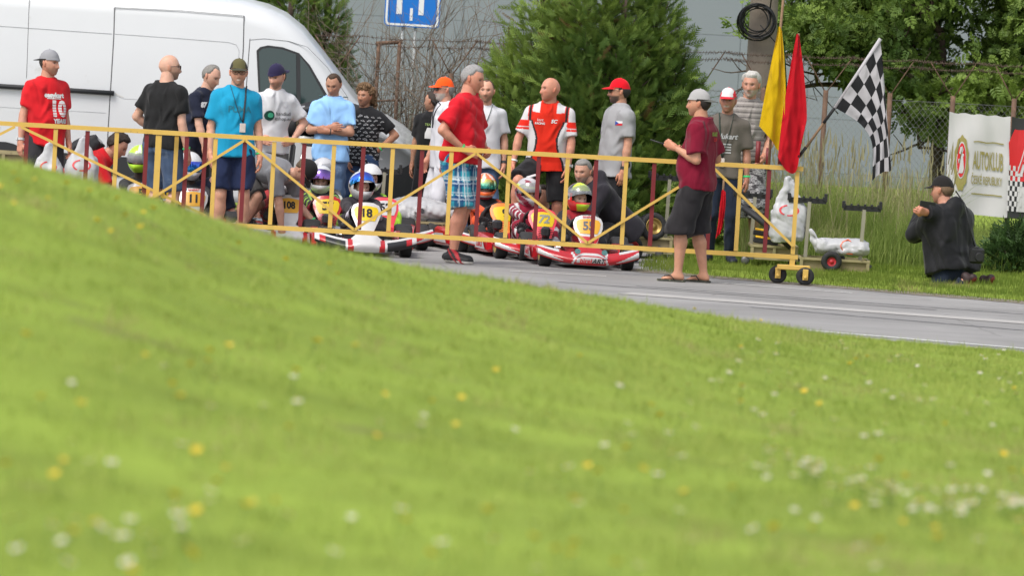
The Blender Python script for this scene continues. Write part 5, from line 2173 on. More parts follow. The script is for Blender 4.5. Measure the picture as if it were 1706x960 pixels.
    for p_, cc in ((.52, (.45, .44, .45)), (.58, (.14, .13, .14)), (.64, (.36, .35, .36))):
        e_ = els.new(p_)
        e_.color = (*cc, 1)
    nt.links.new(nz.outputs['Fac'], rp.inputs[0])
    nt.links.new(rp.outputs[0], bs_.inputs['Base Color'])
    c = person('white haired man in grey striped polo and grey camouflage trousers', 1252, 124, 54.6, yaw=14, hyaw=-14, hpitch=4, skin=(0.451, 0.224, 0.152), fat=.3, vox=.010,
               armL=dict(u=(.2, 0, -1), f=(.0, .2, -1)), armR=dict(u=(.25, .1, -1), f=(-.55, .8, -.8)), shirt=dict(mat=strp, sleeve=.8, hem=.92, paint=stripe_f, collar=cloth('striped_collar', (.22, .20, .19))),
               pants=dict(mat=camo, hem=1.25, flare=.03), shoes=dict(col=(.03, .03, .03)), head=dict(hair_col=(.46, .44, .41), hair=.022, rough=.55, seed=5, beard=(.46, .43, .39), beard_amt=.6))
    # 21 kneeling photographer
    jk = cloth('black_jacket', (.012, .012, .014), rough=.6)
    c = person('kneeling man in black jacket and cap filming with a phone', 1573, 294, 51.7, yaw=-132, hyaw=-118, hpitch=4, H=1.84, hip=.5, lean=12, fat=.6, wb=1.27, skin=(0.499, 0.243, 0.166), vox=.012,
               armL=dict(to=(.02, .44, .0), abs=at(1524, 352, 51.35), pole=(.9, -.2, -1), pose='grip', palm=(-.6, .3, .2)), armR=dict(to=(.02, .44, 0), abs=at(1534, 354, 51.95), pole=(.6, 0, -1), pose='grip', palm=(-1, 0, 0)),
               legL=dict(foot=(.13, -.28, -.02), kpole=(.35, 1, -.8), fpitch=60, fyaw=0), legR=dict(foot=(.12, -.26, 0), kpole=(.2, 1, -.3), fpitch=45, fyaw=0),
               shirt=dict(name='jacket', slv=.022, mat=jk, sleeve=1.93, hem=.895, ease=.05, fold=.016, hood=1), pants=dict(mat=MATS['dark_jeans'], hem=1.9), shoes=dict(col=(.03, .015, .015), sole=(.16, .02, .02)),
               head=dict(hair_col=(.16, .10, .06), hair=.010, cap=dict(col=(.016, .014, .014), front_col=(.02, .018, .018), yaw=0)))
    return c


PHOTOG = build_cast()
# phone, shoulder bag of the photographer
BP = MATS['black_plastic']
hw_ = at(1545, 343, 51.5)
ph = thing('mobile_phone', 'black mobile phone held up sideways by the kneeling man', 'phone', tuple(hw_))
q = MB()
q.box((0, 0, 0), (.165, .014, .082), bev=.005)
q.build('phone_case', BP, ph)
q = MB()
q.box((.03, .009, 0), (.09, .003, .066))
q.build('screen', mat('phone_screen', (.02, .025, .03), rough=.1), ph)
ph.rotation_euler = (0, R(6), R(24))
bp_ = at(1627, 426, 51.45)
bag = thing('camera_bag', 'black camera on a shoulder strap at the kneeling man\'s hip', 'camera', tuple(bp_))
q = MB()
q.box((0, 0, 0), (.14, .10, .15), bev=.02)
q.box((-.01, -.01, .072), (.06, .06, .03), bev=.01)
q.build('camera_body', BP, bag)
q = MB()
q.lathe([(.04, 0), (.042, .02), (.038, .07), (.036, .07)], 16, c=(.02, -.04, -.01), rot=Rx(R(90)))
q.build('lens', BP, bag)
q = MB()
s0, s1 = at(1617, 385, 51.40) - bp_, at(1606, 338, 51.5) - bp_
q.tube([(-.02, 0, .07), s0, s1, at(1592, 318, 51.7) - bp_], .007, 6, flat=.4)
q.build('strap', BP, bag)
# ================================================================== THE WHEELED GATE
YEL = mat('yellow_paint', srgb(202, 166, 82), rough=.5, var=.06, vs_=12, dirt=((.20, .12, .06), 16, .63))
DRED = mat('dark_red_paint', srgb(112, 34, 38), rough=.5, var=.08, vs_=12, dirt=((.10, .05, .04), 20, .66))
RUBBER = mat('rubber', (.018, .018, .019), rough=.75, var=.25, vs_=30, bump=.2, bs=120)


def gate(label, d, xl, xr, posts, braces, endwheels=False, dz=0.0):
    """posts: (photo x at mid height, 'Y' or 'R', width)"""
    g = thing('barrier_gate', label, 'gate', (0, d, 0))
    tz, bz_ = 1.058 + dz, .25 + dz
    for nm, z, h_ in (('top_rail', tz, .047), ('bottom_rail', bz_, .042)):
        q = MB()
        q.bar((xl, 0, z), (xr, 0, z), h_, .04)
        q.build(nm, YEL, g)
    for x, c, w in posts:
        q = MB()
        q.box((x, .004 if c == 'R' else 0, (tz + bz_) / 2), (w, .03, tz - bz_ - .052))
        q.build('post', YEL if c == 'Y' else DRED, g)
    for a, b in braces:
        q = MB()
        q.bar((a[0], -.027, a[1]), (b[0], -.027, b[1]), .024, .012, up=(0, 1, 0))
        q.build('brace', YEL, g)
    return g


def gx(px, d=50.0):
    return at(px, 315, d)[0]


tz, bz_ = 1.035, .272
pB = [260, 307, 355, 404, 453, 503, 553, 602, 651, 700, 749, 797, 846, 895, 943, 991, 1041, 1088, 1136, 1184, 1232, 1280, 1327]
postsB = [(gx(p), 'Y' if i % 2 == 0 else 'R', .054 if i == 0 else .038) for i, p in enumerate(pB)]
V_ = [(207, 0), (404, 1), (594, 0), (790, 1), (984, 0), (1184, 1), (1327, .1)]
br = []
for (a, ta), (b, tb_) in zip(V_[:-1], V_[1:]):
    a = max(a, 250)
    if a == 250:
        ta = (250 - 207) / (404 - 207)
    br.append(((gx(a), bz_ + (tz - bz_) * ta), (gx(b), bz_ + (tz - bz_) * tb_)))
gB = gate('long yellow and red wheeled barrier gate across the kart grid', 50.0, gx(250), gx(1336), postsB, br)
pA = [-58, -9, 40, 88, 141, 190, 240, 290, 338]
postsA = [(gx(p, 50.09), 'R' if i % 2 == 0 else 'Y', .038) for i, p in enumerate(pA)]
brA = [((gx(30, 50.09), tz), (gx(345, 50.09), bz_ + .05)), ((gx(20, 50.09), tz), (gx(-110, 50.09), .62))]
gA = gate('yellow and red barrier gate section at the far left', 50.09, gx(-150, 50.09), gx(345, 50.09), postsA, brA)
# the left section rests on a steel foot, hidden in the grass
q = MB()
q.box((gx(40, 50.09), 0, .115), (.05, .05, .22))
q.box((gx(40, 50.09), 0, .012), (.3, .5, .024))
q.build('foot', YEL, gA)
q = MB()
q.box((gx(262), 0, .115), (.05, .05, .22))
q.box((gx(262), 0, .012), (.3, .5, .024))
q.build('foot', YEL, gB)
xe = gx(1327)
q = MB()
q.box((xe, 0, .19), (.048, .035, .1))
q.box((xe + .015, 0, .155), (.30, .09, .045), bev=.006)
q.build('carriage', YEL, gB)
for px, y in ((1296, .05), (1341, -.05)):
    wx = at(px, 458, 50)[0]
    w = empty('wheel')
    w.parent = gB
    w.location = (wx, y, .082)
    q = MB()
    q.lathe([(.03, -.03), (.072, -.03), (.082, -.018), (.082, .018), (.072, .03), (.03, .03)], 28, rot=Rx(R(90)), closed=True)
    q.build('tyre', RUBBER, w)
    q = MB()
    q.lathe([(.004, -.022), (.032, -.022), (.032, .022), (.004, .022)], 16, rot=Rx(R(90)))
    q.build('rim', mat('grey_plastic', (.10, .10, .10), rough=.5), w)
    q = MB()
    q.box((wx, y - .042, .098), (.05, .012, .10), bev=.003)
    q.lathe([(.016, 0), (.016, .012), (.006, .014)], 12, c=(wx, y - .048, .075), rot=Rx(R(90)))
    q.build('wheel_bracket', YEL, gB)
for px in (1263, 1281, 1301):
    sx = at(px, 250, 50)[0]
    q = MB()
    q.lathe([(.022, 0), (.022, .20), (.016, .20), (.016, .02)], 12, c=(sx, .0 if px != 1281 else .045, 1.088 if px != 1281 else 1.03))
    q.build('flag_socket', DRED, gB)

# ------------------------------------------------------------------ flags
STICK = mat('wooden_stick', (.19, .115, .065), rough=.8, var=.2, vs_=15)


def flag_cloth(px_grid, d, amp, name, mats, parent, mf=None, fold_f=3.0, nu=28, nv=24, seed=0):
    """px_grid: rows of photo pixels along the hoist; bicubic-ish sampling with depth folds"""
    Gp = np.array(px_grid, float)
    a, b, _ = Gp.shape

    def sample(u, v):
        x, y = u * (a - 1), v * (b - 1)
        def cr(p, t):
            i = int(min(max(math.floor(t), 0), len(p) - 2))
            f_ = t - i
            p0, p1, p2, p3 = p[max(i - 1, 0)], p[i], p[i + 1], p[min(i + 2, len(p) - 1)]
            return .5 * ((2 * p1) + (-p0 + p2) * f_ + (2 * p0 - 5 * p1 + 4 * p2 - p3) * f_ ** 2 + (-p0 + 3 * p1 - 3 * p2 + p3) * f_ ** 3)
        return cr(np.array([cr(Gp[i], y) for i in range(a)]), x)
    P = []
    for i in range(nu + 1):
        row = []
        for j in range(nv + 1):
            u, v = i / nu, j / nv
            p = sample(u, v)
            w = at(p[0], p[1], d)
            w[1] += amp * (1.3 * math.sin(u * math.pi * 2 * fold_f + v * 2.2 + seed) + .9 * abs(math.sin(u * 9 + v * 3.5 + seed * 2)) + .35 * math.sin(u * 23 - v * 11)) * (.3 + .7 * v)
            row.append(w)
        P.append(row)
    q_ = MB()
    q_.grid(P, mf=mf)
    # give the cloth its own thickness
    q_.grid([[p + np.array([0, .004, 0]) for p in r_] for r_ in P], mf=mf)
    return q_.build(name, mats, parent)


def stick(pts, r, parent, m_=STICK, name='flag_stick'):
    q_ = MB()
    q_.tube(pts, r, 9)
    return q_.build(name, m_, parent)


YF = cloth('yellow_flag_cloth', srgb(208, 172, 18), trans=.25)
GF = cloth('green_flag_cloth', (.01, .13, .06), trans=.2)
RF = cloth('red_flag_cloth', srgb(186, 20, 34), trans=.2)
BK = cloth('black_flag_cloth', (.016, .016, .018))
WF = cloth('white_flag_cloth', (.52, .50, .52), trans=.25)
f1 = thing('yellow_flag', 'yellow signal flag hanging furled on a wooden stick', 'flag', (0, 0, 0))
stick([at(1281, 275, 50.0), at(1286, 200, 50.02), at(1307, -25, 50.05)], .0125, f1)
flag_cloth([[(1297, 44), (1288, 90), (1276, 150), (1265, 210)], [(1299, 44), (1296, 95), (1289, 160), (1284, 232)], [(1301, 46), (1303, 100), (1304, 165), (1300, 251)], [(1303, 52), (1307, 100), (1309, 160), (1307, 205)]],
           49.95, .022, 'cloth', YF, f1, fold_f=1.6)
flag_cloth([[(1301, 48), (1306, 100), (1309, 165), (1307, 206)], [(1304, 54), (1309, 102), (1312, 168), (1309, 200)]], 49.99, .012, 'lining', GF, f1, nu=6)
f2 = thing('red_flag', 'red signal flag hanging beside the yellow flag', 'flag', (0, 0, 0))
stick([at(1302, 275, 50.0), at(1310, 190, 50.05), at(1331, 55, 50.08)], .011, f2)
flag_cloth([[(1327, 56), (1312, 140), (1303, 200), (1296, 262)], [(1329, 56), (1321, 145), (1316, 215), (1311, 285)], [(1331, 58), (1333, 150), (1334, 220), (1328, 282)], [(1332, 60), (1340, 130), (1344, 200), (1336, 208)]],
           49.92, .022, 'cloth', RF, f2, fold_f=1.4, seed=1)
f3 = thing('chequered_flag', 'black and white chequered flag on a slanted stick', 'flag', (0, 0, 0))
stick([at(1331, 262, 49.96), at(1392, 178, 49.93)], .012, f3)
stick([at(1330, 262, 49.96), at(1343, 245, 49.955)], .0145, f3, RUBBER, 'grip')
stick([at(1372, 205, 49.94), at(1396, 172, 49.93)], .0145, f3, RUBBER, 'grip')
stick([at(1391, 180, 49.93), at(1467, 64, 49.9)], .017, f3, cloth('flag_sleeve', (.42, .40, .42)), 'sleeve')
NR, NC = 6, 7
flag_cloth([[(1467, 68), (1473, 130), (1478, 200), (1483, 264)], [(1448, 96), (1465, 150), (1477, 215), (1484, 284)], [(1430, 124), (1455, 170), (1471, 225), (1474, 286)],
            [(1411, 152), (1443, 188), (1462, 232), (1462, 293)], [(1393, 180), (1433, 206), (1453, 240), (1453, 301)]],
           49.9, .024, 'cloth', [WF, BK], f3, mf=lambda i, j: (i * NR // 36 + j * NC // 35) % 2, fold_f=.9, nu=36, nv=35, seed=2)
f4 = thing('furled_red_flag', 'red flag hanging low beside the moustache man\'s dark jeans', 'flag', (0, 0, 0))
flag_cloth([[(1202, 318), (1199, 345), (1196, 375), (1192, 398)], [(1205, 316), (1205, 345), (1203, 368), (1200, 388)], [(1209, 320), (1209, 340), (1207, 360), (1205, 372)]], 53.3, .012, 'cloth', RF, f4, nu=10, nv=12)
stick([at(1206, 300, 53.32), at(1204, 330, 53.33)], .011, f4)

# ------------------------------------------------------------------ banners on the wire fence
BN = mat('banner_vinyl', (.53, .52, .52), rough=.45, var=.04, vs_=3, spec=.3)
GOLD = mat('banner_gold', (.27, .235, .07), rough=.5, var=.08)
BRED = mat('banner_red', srgb(196, 36, 40), rough=.45)
BBLK = mat('banner_black', (.03, .03, .032), rough=.45)


def quad_map(c00, c10, c11, c01, d, wav=.011):
    C = [np.array(c, float) for c in (c00, c10, c11, c01)]

    def f(u, v, off=0.0):
        p = C[0] * (1 - u) * (1 - v) + C[1] * u * (1 - v) + C[2] * u * v + C[3] * (1 - u) * v
        w = at(p[0], p[1], d)
        sag = math.sin(u * 4 * math.pi) ** 2 * .012 * (1 - v)
        w[1] += wav * (math.sin(u * 9 + v * 3) + .6 * math.sin(u * 21 - v * 7) * (1 - v) + .3 * math.sin(v * 13 + u * 4)) - off
        w[2] -= sag
        return w
    return f


def mapped(f, v, fc, mt, parent, name, off=.004, maxlen=.05):
    off = off * 1.6 + .004
    v, fc = subdiv(np.asarray(v, float), fc, maxlen)
    me = bpy.data.meshes.new(name)
    me.from_pydata([tuple(f(p[0], p[1], off)) for p in v], [], [tuple(reversed(q_)) for q_ in fc])
    return obj(name, me, mt, parent)


def map_text(f, s, cx, cy, w, h, mt, parent, bold=.01, off=.005):
    v, fc = text_mesh(s, 1.0, bold)
    lo, hi = v.min(0), v.max(0)
    v = (v - lo) / np.maximum(hi - lo, 1e-6)
    v = np.stack([cx - w / 2 + v[:, 0] * w, cy + h / 2 - v[:, 1] * h, 0 * v[:, 0]], 1)
    return mapped(f, v, fc, mt, parent, 'lettering', off, .06)


def rect(x0, y0, x1, y1):
    return [(x0, y0, 0), (x1, y0, 0), (x1, y1, 0), (x0, y1, 0)], [(0, 1, 2, 3)]


b1 = thing('banner', 'white banner with gold lettering and crest on the wire fence', 'banner', (0, 0, 0))
f = quad_map((1582, 186), (1684, 194), (1678, 363), (1574, 353), 57.9)
q = MB()
q.grid([[f(i / 60, j / 40) for j in range(41)] for i in range(61)])
q.grid([[f(i / 60, j / 40) + np.array([0, .003, 0]) for j in range(41)] for i in range(61)])
q.build('sheet', BN, b1)
map_text(f, 'AUTOKLUB', .655, .455, .49, .185, GOLD, b1, .018)
map_text(f, 'ČESKÉ REPUBLIKY', .645, .635, .50, .115, GOLD, b1, .012)
for y in (.265, .785):
    mapped(f, *rect(.41, y, .90, y + .012), GOLD, b1, 'rule_line')
el = lambda cx, cy, rx, ry, n=26, st=0: ([(cx + rx * (1 + st * math.sin(a * 11)) * math.cos(a), cy + ry * (1 + st * .5 * math.sin(a * 11)) * math.sin(a), 0) for a in np.linspace(0, 6.2832, n + 1)[:-1]], [tuple(range(n))])
mapped(f, *el(.225, .50, .118, .275, 44, .07), GOLD, b1, 'crest_wreath', .004)
mapped(f, *el(.225, .47, .078, .185), BN, b1, 'crest_ring', .006)
mapped(f, *el(.225, .47, .068, .170), BRED, b1, 'crest_field', .008)
lion = [(.20, .34), (.235, .33), (.25, .37), (.235, .40), (.265, .41), (.25, .44), (.24, .45), (.262, .50), (.27, .56), (.25, .60), (.24, .56), (.225, .53), (.20, .60), (.18, .60), (.20, .54), (.21, .49), (.185, .50), (.175, .46), (.205, .45), (.21, .41), (.185, .40)]
mapped(f, [(x, y, 0) for x, y in lion], [tuple(range(len(lion)))], BN, b1, 'crest_lion', .010)
b2 = thing('banner', 'red and black racing banner cut off by the right edge', 'banner', (0, 0, 0))
f = quad_map((1686, 194), (1800, 203), (1796, 374), (1678, 363), 57.88)
q = MB()
q.grid([[f(i / 60, j / 40) for j in range(41)] for i in range(61)])
q.grid([[f(i / 60, j / 40) + np.array([0, .003, 0]) for j in range(41)] for i in range(61)])
q.build('sheet', BBLK, b2)
mapped(f, [(-.03, .26, 0), (.05, .12, 0), (1, .10, 0), (1, .62, 0), (.02, .63, 0)], [(0, 1, 2, 3, 4)], BRED, b2, 'red_field', .004)
mapped(f, *rect(.13, .68, 1, .93), BN, b2, 'white_field', .004)
map_text(f, 'AUT', .52, .40, .85, .36, BN, b2, .05, .008)
map_text(f, 'AUT', .52, .40, .80, .30, BRED, b2, -.015, .010)
for i in range(6):
    for j in range(9):
        if (i + j) % 2 == 0:
            x, y = -.02 + i * .035, .48 + j * .05
            mapped(f, *rect(x, y, x + .035, y + .05), BN, b2, 'check', .008)
# ================================================================== KARTS AND DRIVERS
KR = mat('kart_red', srgb(176, 20, 30), rough=.28, var=.04, coat=.5, dirt=((.10, .02, .02), 9, .68))
KW = mat('kart_white', (.54, .53, .53), rough=.3, var=.05, coat=.4)
KY = mat('kart_yellow', srgb(214, 182, 26), rough=.35, var=.03)
KYO = mat('kart_amber', srgb(214, 158, 48), rough=.35, var=.03)
KO = mat('kart_orange', srgb(238, 128, 56), rough=.35, var=.04)
KK = mat('kart_black', (.02, .02, .022), rough=.35, var=.1)
KGY = mat('kart_grey', (.30, .30, .32), rough=.4, var=.1)
KP = mat('kart_pink', srgb(226, 70, 84), rough=.35)
GOLDR = mat('gold_rim', (.36, .24, .075), rough=.35, metal=.6, var=.1)
ALU = mat('aluminium', (.45, .45, .45), rough=.35, metal=.8, var=.1)
ENG = mat('engine_black', (.022, .022, .024), rough=.5, var=.2)
CHR = mat('chrome', (.55, .55, .56), rough=.2, metal=.9)
TYRE = mat('kart_tyre', (.024, .023, .024), rough=.7, var=.25, vs_=14, bump=.15, bs=80, dirt=((.06, .055, .05), 12, .6))


def tyre_prof(r, w):
    return [(r * .56, -w * .46), (r * .80, -w * .5), (r * .94, -w * .46), (r, -w * .36), (r, w * .36), (r * .94, w * .46), (r * .80, w * .5), (r * .56, w * .46)]


def wheel(parent, x, y, r, w, m_rim, z=None, steer=0):
    e = empty('wheel')
    e.parent = parent
    e.location = (x, y, r if z is None else z)
    e.rotation_euler = (0, 0, R(steer))
    q = MB()
    q.lathe(tyre_prof(r, w), 24, rot=Ry(R(90)), closed=True)
    q.build('tyre', TYRE, e)
    q = MB()
    s = 1 if x > 0 else -1
    q.lathe([(r * .58, -w * .42), (r * .60, w * .48), (r * .54, w * .48), (r * .50, w * .30), (r * .22, w * .28), (r * .20, w * .40), (.004, w * .40)], 26, rot=Ry(R(90 * s)))
    q.build('rim', m_rim, e)
    return e


def sup(v):
    return np.array(v, float)


PANEL = [(-.085, 0), (-.10, .03), (-.135, .12), (-.165, .20), (-.168, .27), (-.145, .315), (-.08, .335), (.08, .335), (.145, .315), (.168, .27), (.165, .20), (.135, .12), (.10, .03), (.085, 0)]
FIELD = [(-.10, .125), (-.13, .19), (-.14, .255), (-.12, .285), (0, .295), (.12, .285), (.14, .255), (.13, .19), (.10, .125), (0, .115)]


def kart(label, px, py, d, yaw, number, base=KR, trim=KW, panel=KW, field=KYO, brand='birelART', wing=None, lower=KR, num_shear=0, helmet=None, suit=None, group='race karts lined up on the grid',
         driver_label=None, loc=None, rot=None, plate=True, bare=False, engine=True, numcol=None, steer=0):
    """(px, py) photo pixel of the number panel's middle; yaw as for people"""
    RT = Rz(R(yaw))
    if loc is None:
        p = at(px, py, d)
        loc = p - RT @ np.array([0, -.50, 0])
        loc = np.array([loc[0], loc[1], 0.0])
    k = thing('kart', label, 'kart', tuple(loc), R(yaw), group)
    if rot is not None:
        k.rotation_euler = rot
    # chassis
    q = MB()
    for s in (-1, 1):
        q.tube([(s * .12, -.60, .06), (s * .22, -.45, .055), (s * .26, -.1, .05), (s * .30, .35, .055), (s * .26, .56, .09)], .014, 8)
    for y in (-.56, -.12, .3, .55):
        q.tube([(-.26, y, .055), (.26, y, .055)], .013, 8)
    q.tube([(-.36, -.48, .12), (.36, -.48, .12)], .012, 8)
    q.tube([(-.42, .45, .14), (.42, .45, .14)], .017, 8)
    q.build('chassis', ALU, k)
    q = MB()
    q.box((0, -.25, .035), (.46, .62, .006))
    q.build('floor_tray', KGY, k)
    for x, y, r, w, st in ((-.385, -.48, .125, .115, steer), (.385, -.48, .125, .115, steer), (-.435, .45, .137, .165, 0), (.435, .45, .137, .165, 0)):
        wheel(k, x, y, r, w, GOLDR, steer=st)
    # nose fairing
    N_, M_ = 88, 16
    P = []
    for i in range(N_ + 1):
        u = -1 + 2 * i / N_
        au = abs(u)
        hump = math.exp(-(au / .26) ** 4)
        zt = .135 + .075 * au ** 1.6 + .085 * hump
        zb = .040 + .075 * au ** 2.2
        yf = -.80 + .17 * au ** 2.2
        x = .475 * u
        row = []
        for j in range(M_ + 1):
            v = j / M_
            bul = .035 * math.sin(math.pi * min(1, v * 1.15)) * (1 - .4 * au)
            row.append((x, yf - bul + .075 * v ** 2 + .10 * hump * max(0, v - .4), zb + (zt - zb) * v))
        row.append((x, yf + .16 - .05 * au, zt - .008))
        row.append((x, yf + .15 - .05 * au, zb + .02))
        P.append(row)

    def nose_m(i, j):
        u = -1 + 2 * (i + .5) / N_
        au, v = abs(u), (j + .5) / M_
        if j >= M_:
            return 0
        if wing is not None:     # black / silver wings with red flashes
            if au < .42:
                return 1 if au < .24 + .05 * v else (0 if au < .37 else 1)
            f_ = (au - .42) / .58
            if v > .84:
                return 1
            if f_ > .66 and v > .25:
                return 0 if f_ < .86 else 1
            return 2
        if au < .27 and .10 < v < .46 and plate:
            return 1
        if abs(au - (.30 + .10 * abs(v - .5))) < .022:
            return 1
        if au < .30 and .52 < v < .62:
            return 1
        if au > .40:
            f_ = (au - .40) / .60
            if v < .62 * f_ + .04 and v > .10 + .0 * f_:
                return 1
            if v > .80 and f_ > .30:
                return 1
        return 0
    q = MB()
    q.grid(P, mf=nose_m)
    for e in (0, N_):
        pts = P[e]
        q.poly(pts if e == 0 else pts[::-1])
    no = q.build('nose_fairing', [base, trim, wing or KK], k)
    if brand and plate and wing is None:
        v, f_ = text_mesh(brand[:5], .062, .0015, .15)
        v2, f2 = text_mesh(brand[5:], .062, .0015, .35)
        w1 = v[:, 0].max() - v[:, 0].min()
        for vv, ff, xo, m_ in ((v, f_, -.048, PRINT_R), (v2, f2, .068, PRINT_K)):
            me = bpy.data.meshes.new('lettering')
            me.from_pydata([(a[0] + xo, -.842 + .17 * abs((a[0] + xo) / .475) ** 2.2, .080 + a[1]) for a in vv], [], [tuple(x) for x in ff])
            obj('lettering', me, m_, no)
        for s in (-1, 1):
            q = MB()
            q.lathe([(.027, 0), (.027, .003)], 18, c=(s * .125, -.815, .165), rot=Rx(R(70)))
            q.build('round_sticker', mat('sticker_bluegreen', (.08, .20, .20), rough=.4, var=.4, vs_=60), no)
    # front panel with the number
    th = R(30)
    PR = Rx(-th)
    o0 = np.array([0, -.615, .215])
    W3 = lambda x, z, t: o0 + PR @ np.array([x * .82, -t - .05 * (1 - (x / .17) ** 2) * .6, z * .90])
    q = MB()
    q.rings([[W3(x, z, t) for x, z in PANEL] for t in (-.012, 0)])
    pn = q.build('front_panel', [panel], k)
    def flat(pts, t, m_, nm, par):
        q_ = MB()
        q_.poly([W3(x, z, t) for x, z in pts])
        # subdivide across the curve
        v_, f_ = subdiv(np.array([(x, z, 0) for x, z in pts]), [tuple(range(len(pts)))], .04)
        me = bpy.data.meshes.new(nm)
        me.from_pydata([tuple(W3(a[0], a[1], t)) for a in v_], [], [tuple(x) for x in f_])
        return obj(nm, me, m_, par)
    # fill the curved face itself
    flat(PANEL, .002, panel, 'panel_face', pn)
    flat([(-.125, .10), (-.10, .04), (-.08, .005), (.08, .005), (.10, .04), (.125, .10), (0, .085)], .0045, lower, 'lower_stripe', pn)
    flat(FIELD, .006, field, 'number_field', pn)
    v, f_ = text_mesh(number, .135 if len(number) < 3 else .115, .005, num_shear)
    v, f_ = subdiv(v, f_, .04)
    me = bpy.data.meshes.new('number')
    me.from_pydata([tuple(W3(a[0] * (1.0 if len(number) < 3 else .85), a[1] + .205, .0085)) for a in v], [], [tuple(x) for x in f_])
    obj('number', me, numcol or PRINT_K, pn)
    if brand:
        v, f_ = text_mesh(brand, .036, .001, .1)
        me = bpy.data.meshes.new('lettering')
        me.from_pydata([tuple(W3(a[0], a[1] + .314, .0085)) for a in v], [], [tuple(x) for x in f_])
        obj('lettering', me, PRINT_R, pn)
    # neck between panel and nose
    q = MB()
    q.rings([[(-.07, -.645, .24), (.07, -.645, .24), (.085, -.60, .23), (-.085, -.60, .23)], [(-.055, -.70, .19), (.055, -.70, .19), (.055, -.64, .16), (-.055, -.64, .16)]])
    q.build('nose_neck', panel, k)
    # steering wheel
    e = empty('steering_wheel')
    e.parent = k
    e.location = (0, -.33, .385)
    e.rotation_euler = (R(-48), 0, 0)
    q = MB()
    q.tube([(.138 * math.cos(a), .138 * math.sin(a), 0) for a in np.linspace(0, 6.2832, 29)[:-1]], .013, 8, closed=True)
    q.build('rim', RUBBER, e)
    q = MB()
    for a in (0, 2.1, 4.2):
        q.tube([(0, 0, -.01), (.13 * math.cos(a), .13 * math.sin(a), 0)], .008, 6)
    q.tube([(0, 0, 0), (0, .02, -.3)], .009, 6)
    q.build('spokes', ALU, e)
    # side pods
    for s in (-1, 1):
        q = MB()
        Pp = []
        for y, hw_, zb, zt in ((-.32, .04, .06, .15), (-.26, .075, .045, .185), (.0, .085, .04, .205), (.24, .085, .04, .215), (.29, .06, .05, .20)):
            c = s * .40
            Pp.append([(c - hw_, y, zb + .02), (c - hw_ + .02, y, zb), (c + hw_ - .02, y, zb), (c + hw_, y, zb + .02), (c + hw_ - .005, y, zt - .02), (c + hw_ - .03, y, zt), (c - hw_ + .03, y, zt), (c - hw_ + .005, y, zt - .02)])
        q.rings(Pp if s > 0 else Pp)
        po_ = q.build('side_pod', base, k)
        q = MB()
        xo = s * (.40 + .0885)
        q.poly([(xo, -.24, .07), (xo, .22, .07), (xo, .22, .15), (xo, -.10, .16)] if s > 0 else [(xo, .22, .07), (xo, -.24, .07), (xo, -.10, .16), (xo, .22, .15)])
        q.build('pod_stripe', trim, po_)
        if brand:
            v, f_ = text_mesh(brand, .075, .002, .2)
            me = bpy.data.meshes.new('lettering')
            me.from_pydata([(xo + s * .002, .03 + a[0] * s, .112 + a[1]) for a in v], [], [tuple(x) for x in f_])
            obj('lettering', me, PRINT_R, po_)
    # seat
    q = MB()
    Pp = []
    for t in np.linspace(0, 1, 9):
        a = t * 1.9 - .35
        yc, zc = .16 + .20 * math.sin(a) * .9, .10 + .26 * max(0, 1 - math.cos(a)) * .9
        wv = .17 - .02 * t
        Pp.append([(wv * u, yc - .11 * (1 - abs(u) ** 2.0) * 0 - .10 * abs(u) ** 3, zc + .06 * abs(u) ** 3) for u in np.linspace(-1, 1, 11)])
    q.grid(Pp)
    q.grid([[(a, b + .012, c - .012) for a, b, c in r_] for r_ in Pp][::-1])
    q.build('seat', KK, k)
    # engine with finned head on the driver's right (image left when facing us)
    if engine:
        e = empty('engine')
        e.parent = k
        e.location = (-.30, .20, .0)
        q = MB()
        q.box((0, 0, .13), (.15, .20, .12), bev=.015)
        q.box((-.02, -.15, .15), (.09, .08, .09), bev=.012)
        q.lathe([(.055, 0), (.055, .03), (.03, .035)], 16, c=(-.075, .02, .13), rot=Ry(R(-90)))
        q.build('crankcase', ENG, e)
        for i in range(8):
            q = MB()
            q.box((0, 0, .20 + i * .016), (.15 - .006 * abs(i - 3.5), .15, .005), bev=.002)
            q.build('cooling_fin', ENG, e)
        q = MB()
        q.tube([(0, 0, .19), (0, 0, .34)], .035, 12)
        q.build('cylinder', ALU, e)
        q = MB()
        q.tube([(.02, .10, .2), (.05, .25, .19), (.15, .33, .17), (.35, .35, .17)], [.022, .04, .045, .03], 12)
        q.build('exhaust', CHR, e)
        q = MB()
        q.box((-.03, -.22, .30), (.08, .12, .10), bev=.02)
        q.tube([(-.03, -.17, .27), (-.02, -.12, .2)], .03, 10)
        q.build('airbox', ENG, e)
    # front cooling louvre seen beside the panel
    e2 = MB()
    for i in range(9):
        a = R(-60 + 15 * i)
        e2.bar((-.20 + .03 * math.sin(a), -.50, .27 + .03 * math.cos(a)), (-.20 + .085 * math.sin(a), -.50, .27 + .085 * math.cos(a)), .007, .05, up=(0, 1, 0))
    e2.lathe([(.035, 0), (.035, .05), (.01, .055)], 14, c=(-.20, -.475, .27), rot=Rx(R(90)))
    e2.build('brake_cooler', ENG, k)
    # rear bumper
    q = MB()
    q.tube([(-.40, .62, .13), (-.3, .68, .13), (.3, .68, .13), (.40, .62, .13)], .022, 10)
    q.tube([(-.22, .56, .08), (-.22, .68, .13)], .012, 6)
    q.tube([(.22, .56, .08), (.22, .68, .13)], .012, 6)
    q.build('rear_bumper', KK, k)
    if helmet:
        driver(driver_label, loc, yaw, helmet, suit or {})
    return k


NUH, NVH = 48, 34


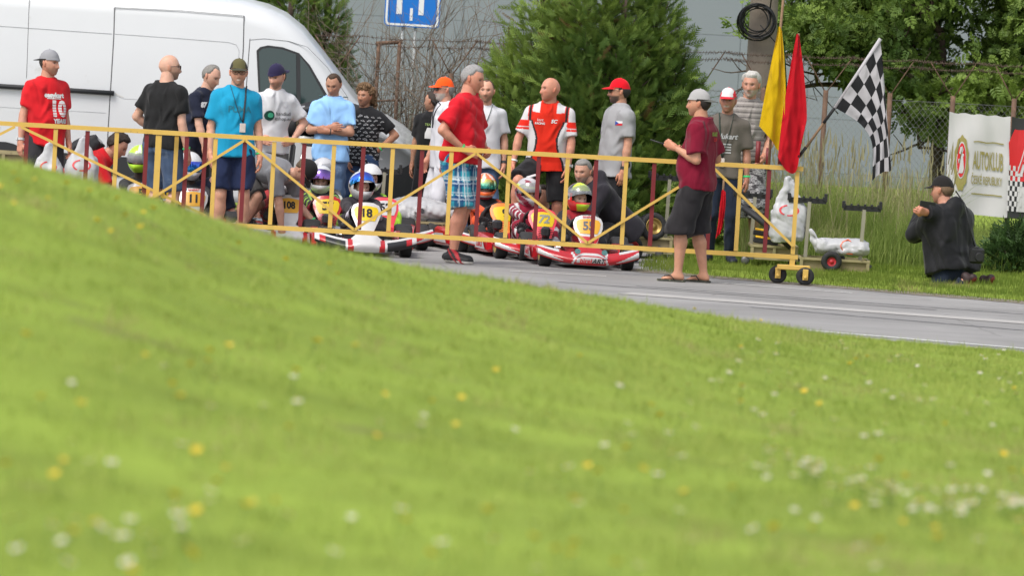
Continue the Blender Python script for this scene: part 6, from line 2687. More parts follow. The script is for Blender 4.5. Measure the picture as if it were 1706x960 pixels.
def helmet_shell(scale, paint, hole=True):
    th = np.linspace(.02, math.pi * .80, NVH)
    ph = np.arange(NUH) * 2 * math.pi / NUH
    PHI, THE = np.meshgrid(ph, th)
    PHI = (PHI + math.pi) % (2 * math.pi) - math.pi
    el = 90 - np.degrees(THE)
    ux, uf, uz = np.sin(THE) * np.sin(PHI), np.sin(THE) * np.cos(PHI), np.cos(THE)
    chin = np.clip((-el - 8) / 18, 0, 1) * np.clip(1 - np.abs(np.degrees(PHI)) / 75, 0, 1)
    x = .118 * ux
    f = np.where(uf > 0, .142, .146) * uf + .030 * chin
    z = np.where(uz > 0, .135, .150) * uz
    x = x * (1 - .10 * np.clip((-el - 10) / 45, 0, 1))
    f = np.where(uf < 0, f * (1 - .25 * np.clip((-el - 5) / 50, 0, 1)), f)
    V = np.stack([x, -f, z], -1).reshape(-1, 3) * scale
    azd, eld = np.degrees(PHI).reshape(-1), el.reshape(-1)
    Q = np.array([(i * NUH + j, i * NUH + (j + 1) % NUH, (i + 1) * NUH + (j + 1) % NUH, (i + 1) * NUH + j) for i in range(NVH - 1) for j in range(NUH)])
    if hole:
        inh = (np.abs(azd) < 62) & (eld > -19 + 6 * (np.abs(azd) / 62) ** 2) & (eld < 20)
        Q = Q[~inh[Q].all(1)]
    T = paint(azd, eld) if paint else np.ones((len(V), 3))
    return V, Q[:, ::-1] * 1, T, azd, eld


def driver(label, loc, yaw, hm, su):
    g = thing('kart_driver', label, 'person', tuple(loc), R(yaw), 'kart drivers seated on the grid')
    k = .76
    hy_, hp_ = R(hm.get('yaw', 0)), R(hm.get('pitch', 6))
    sc = hm.get('scale', 1.0) * 1.03
    hip, neck = np.array([0, .17, .14]), np.array([0, .235, .50])
    hc = np.array([0, .215, .625]) + np.array(hm.get('off', (0, 0, 0)))
    # suit: one continuous surface
    X3, FR = np.array([1., 0, 0]), np.array([0, -1., 0])
    dr = unit(neck - hip)
    fa = unit(FR - dr * (FR @ dr))
    pr = [p_torso(hip, neck, X3, fa, [0, .3, .7, .88, 1], [.135, .135, .145, .12, .06], [.10, .10, .10, .085, .05], [.09, .09, .095, .08, .05])]
    hands = {}
    for s in (-1, 1):
        S = neck + np.array([s * .135, .0, -.055])
        Wp = np.array([s * .125, -.30, .395])
        E = ik(S, Wp, .215, .205, np.array([s * 1.0, .2, -.8]))
        pr.append((*p_cone(neck + np.array([s * .04, 0, -.02]), S, .045, .05), .04))
        pr.append((*p_cone(S, E, .052, .042), .03))
        pr.append((*p_cone(E, Wp + (E - Wp) * .12, .043, .032), .02))
        hj = hip + np.array([s * .075, -.03, .0])
        kn = np.array([s * .175, -.22, .30])
        an = np.array([s * .14, -.50, .12])
        pr.append((*p_cone(hj, kn, .075, .058), .03))
        pr.append((*p_cone(kn, an, .056, .04), .03))
        hands[s] = (Wp, E)
    V, Q = surfnet(pr, .0175, .03, 1, warp=folds(len(label), .004, 18))
    base = np.array(su.get('col', (.02, .02, .022)))
    T = np.tile(base, (len(V), 1))
    if 'sleeve' in su:
        m_ = (np.abs(V[:, 0]) > .125) & (V[:, 2] > .22)
        T[m_] = su['sleeve']
    if 'stripe' in su:
        m_ = (np.abs(np.abs(V[:, 0]) - .11) < .016) & (V[:, 2] > .2)
        T[m_] = su['stripe']
        m_ = (np.abs(V[:, 0]) > .14) & (np.sin(V[:, 1] * 55) > .6)
        T[m_] = su['stripe']
    obj('race_suit', npmesh('race_suit', V, Q, True, T), cloth('race_suit', (1, 1, 1), tint=True), g)
    # head and gloved hands
    HR = Rz(hy_) @ Rx(hp_)
    hp = head_parts(.83 * sc, (.52, .31, .23), dict(hair_col=(.08, .05, .03), scalp=1))
    nk = surfnet([p_cone(neck - dr * .05, hc - np.array([0, 0, .05]), .05, .045)], .012, .01, 1)
    V2 = np.concatenate([hp['V'] @ HR.T + hc + HR @ np.array([0, -.012, -.018]), nk[0]])
    Q2 = np.concatenate([hp['Q'], nk[1] + len(hp['V'])])
    T2 = np.concatenate([hp['T'], np.ones((len(nk[0]), 3)) * .1])
    obj('body', npmesh('body', V2, Q2, True, T2), mat('skin_driver', (.52, .31, .23), rough=.5, tint=True, sss=.1), g)
    for s in (-1, 1):
        Wp, E = hands[s]
        dZ = unit(np.array([-s * .15, -.35, .5]))
        y = unit(np.array([-s * .9, -.3, 0]) - dZ * (np.array([-s * .9, -.3, 0]) @ dZ))
        x = np.cross(y, dZ)
        fl = x @ np.array([0, 0, 1]) < 0 if s > 0 else x @ np.array([0, 0, 1]) < 0
        M3 = np.stack([-x if fl else x, y, dZ], 1)
        hv, hq = HANDS['fist']
        obj('glove', npmesh('glove', (hv * .9) @ M3.T + Wp - dZ * .03 + np.array([s * .012, 0, -.01]), hq[:, ::-1] if fl else hq, True),
            cloth('glove_%d' % int(sum(su.get('glove', (.02, .02, .02))) * 50), su.get('glove', (.02, .02, .02))), g)
    # helmet
    V, Q, T, azd, eld = helmet_shell(sc, hm['paint'])
    T = T * (.85 if hm.get('dull') else 1)
    ho = obj('helmet', npmesh('helmet', V @ HR.T + hc, Q, True, T), mat('helmet_paint', (1, 1, 1), rough=.22, var=.02, tint=True, coat=.6), g)
    Vi, Qi, Ti, _, _ = helmet_shell(sc * .93, None)
    obj('helmet_lining', npmesh('helmet_lining', Vi @ HR.T + hc, Qi, True), mat('helmet_lining', (.02, .02, .022), rough=.9), ho)
    # rim of the eye port
    vs_ = hm.get('visor')
    if vs_:
        lift = R(vs_.get('lift', 0))
        Pg = []
        for e_ in np.linspace(-14, 27, 9):
            row = []
            for a in np.linspace(-82, 82, 33):
                er = e_ * (1 - .25 * (abs(a) / 82) ** 2)
                t = R(90 - er)
                p = np.array([.122 * math.sin(t) * math.sin(R(a)), -(.149 * math.sin(t) * math.cos(R(a))), .140 * math.cos(t)]) * sc
                row.append(HR @ (Rx(-lift) @ p) + hc)
            Pg.append(row)
        q = MB()
        q.grid(Pg)
        vm = vs_['mat']
        q.build('visor', vm, ho)
        for s in (-1, 1):
            q = MB()
            q.lathe([(.016, 0), (.016, .006), (.008, .008)], 12, c=HR @ (np.array([s * .118, -.02, .0]) * sc) + hc, rot=HR @ Ry(R(90 * s)))
            q.build('visor_pivot', KK, ho)
    if hm.get('tearoff'):
        q = MB()
        q.box(HR @ (np.array([.03, .02, .15])) + hc, (.10, .05, .012), HR @ Ry(R(-18)), bev=.004)
        q.build('top_spoiler', KW, ho)
    return g


def visor_mat(name, c1, c2, c3, alpha=1.0, rough=.08):
    m_ = mat(name, c1, rough=rough, var=0, metal=.75 if alpha == 1 else .1, alpha=alpha, coat=.5)
    nt = m_.node_tree
    b = nt.nodes['Principled BSDF']
    tc = nt.nodes.new('ShaderNodeTexCoord')
    sp = nt.nodes.new('ShaderNodeSeparateXYZ')
    nt.links.new(tc.outputs['Generated'], sp.inputs[0])
    rp = nt.nodes.new('ShaderNodeValToRGB')
    els = rp.color_ramp.elements
    els[0].position, els[1].position = .15, .85
    els[0].color, els[1].color = (*c1, 1), (*c3, 1)
    e = els.new(.5)
    e.color = (*c2, 1)
    nt.links.new(sp.outputs['Z'], rp.inputs[0])
    nt.links.new(rp.outputs[0], b.inputs['Base Color'])
    return m_


V_BLUE = visor_mat('visor_blue', (.05, .45, .9), (.03, .20, .85), (.06, .10, .55))
V_PURP = visor_mat('visor_purple', (.25, .12, .35), (.22, .10, .45), (.12, .08, .25))
V_RAIN = visor_mat('visor_rainbow', (.05, .55, .55), (.25, .6, .35), (.75, .65, .15))
V_SMOKE = visor_mat('visor_smoke', (.25, .27, .29), (.3, .32, .34), (.2, .2, .22), .55)
V_CLEAR = visor_mat('visor_grey', (.2, .2, .22), (.35, .35, .36), (.3, .3, .3), .7)


def pl_white(az, el):
    return np.tile([[.56, .56, .57]], (len(az), 1))


def pl_whiteblue(az, el):
    T = pl_white(az, el)
    T[(el > 45) & (np.sin(np.radians(az * 5)) > .55)] = (.12, .2, .45)
    return T


def pl_lime(az, el):
    T = np.tile([[.42, .72, .03]], (len(az), 1))
    T[(el < -8) & (np.abs(np.abs(az) - 95) < 40) & (el > -30)] = (.03, .03, .03)
    T[(el > 30) & (np.sin(np.radians(az * 4)) > .8)] = (.6, .6, .6)
    return T


def pl_orange(az, el):
    T = np.tile([[.78, .16, .06]], (len(az), 1))
    T[(el > 36) & (np.sin(np.radians(az * 6 + el * 3)) > .2)] = (.72, .6, .52)
    T[(el < -28)] = (.7, .65, .62)
    T[(el < -38)] = (.4, .03, .05)
    T[(np.abs(az) < 38) & (el < -20) & (el > -32)] = (.85, .16, .03)
    return T


def pl_redgrey(az, el):
    T = np.tile([[.42, .40, .42]], (len(az), 1))
    T[(np.sin(np.radians(az * 3 + el * 4)) > .35)] = (.22, .02, .04)
    T[(el > 22) & (el < 31)] = (.5, .72, .06)
    T[el > 62] = (.5, .48, .5)
    return T


def pl_limered(az, el):
    T = np.tile([[.70, .04, .04]], (len(az), 1))
    T[(el > 18)] = (.03, .03, .035)
    T[(el > 30) & (az > -75)] = (.58, .74, .03)
    T[(el > 24) & (el < 32) & (np.sin(np.radians(az * 9)) > 0)] = (.6, .6, .6)
    T[(el < -22) & (np.abs(az) < 42)] = (.5, .78, .05)
    T[(el > -10) & (el < 12) & (az < -70) & (az > -110)] = (.72, .70, .66)
    return T


def pl_grey(az, el):
    T = np.tile([[.5, .5, .52]], (len(az), 1))
    T[(el > 15) & (el < 42) & (np.abs(az) < 70)] = (.30, .30, .32)
    return T


kart('red and white kart number 55 at the front right', 979, 386, 50.95, 7, '55', numcol=mat('number_grey', (.09, .10, .12), rough=.5), panel=KW, driver_label='driver of kart 55 in lime and red helmet with glasses',
     helmet=dict(paint=pl_limered, yaw=18, pitch=2, visor=dict(mat=V_SMOKE, lift=30), off=(-.01, -.02, .01)), suit=dict(col=(.30, .02, .03), sleeve=(.02, .02, .025), glove=(.03, .03, .03)))
kart('red and white kart number 72 behind kart 55', 903, 372, 52.1, 12, '72', field=KY, num_shear=.3, lower=KP, panel=KP, numcol=mat('number_pale', (.24, .25, .20), rough=.5), brand='CRIACK', plate=False, driver_label='driver of kart 72 in dark red and grey helmet with raised visor',
     helmet=dict(paint=pl_redgrey, yaw=14, pitch=8, visor=dict(mat=V_CLEAR, lift=22), tearoff=1), suit=dict(col=(.22, .012, .03), stripe=(.6, .6, .6), glove=(.15, .01, .02)))
kart('orange panelled kart number 9 beside the plaid shorts man', 838, 374, 53.1, 16, '9', base=KR, field=KY, panel=KO, lower=KO, brand='', driver_label='driver in orange helmet with rainbow visor and orange sleeves',
     helmet=dict(paint=pl_orange, yaw=-16, pitch=6, visor=dict(mat=V_RAIN, lift=12), scale=.95), suit=dict(col=(.02, .02, .022), sleeve=(.72, .10, .03), glove=(.03, .03, .03)))
kart('white kart number 18 with black wings, front of the left row', 610, 352, 51.05, 6, '18', panel=KW, field=KY, wing=KK, lower=KW, brand='', driver_label='driver of kart 18 in white helmet with blue visor',
     helmet=dict(paint=pl_whiteblue, yaw=14, pitch=4, visor=dict(mat=V_BLUE, lift=40)), suit=dict(col=(.025, .022, .028), sleeve=(.035, .03, .035), glove=(.55, .52, .6)))
kart('pink and white kart number 52 half hidden behind kart 18', 640, 352, 52.8, 14, '52', panel=KP, field=KW, lower=KP, brand='', driver_label='driver in plain white helmet and lime sleeve behind kart 18',
     helmet=dict(paint=pl_white, yaw=10, pitch=4, off=(.0, 0, .03)), suit=dict(col=(.03, .03, .03), sleeve=(.42, .75, .05)))
kart('kart with yellow panel and purple visored driver', 545, 346, 52.3, 8, '57', panel=KR, field=KY, lower=KR, wing=KGY, brand='', driver_label='driver in white helmet with purple visor',
     helmet=dict(paint=pl_white, yaw=-6, pitch=6, visor=dict(mat=V_PURP, lift=24)), suit=dict(col=(.03, .03, .035), stripe=(.35, .6, .08), glove=(.25, .02, .03)))
kart('kart mostly hidden in front of the light blue polo man', 548, 340, 53.3, 8, '8', panel=KW, field=KY, brand='', driver_label='driver in white and grey helmet below the light blue polo man',
     helmet=dict(paint=pl_grey, yaw=-24, pitch=10, visor=dict(mat=V_CLEAR, lift=8), off=(0, 0, .05)), suit=dict(col=(.1, .1, .1)))
kart('white panelled kart number 108 under the stooping man', 480, 350, 52.0, 8, '108', panel=KW, field=KYO, lower=KW, wing=KGY, brand='', driver_label='driver in white helmet below the stooping man',
     helmet=dict(paint=pl_white, yaw=6, pitch=10, visor=dict(mat=V_SMOKE, lift=30)), suit=dict(col=(.03, .03, .03), sleeve=(.35, .03, .03)))
kart('white panelled kart number 11 at the far left of the grid', 322, 332, 52.3, 6, '11', panel=KW, field=KYO, lower=KW, brand='birelART', driver_label='driver of kart 11 in white helmet with bright blue visor',
     helmet=dict(paint=pl_white, yaw=20, pitch=8, visor=dict(mat=V_BLUE, lift=0), off=(-.02, 0, .06)), suit=dict(col=(.03, .03, .035)))
kart('kart number 51 half hidden behind the denim shorts man', 268, 336, 54.0, 16, '51', panel=KW, field=KY, brand='', driver_label='driver hidden behind the denim shorts man',
     helmet=dict(paint=pl_white, yaw=10), suit=dict(col=(.03, .03, .03)))
kart('leftmost kart number 5 with lime helmeted driver', 234, 331, 53.0, 6, '5', panel=KW, field=KYO, brand='', driver_label='driver in lime green helmet with pale visor',
     helmet=dict(paint=pl_lime, yaw=-22, pitch=6, visor=dict(mat=V_CLEAR, lift=4), off=(.0, 0, .08)), suit=dict(col=(.03, .03, .03)))
p = at(536, 310, 55.0)
kart('black kart stood upright on its tail beside the van', 0, 0, 55.0, 0, '3', base=KK, trim=KGY, panel=KK, field=KGY, brand='birelART', lower=KK, loc=(p[0], 55.65, .60), rot=(R(-60), 0, R(172)), engine=False, group=None, numcol=KW)
p = at(517, 224, 55.2)
g = thing('helmet', 'black and pale crash helmet lying on the upright black kart', 'helmet', tuple(p))
V, Q, T, a_, e_ = helmet_shell(.95, lambda az, el: np.where(((el > 15) & (el < 40))[:, None], np.array([[.6, .62, .3]]), np.where(((el < -12))[:, None], np.array([[.55, .55, .52]]), np.array([[.03, .03, .03]]))))
HRm = Rz(R(-30)) @ Rx(R(-8))
obj('shell', npmesh('shell', V @ HRm.T, Q, True, T), MATS['helmet_paint'], g)
Vi, Qi, Ti, _, _ = helmet_shell(.88, None)
obj('lining', npmesh('lining', Vi @ HRm.T, Qi, True), MATS['helmet_lining'], g)
# ================================================================== WHITE VAN
VW = mat('van_white', (.58, .59, .605), rough=.28, var=.03, vs_=1.5, coat=.35, spec=.5, dirt=((.47, .465, .455), 2.5, .64))
VB = mat('van_black_plastic', (.022, .023, .025), rough=.6, var=.1)
VG = mat('van_glass', (.012, .03, .028), rough=.06, var=0, spec=.6, coat=.3)
SEAMM = mat('van_seam', (.12, .12, .125), rough=.8)
VD = 56.3


def vx(px, py=200):
    return at(px, py, VD)[0]


def vz(px, py):
    return at(px, py, VD)[2]


van = thing('van', 'white high roofed panel van parked behind the men', 'van', (0, VD, 0))
XN = vx(702, 270)
# stations along the length: x, roof z, bottom z, half width, y of the near side
roof_px = [(-420, -62), (-60, -28), (250, -9), (330, -3), (400, 3), (440, 13), (470, 27), (500, 50), (530, 86), (560, 126), (590, 166), (603, 180), (640, 198), (668, 215), (688, 233), (699, 252), (704, 272)]
st = []
for px, py in roof_px:
    st.append((vx(px, py), vz(px, py)))
WID = 2.0


def inset(x):
    """plan taper towards the nose"""
    t = max(0, (x - (XN - 1.15)) / 1.15)
    return .30 * t ** 2.4


def side_y(x, z):
    return inset(x) + max(0, z - 1.2) * .075


Pv = []
for x, zt in st:
    ins = inset(x)
    zb = .24 if x < XN - .12 else .30
    zt = max(zt, zb + .25)
    rr = min(.22, (zt - zb) * .3)
    row = []
    zz = [zb, zb + .08, (zb + zt) * .4, min(1.2, zt - rr), zt - rr, ]
    zz = sorted(zz)
    left = [(side_y(x, z), z) for z in zz]
    yt = side_y(x, zt - rr)
    for a in (20, 45, 70, 90):
        left.append((yt + rr * (1 - math.cos(R(a))) * 1.2, zt - rr + rr * math.sin(R(a))))
    crown = .05 * min(1, (zt - 1.2)) if zt > 1.2 else .03
    mid = [(WID * .5, zt + crown)]
    right = [(WID - y, z) for y, z in reversed(left)]
    Pv.append([(x, y, z) for y, z in left + mid + right])
q = MB()
q.rings(Pv, smooth=True)
q.build('body', VW, van)


def on_side(px, py, off=.004):
    p = at(px, py, VD)
    return np.array([p[0], side_y(p[0], p[2]) - off, p[2]])


def side_poly(name, pts, mt, off=.004, parent=van, thick=0):
    q_ = MB()
    v_, f_ = subdiv(np.array([(a, b, 0) for a, b in pts], float), [tuple(range(len(pts)))], 30)
    q_.add([on_side(a[0], a[1], off) for a in v_], [tuple(reversed(x)) for x in f_], 0, True)
    return q_.build(name, mt, parent)


def seam(pts, r=.0055, mt=SEAMM, parent=van, name='seam', off=0.0):
    q_ = MB()
    full = []
    for a, b in zip(pts[:-1], pts[1:]):
        for t in np.linspace(0, 1, 5)[:-1]:
            full.append(on_side(a[0] + (b[0] - a[0]) * t, a[1] + (b[1] - a[1]) * t, off))
    full.append(on_side(*pts[-1], off))
    q_.tube(full, r, 6, flat=.5)
    return q_.build(name, mt, parent)


# sliding door outline, panel creases, front door
seam([(190, 12), (189, 60), (184, 150), (180, 218), (176, 300)], .006)
seam([(190, 12), (300, 17), (406, 26)], .005)
seam([(406, 26), (405, 80), (398, 200), (392, 300)], .006)
seam([(48, -12), (44, 130)], .003)
seam([(-120, 36), (0, 43), (100, 50), (186, 56)], .0045, mat('van_crease', (.30, .31, .32), rough=.5), name='crease')
seam([(190, 56), (290, 63), (380, 70), (393, 74), (398, 84), (396, 120)], .004, MATS['van_crease'], name='crease')
seam([(192, 158), (205, 164), (395, 176)], .0035, MATS['van_crease'], name='crease')
seam([(-200, 170), (0, 178), (176, 188)], .003, MATS['van_crease'], name='crease')
seam([(416, 64), (412, 120), (406, 200), (400, 300)], .005)
seam([(416, 66), (440, 64), (480, 68), (512, 78)], .0045)
seam([(512, 78), (545, 112), (578, 160), (588, 200), (586, 262)], .0045)
q = MB()
pts = [on_side(px, py, .02) for px, py in ((-300, 124), (-100, 136), (0, 143), (100, 149), (190, 155))]
q.tube(pts, .042, 10, flat=.6)
q.build('side_moulding', VB, van)
seam([(192, 155), (198, 159), (206, 162)], .004, mat('van_scratch', (.5, .46, .38), rough=.7), name='scuff')
# side window: black rubber, two panes, mirror
win = [(427, 84), (433, 78), (446, 75), (470, 78), (498, 88), (516, 108), (545, 158), (552, 178), (545, 184), (500, 181), (440, 172), (431, 160)]
side_poly('window_surround', win, VB, .006)
cxw, cyw = np.mean([p[0] for p in win]), np.mean([p[1] for p in win])
pane1 = [(431, 86), (437, 81), (448, 79), (470, 82), (493, 90), (494, 175), (442, 168), (434, 158)]
pane2 = [(500, 94), (513, 110), (541, 160), (546, 175), (541, 179), (501, 176)]
for pn in (pane1, pane2):
    side_poly('window_pane', pn, VG, .010)
q = MB()
mp = on_side(541, 196, .12)
q.box(mp, (.11, .17, .27), Rz(R(20)), bev=.03)
q.tube([mp + np.array([0, .06, -.06]), on_side(545, 196, .0)], .03, 8)
q.build('door_mirror', VB, van)
q = MB()
q.box(on_side(421, 196, .016), (.17, .03, .035), bev=.01)
q.build('door_handle', VB, van)
# lower black sill, bumper, headlight, wheel
side_poly('sill', [(-400, 222), (0, 247), (170, 259), (560, 284), (560, 316), (170, 292), (0, 280), (-400, 256)], VB, .012)
q = MB()
zb_, zt_ = .27, vz(690, 268)
Pp = []
for x in np.linspace(XN - .95, XN + .025, 12):
    t = (x - (XN - .95)) / .975
    top = .48 + (.82 - .48) * t ** 2
    y0 = inset(x) - .022
    Pp.append([(x, y0, zb_), (x, y0, top), (x, WID - y0, top), (x, WID - y0, zb_)])
q.rings(Pp)
q.build('front_bumper', VB, van)
hl = [(652, 206), (672, 212), (694, 232), (702, 252), (704, 270), (694, 262), (676, 238)]
q = MB()
v_, f_ = subdiv(np.array([(a, b, 0) for a, b in hl], float), [tuple(range(len(hl)))], 10)
q.add([on_side(a[0], a[1], .016) for a in v_], [tuple(reversed(x)) for x in f_], 0, True)
q.build('headlight', mat('headlamp', (.58, .58, .59), rough=.12, var=.25, vs_=26, coat=.6, bump=.5, bs=22), van)
for xw in (XN - .98, XN - 4.3):
    w = empty('wheel')
    w.parent = van
    w.location = (xw, .10, .33)
    q = MB()
    q.lathe([(.20, -.11), (.30, -.115), (.335, -.09), (.335, .09), (.30, .115), (.20, .11)], 32, rot=Rx(R(90)), closed=True)
    q.build('tyre', RUBBER, w)
    q = MB()
    q.lathe([(.20, .02), (.20, .10), (.17, .09), (.05, .06), (.004, .08)], 28, rot=Rx(R(90)))
    q.build('rim', mat('van_rim', (.35, .35, .36), rough=.4, metal=.5), w)
    w.rotation_euler = (0, 0, 0)
    q = MB()
    q.rings([[(xw + .40 * math.cos(a), yy, .33 + .40 * math.sin(a)) for a in np.linspace(-.25, math.pi + .25, 20)] for yy in (-.014 + inset(xw + .2), .06)])
    q.build('wheel_arch', VB, van)

# ================================================================== TROLLEYS, TYRES, BAGS
TRM = mat('trolley_steel', (.34, .29, .16), rough=.55, var=.2, vs_=10, metal=.3, dirt=((.10, .08, .05), 8, .58))
TRW = mat('trolley_board', (.26, .21, .12), rough=.8, var=.2, vs_=7)
TRP = mat('trolley_post', (.33, .31, .24), rough=.45, var=.12, metal=.4)
REDRIM = mat('red_rim', (.42, .02, .03), rough=.5)


def trolley(label, xl, xr, y, d, z, posts=(), wheels=(), castors=(), dep=.55, h=.16, ground=.03):
    a, b = at(xl, y, d), at(xr, y, d)
    t = thing('kart_trolley', label, 'trolley', (0, d, 0), 0, 'kart trolleys')
    zz = a[2] if z is None else z
    x0, x1 = a[0], b[0]
    for zc, hh in ((zz, .022), (zz - h, .022)):
        for yy in (0, dep):
            q_ = MB()
            q_.bar((x0, yy, zc), (x1, yy, zc), hh, hh)
            q_.build('rail', TRM, t)
        for xx in (x0 + .011, x1 - .011):
            q_ = MB()
            q_.bar((xx, .013, zc), (xx, dep - .013, zc), hh, hh)
            q_.build('end_rail', TRM, t)
    for xx in (x0 + .02, (x0 + x1) / 2, x1 - .02):
        q_ = MB()
        q_.bar((xx, .002, zz - .012), (xx, .002, zz - h + .012), .03, .02)
        q_.build('upright', TRM, t)
    q_ = MB()
    q_.box(((x0 + x1) / 2, .03, zz - h / 2), (x1 - x0 - .05, .02, h - .026))
    q_.box(((x0 + x1) / 2, dep / 2, zz - h + .02), (x1 - x0 - .04, dep - .04, .012))
    q_.build('side_board', TRW, t)
    for px, top, dy in posts:
        p0, p1 = at(px, y, d)[0], at(px, top, d)
        q_ = MB()
        q_.bar((p1[0] - .012, dy, zz), (p1[0], dy, p1[2]), .034, .034)
        q_.build('mast', TRP, t)
        r_ = empty('rack')
        r_.parent = t
        r_.location = (p1[0], dy, p1[2])
        q_ = MB()
        q_.bar((-.20, 0, .01), (.16, 0, .01), .028, .05)
        q_.build('rack_bar', KK, r_)
        for k_ in range(6):
            q_ = MB()
            q_.box((-.19 + .065 * k_, -.01, .035), (.022, .05, .035), bev=.004)
            q_.build('rack_tooth', KK, r_)
        q_ = MB()
        q_.box((.155, 0, .045), (.03, .06, .08), bev=.004)
        q_.box((-.20, 0, .04), (.03, .06, .07), bev=.004)
        q_.build('rack_end', KK, r_)
    for px, rr, dy in wheels:
        w_ = empty('wheel')
        w_.parent = t
        w_.location = (at(px, y, d)[0], dy, rr + ground)
        q_ = MB()
        q_.lathe([(rr * .45, -.04), (rr * .85, -.045), (rr, -.028), (rr, .028), (rr * .85, .045), (rr * .45, .04)], 26, rot=Rx(R(90)), closed=True)
        q_.build('tyre', RUBBER, w_)
        q_ = MB()
        q_.lathe([(rr * .46, .0), (rr * .46, .036), (rr * .40, .03), (rr * .2, .024), (rr * .12, .045), (.003, .045)], 22, rot=Rx(R(90)))
        q_.build('rim', REDRIM, w_)
        q_ = MB()
        q_.bar((at(px, y, d)[0], .05, rr + ground), (at(px, y, d)[0], .05, zz - h), .02, .02)
        q_.build('axle_mount', TRM, t)
    for px, dy in castors:
        q_ = MB()
        xx = at(px, y, d)[0]
        q_.lathe([(.01, -.015), (.04, -.015), (.042, 0), (.04, .015), (.01, .015)], 16, c=(xx, dy, .042 + ground), rot=Rx(R(90)))
        q_.box((xx + .03, dy, .085 + ground), (.10, .04, .03), Ry(R(25)))
        q_.bar((xx + .04, dy, .09 + ground), (xx + .05, dy + .01, zz - h), .025, .025)
        q_.build('castor', mat('castor_grey', (.12, .12, .12), rough=.5, metal=.5), t)
    return t


trolley('kart trolley with red rimmed wheel and two racks, right of the gate', 1332, 1450, 430, 52.6, None, posts=((1441, 350, .1), (1352, 338, .35)), wheels=((1385, .098, -.05), (1396, .098, .5)), castors=((1440, .05), (1345, .2)))
trolley('kart trolley holding engines behind the end of the gate', 1250, 1331, 409, 53.1, None, posts=((1368, 334, .45),) if False else ((1260, 330, .3),), castors=((1243, .0), (1322, .1)), h=.12)
trolley('kart trolley carrying worn tyres behind kart 55', 1042, 1122, 394, 53.9, None, posts=((1117, 300, .25),), castors=((1100, .0), (1050, .1)), h=.14, ground=.02)
trolley('kart trolley under white plastic sheeting beside the man in overalls', 640, 742, 372, 53.8, .235, posts=((640, 288, .2),), castors=((650, .1), (735, .1)), h=.12, ground=0)


def loose_tyre(label, px, py, d, r, w, lie, rim=GOLDR, tread=True):
    p = at(px, py, d)
    t = thing('spare_tyre', label, 'tyre', tuple(p), 0, 'spare tyres on the trolley')
    t.rotation_euler = lie
    q_ = MB()
    q_.lathe(tyre_prof(r, w), 32, closed=True)
    q_.build('tyre', TYRE, t)
    if tread:
        q_ = MB()
        for k_ in range(28):
            a = 2 * math.pi * k_ / 28
            for zz in (-.22, .0, .22):
                q_.box((r * math.cos(a + zz * .3), r * math.sin(a + zz * .3), w * zz), (.010, .022, w * .17), Rz(a))
        q_.build('tread', RUBBER, t)
    q_ = MB()
    q_.lathe([(r * .58, -w * .42), (r * .60, w * .48), (r * .54, w * .48), (r * .50, w * .30), (r * .22, w * .28), (r * .20, w * .40), (.004, w * .40)], 26)
    q_.build('rim', rim, t)
    return t


loose_tyre('spare kart tyre with gold rim lying tilted on the trolley', 1051, 378, 53.8, .125, .14, (R(58), 0, R(-24)))
loose_tyre('spare grooved kart tyre standing on the trolley by the gate', 1086, 378, 53.95, .135, .17, (R(82), 0, R(14)))
loose_tyre('black rain tyre with dark red rim behind kart 55', 1046, 415, 53.0, .14, .16, (R(90), 0, R(40)), REDRIM)

# engines on the trolley: two yellow battery boxes and a black tank
for lab, px, py, d, w_, h_ in (('yellow topped battery box on the trolley, upper one', 1272, 386, 53.35, .16, .05), ('yellow topped battery box on the trolley, lower one', 1276, 399, 53.2, .20, .055)):
    p = at(px, py, d)
    t = thing('battery_box', lab, 'box', tuple(p), 0, 'battery boxes on the trolley')
    q = MB()
    q.box((0, .05, -.02), (w_ + .04, .16, h_), Ry(R(6)), bev=.008)
    q.build('case', KK, t)
    q = MB()
    q.box((0, .045, .012), (w_, .14, .022), Ry(R(6)), bev=.006)
    q.build('lid', mat('battery_yellow', srgb(226, 176, 40), rough=.5), t)
p0, p1 = at(1238, 345, 53.2), at(1318, 412, 53.05)
q = MB()
q.tube([p0, p0 * .6 + p1 * .4 + np.array([0, 0, .02]), p1], [.05, .062, .055], 12, flat=.6)
q.tube([p0 + np.array([-.02, 0, .03]), p0 + np.array([.09, 0, .0])], .012, 6)
tag(q.build('kart_seat_cover', mat('black_nylon', (.018, .018, .02), rough=.65, bump=.4, bs=20)), 'black padded bag lying slanted on the trolley behind the gate', 'bag')

# plastic bags
PLAST = mat('bag_plastic', (.50, .50, .515), rough=.38, var=.05, vs_=9, trans=.18, spec=.4)
PLAST2 = mat('bag_print_red', srgb(196, 60, 66), rough=.4)


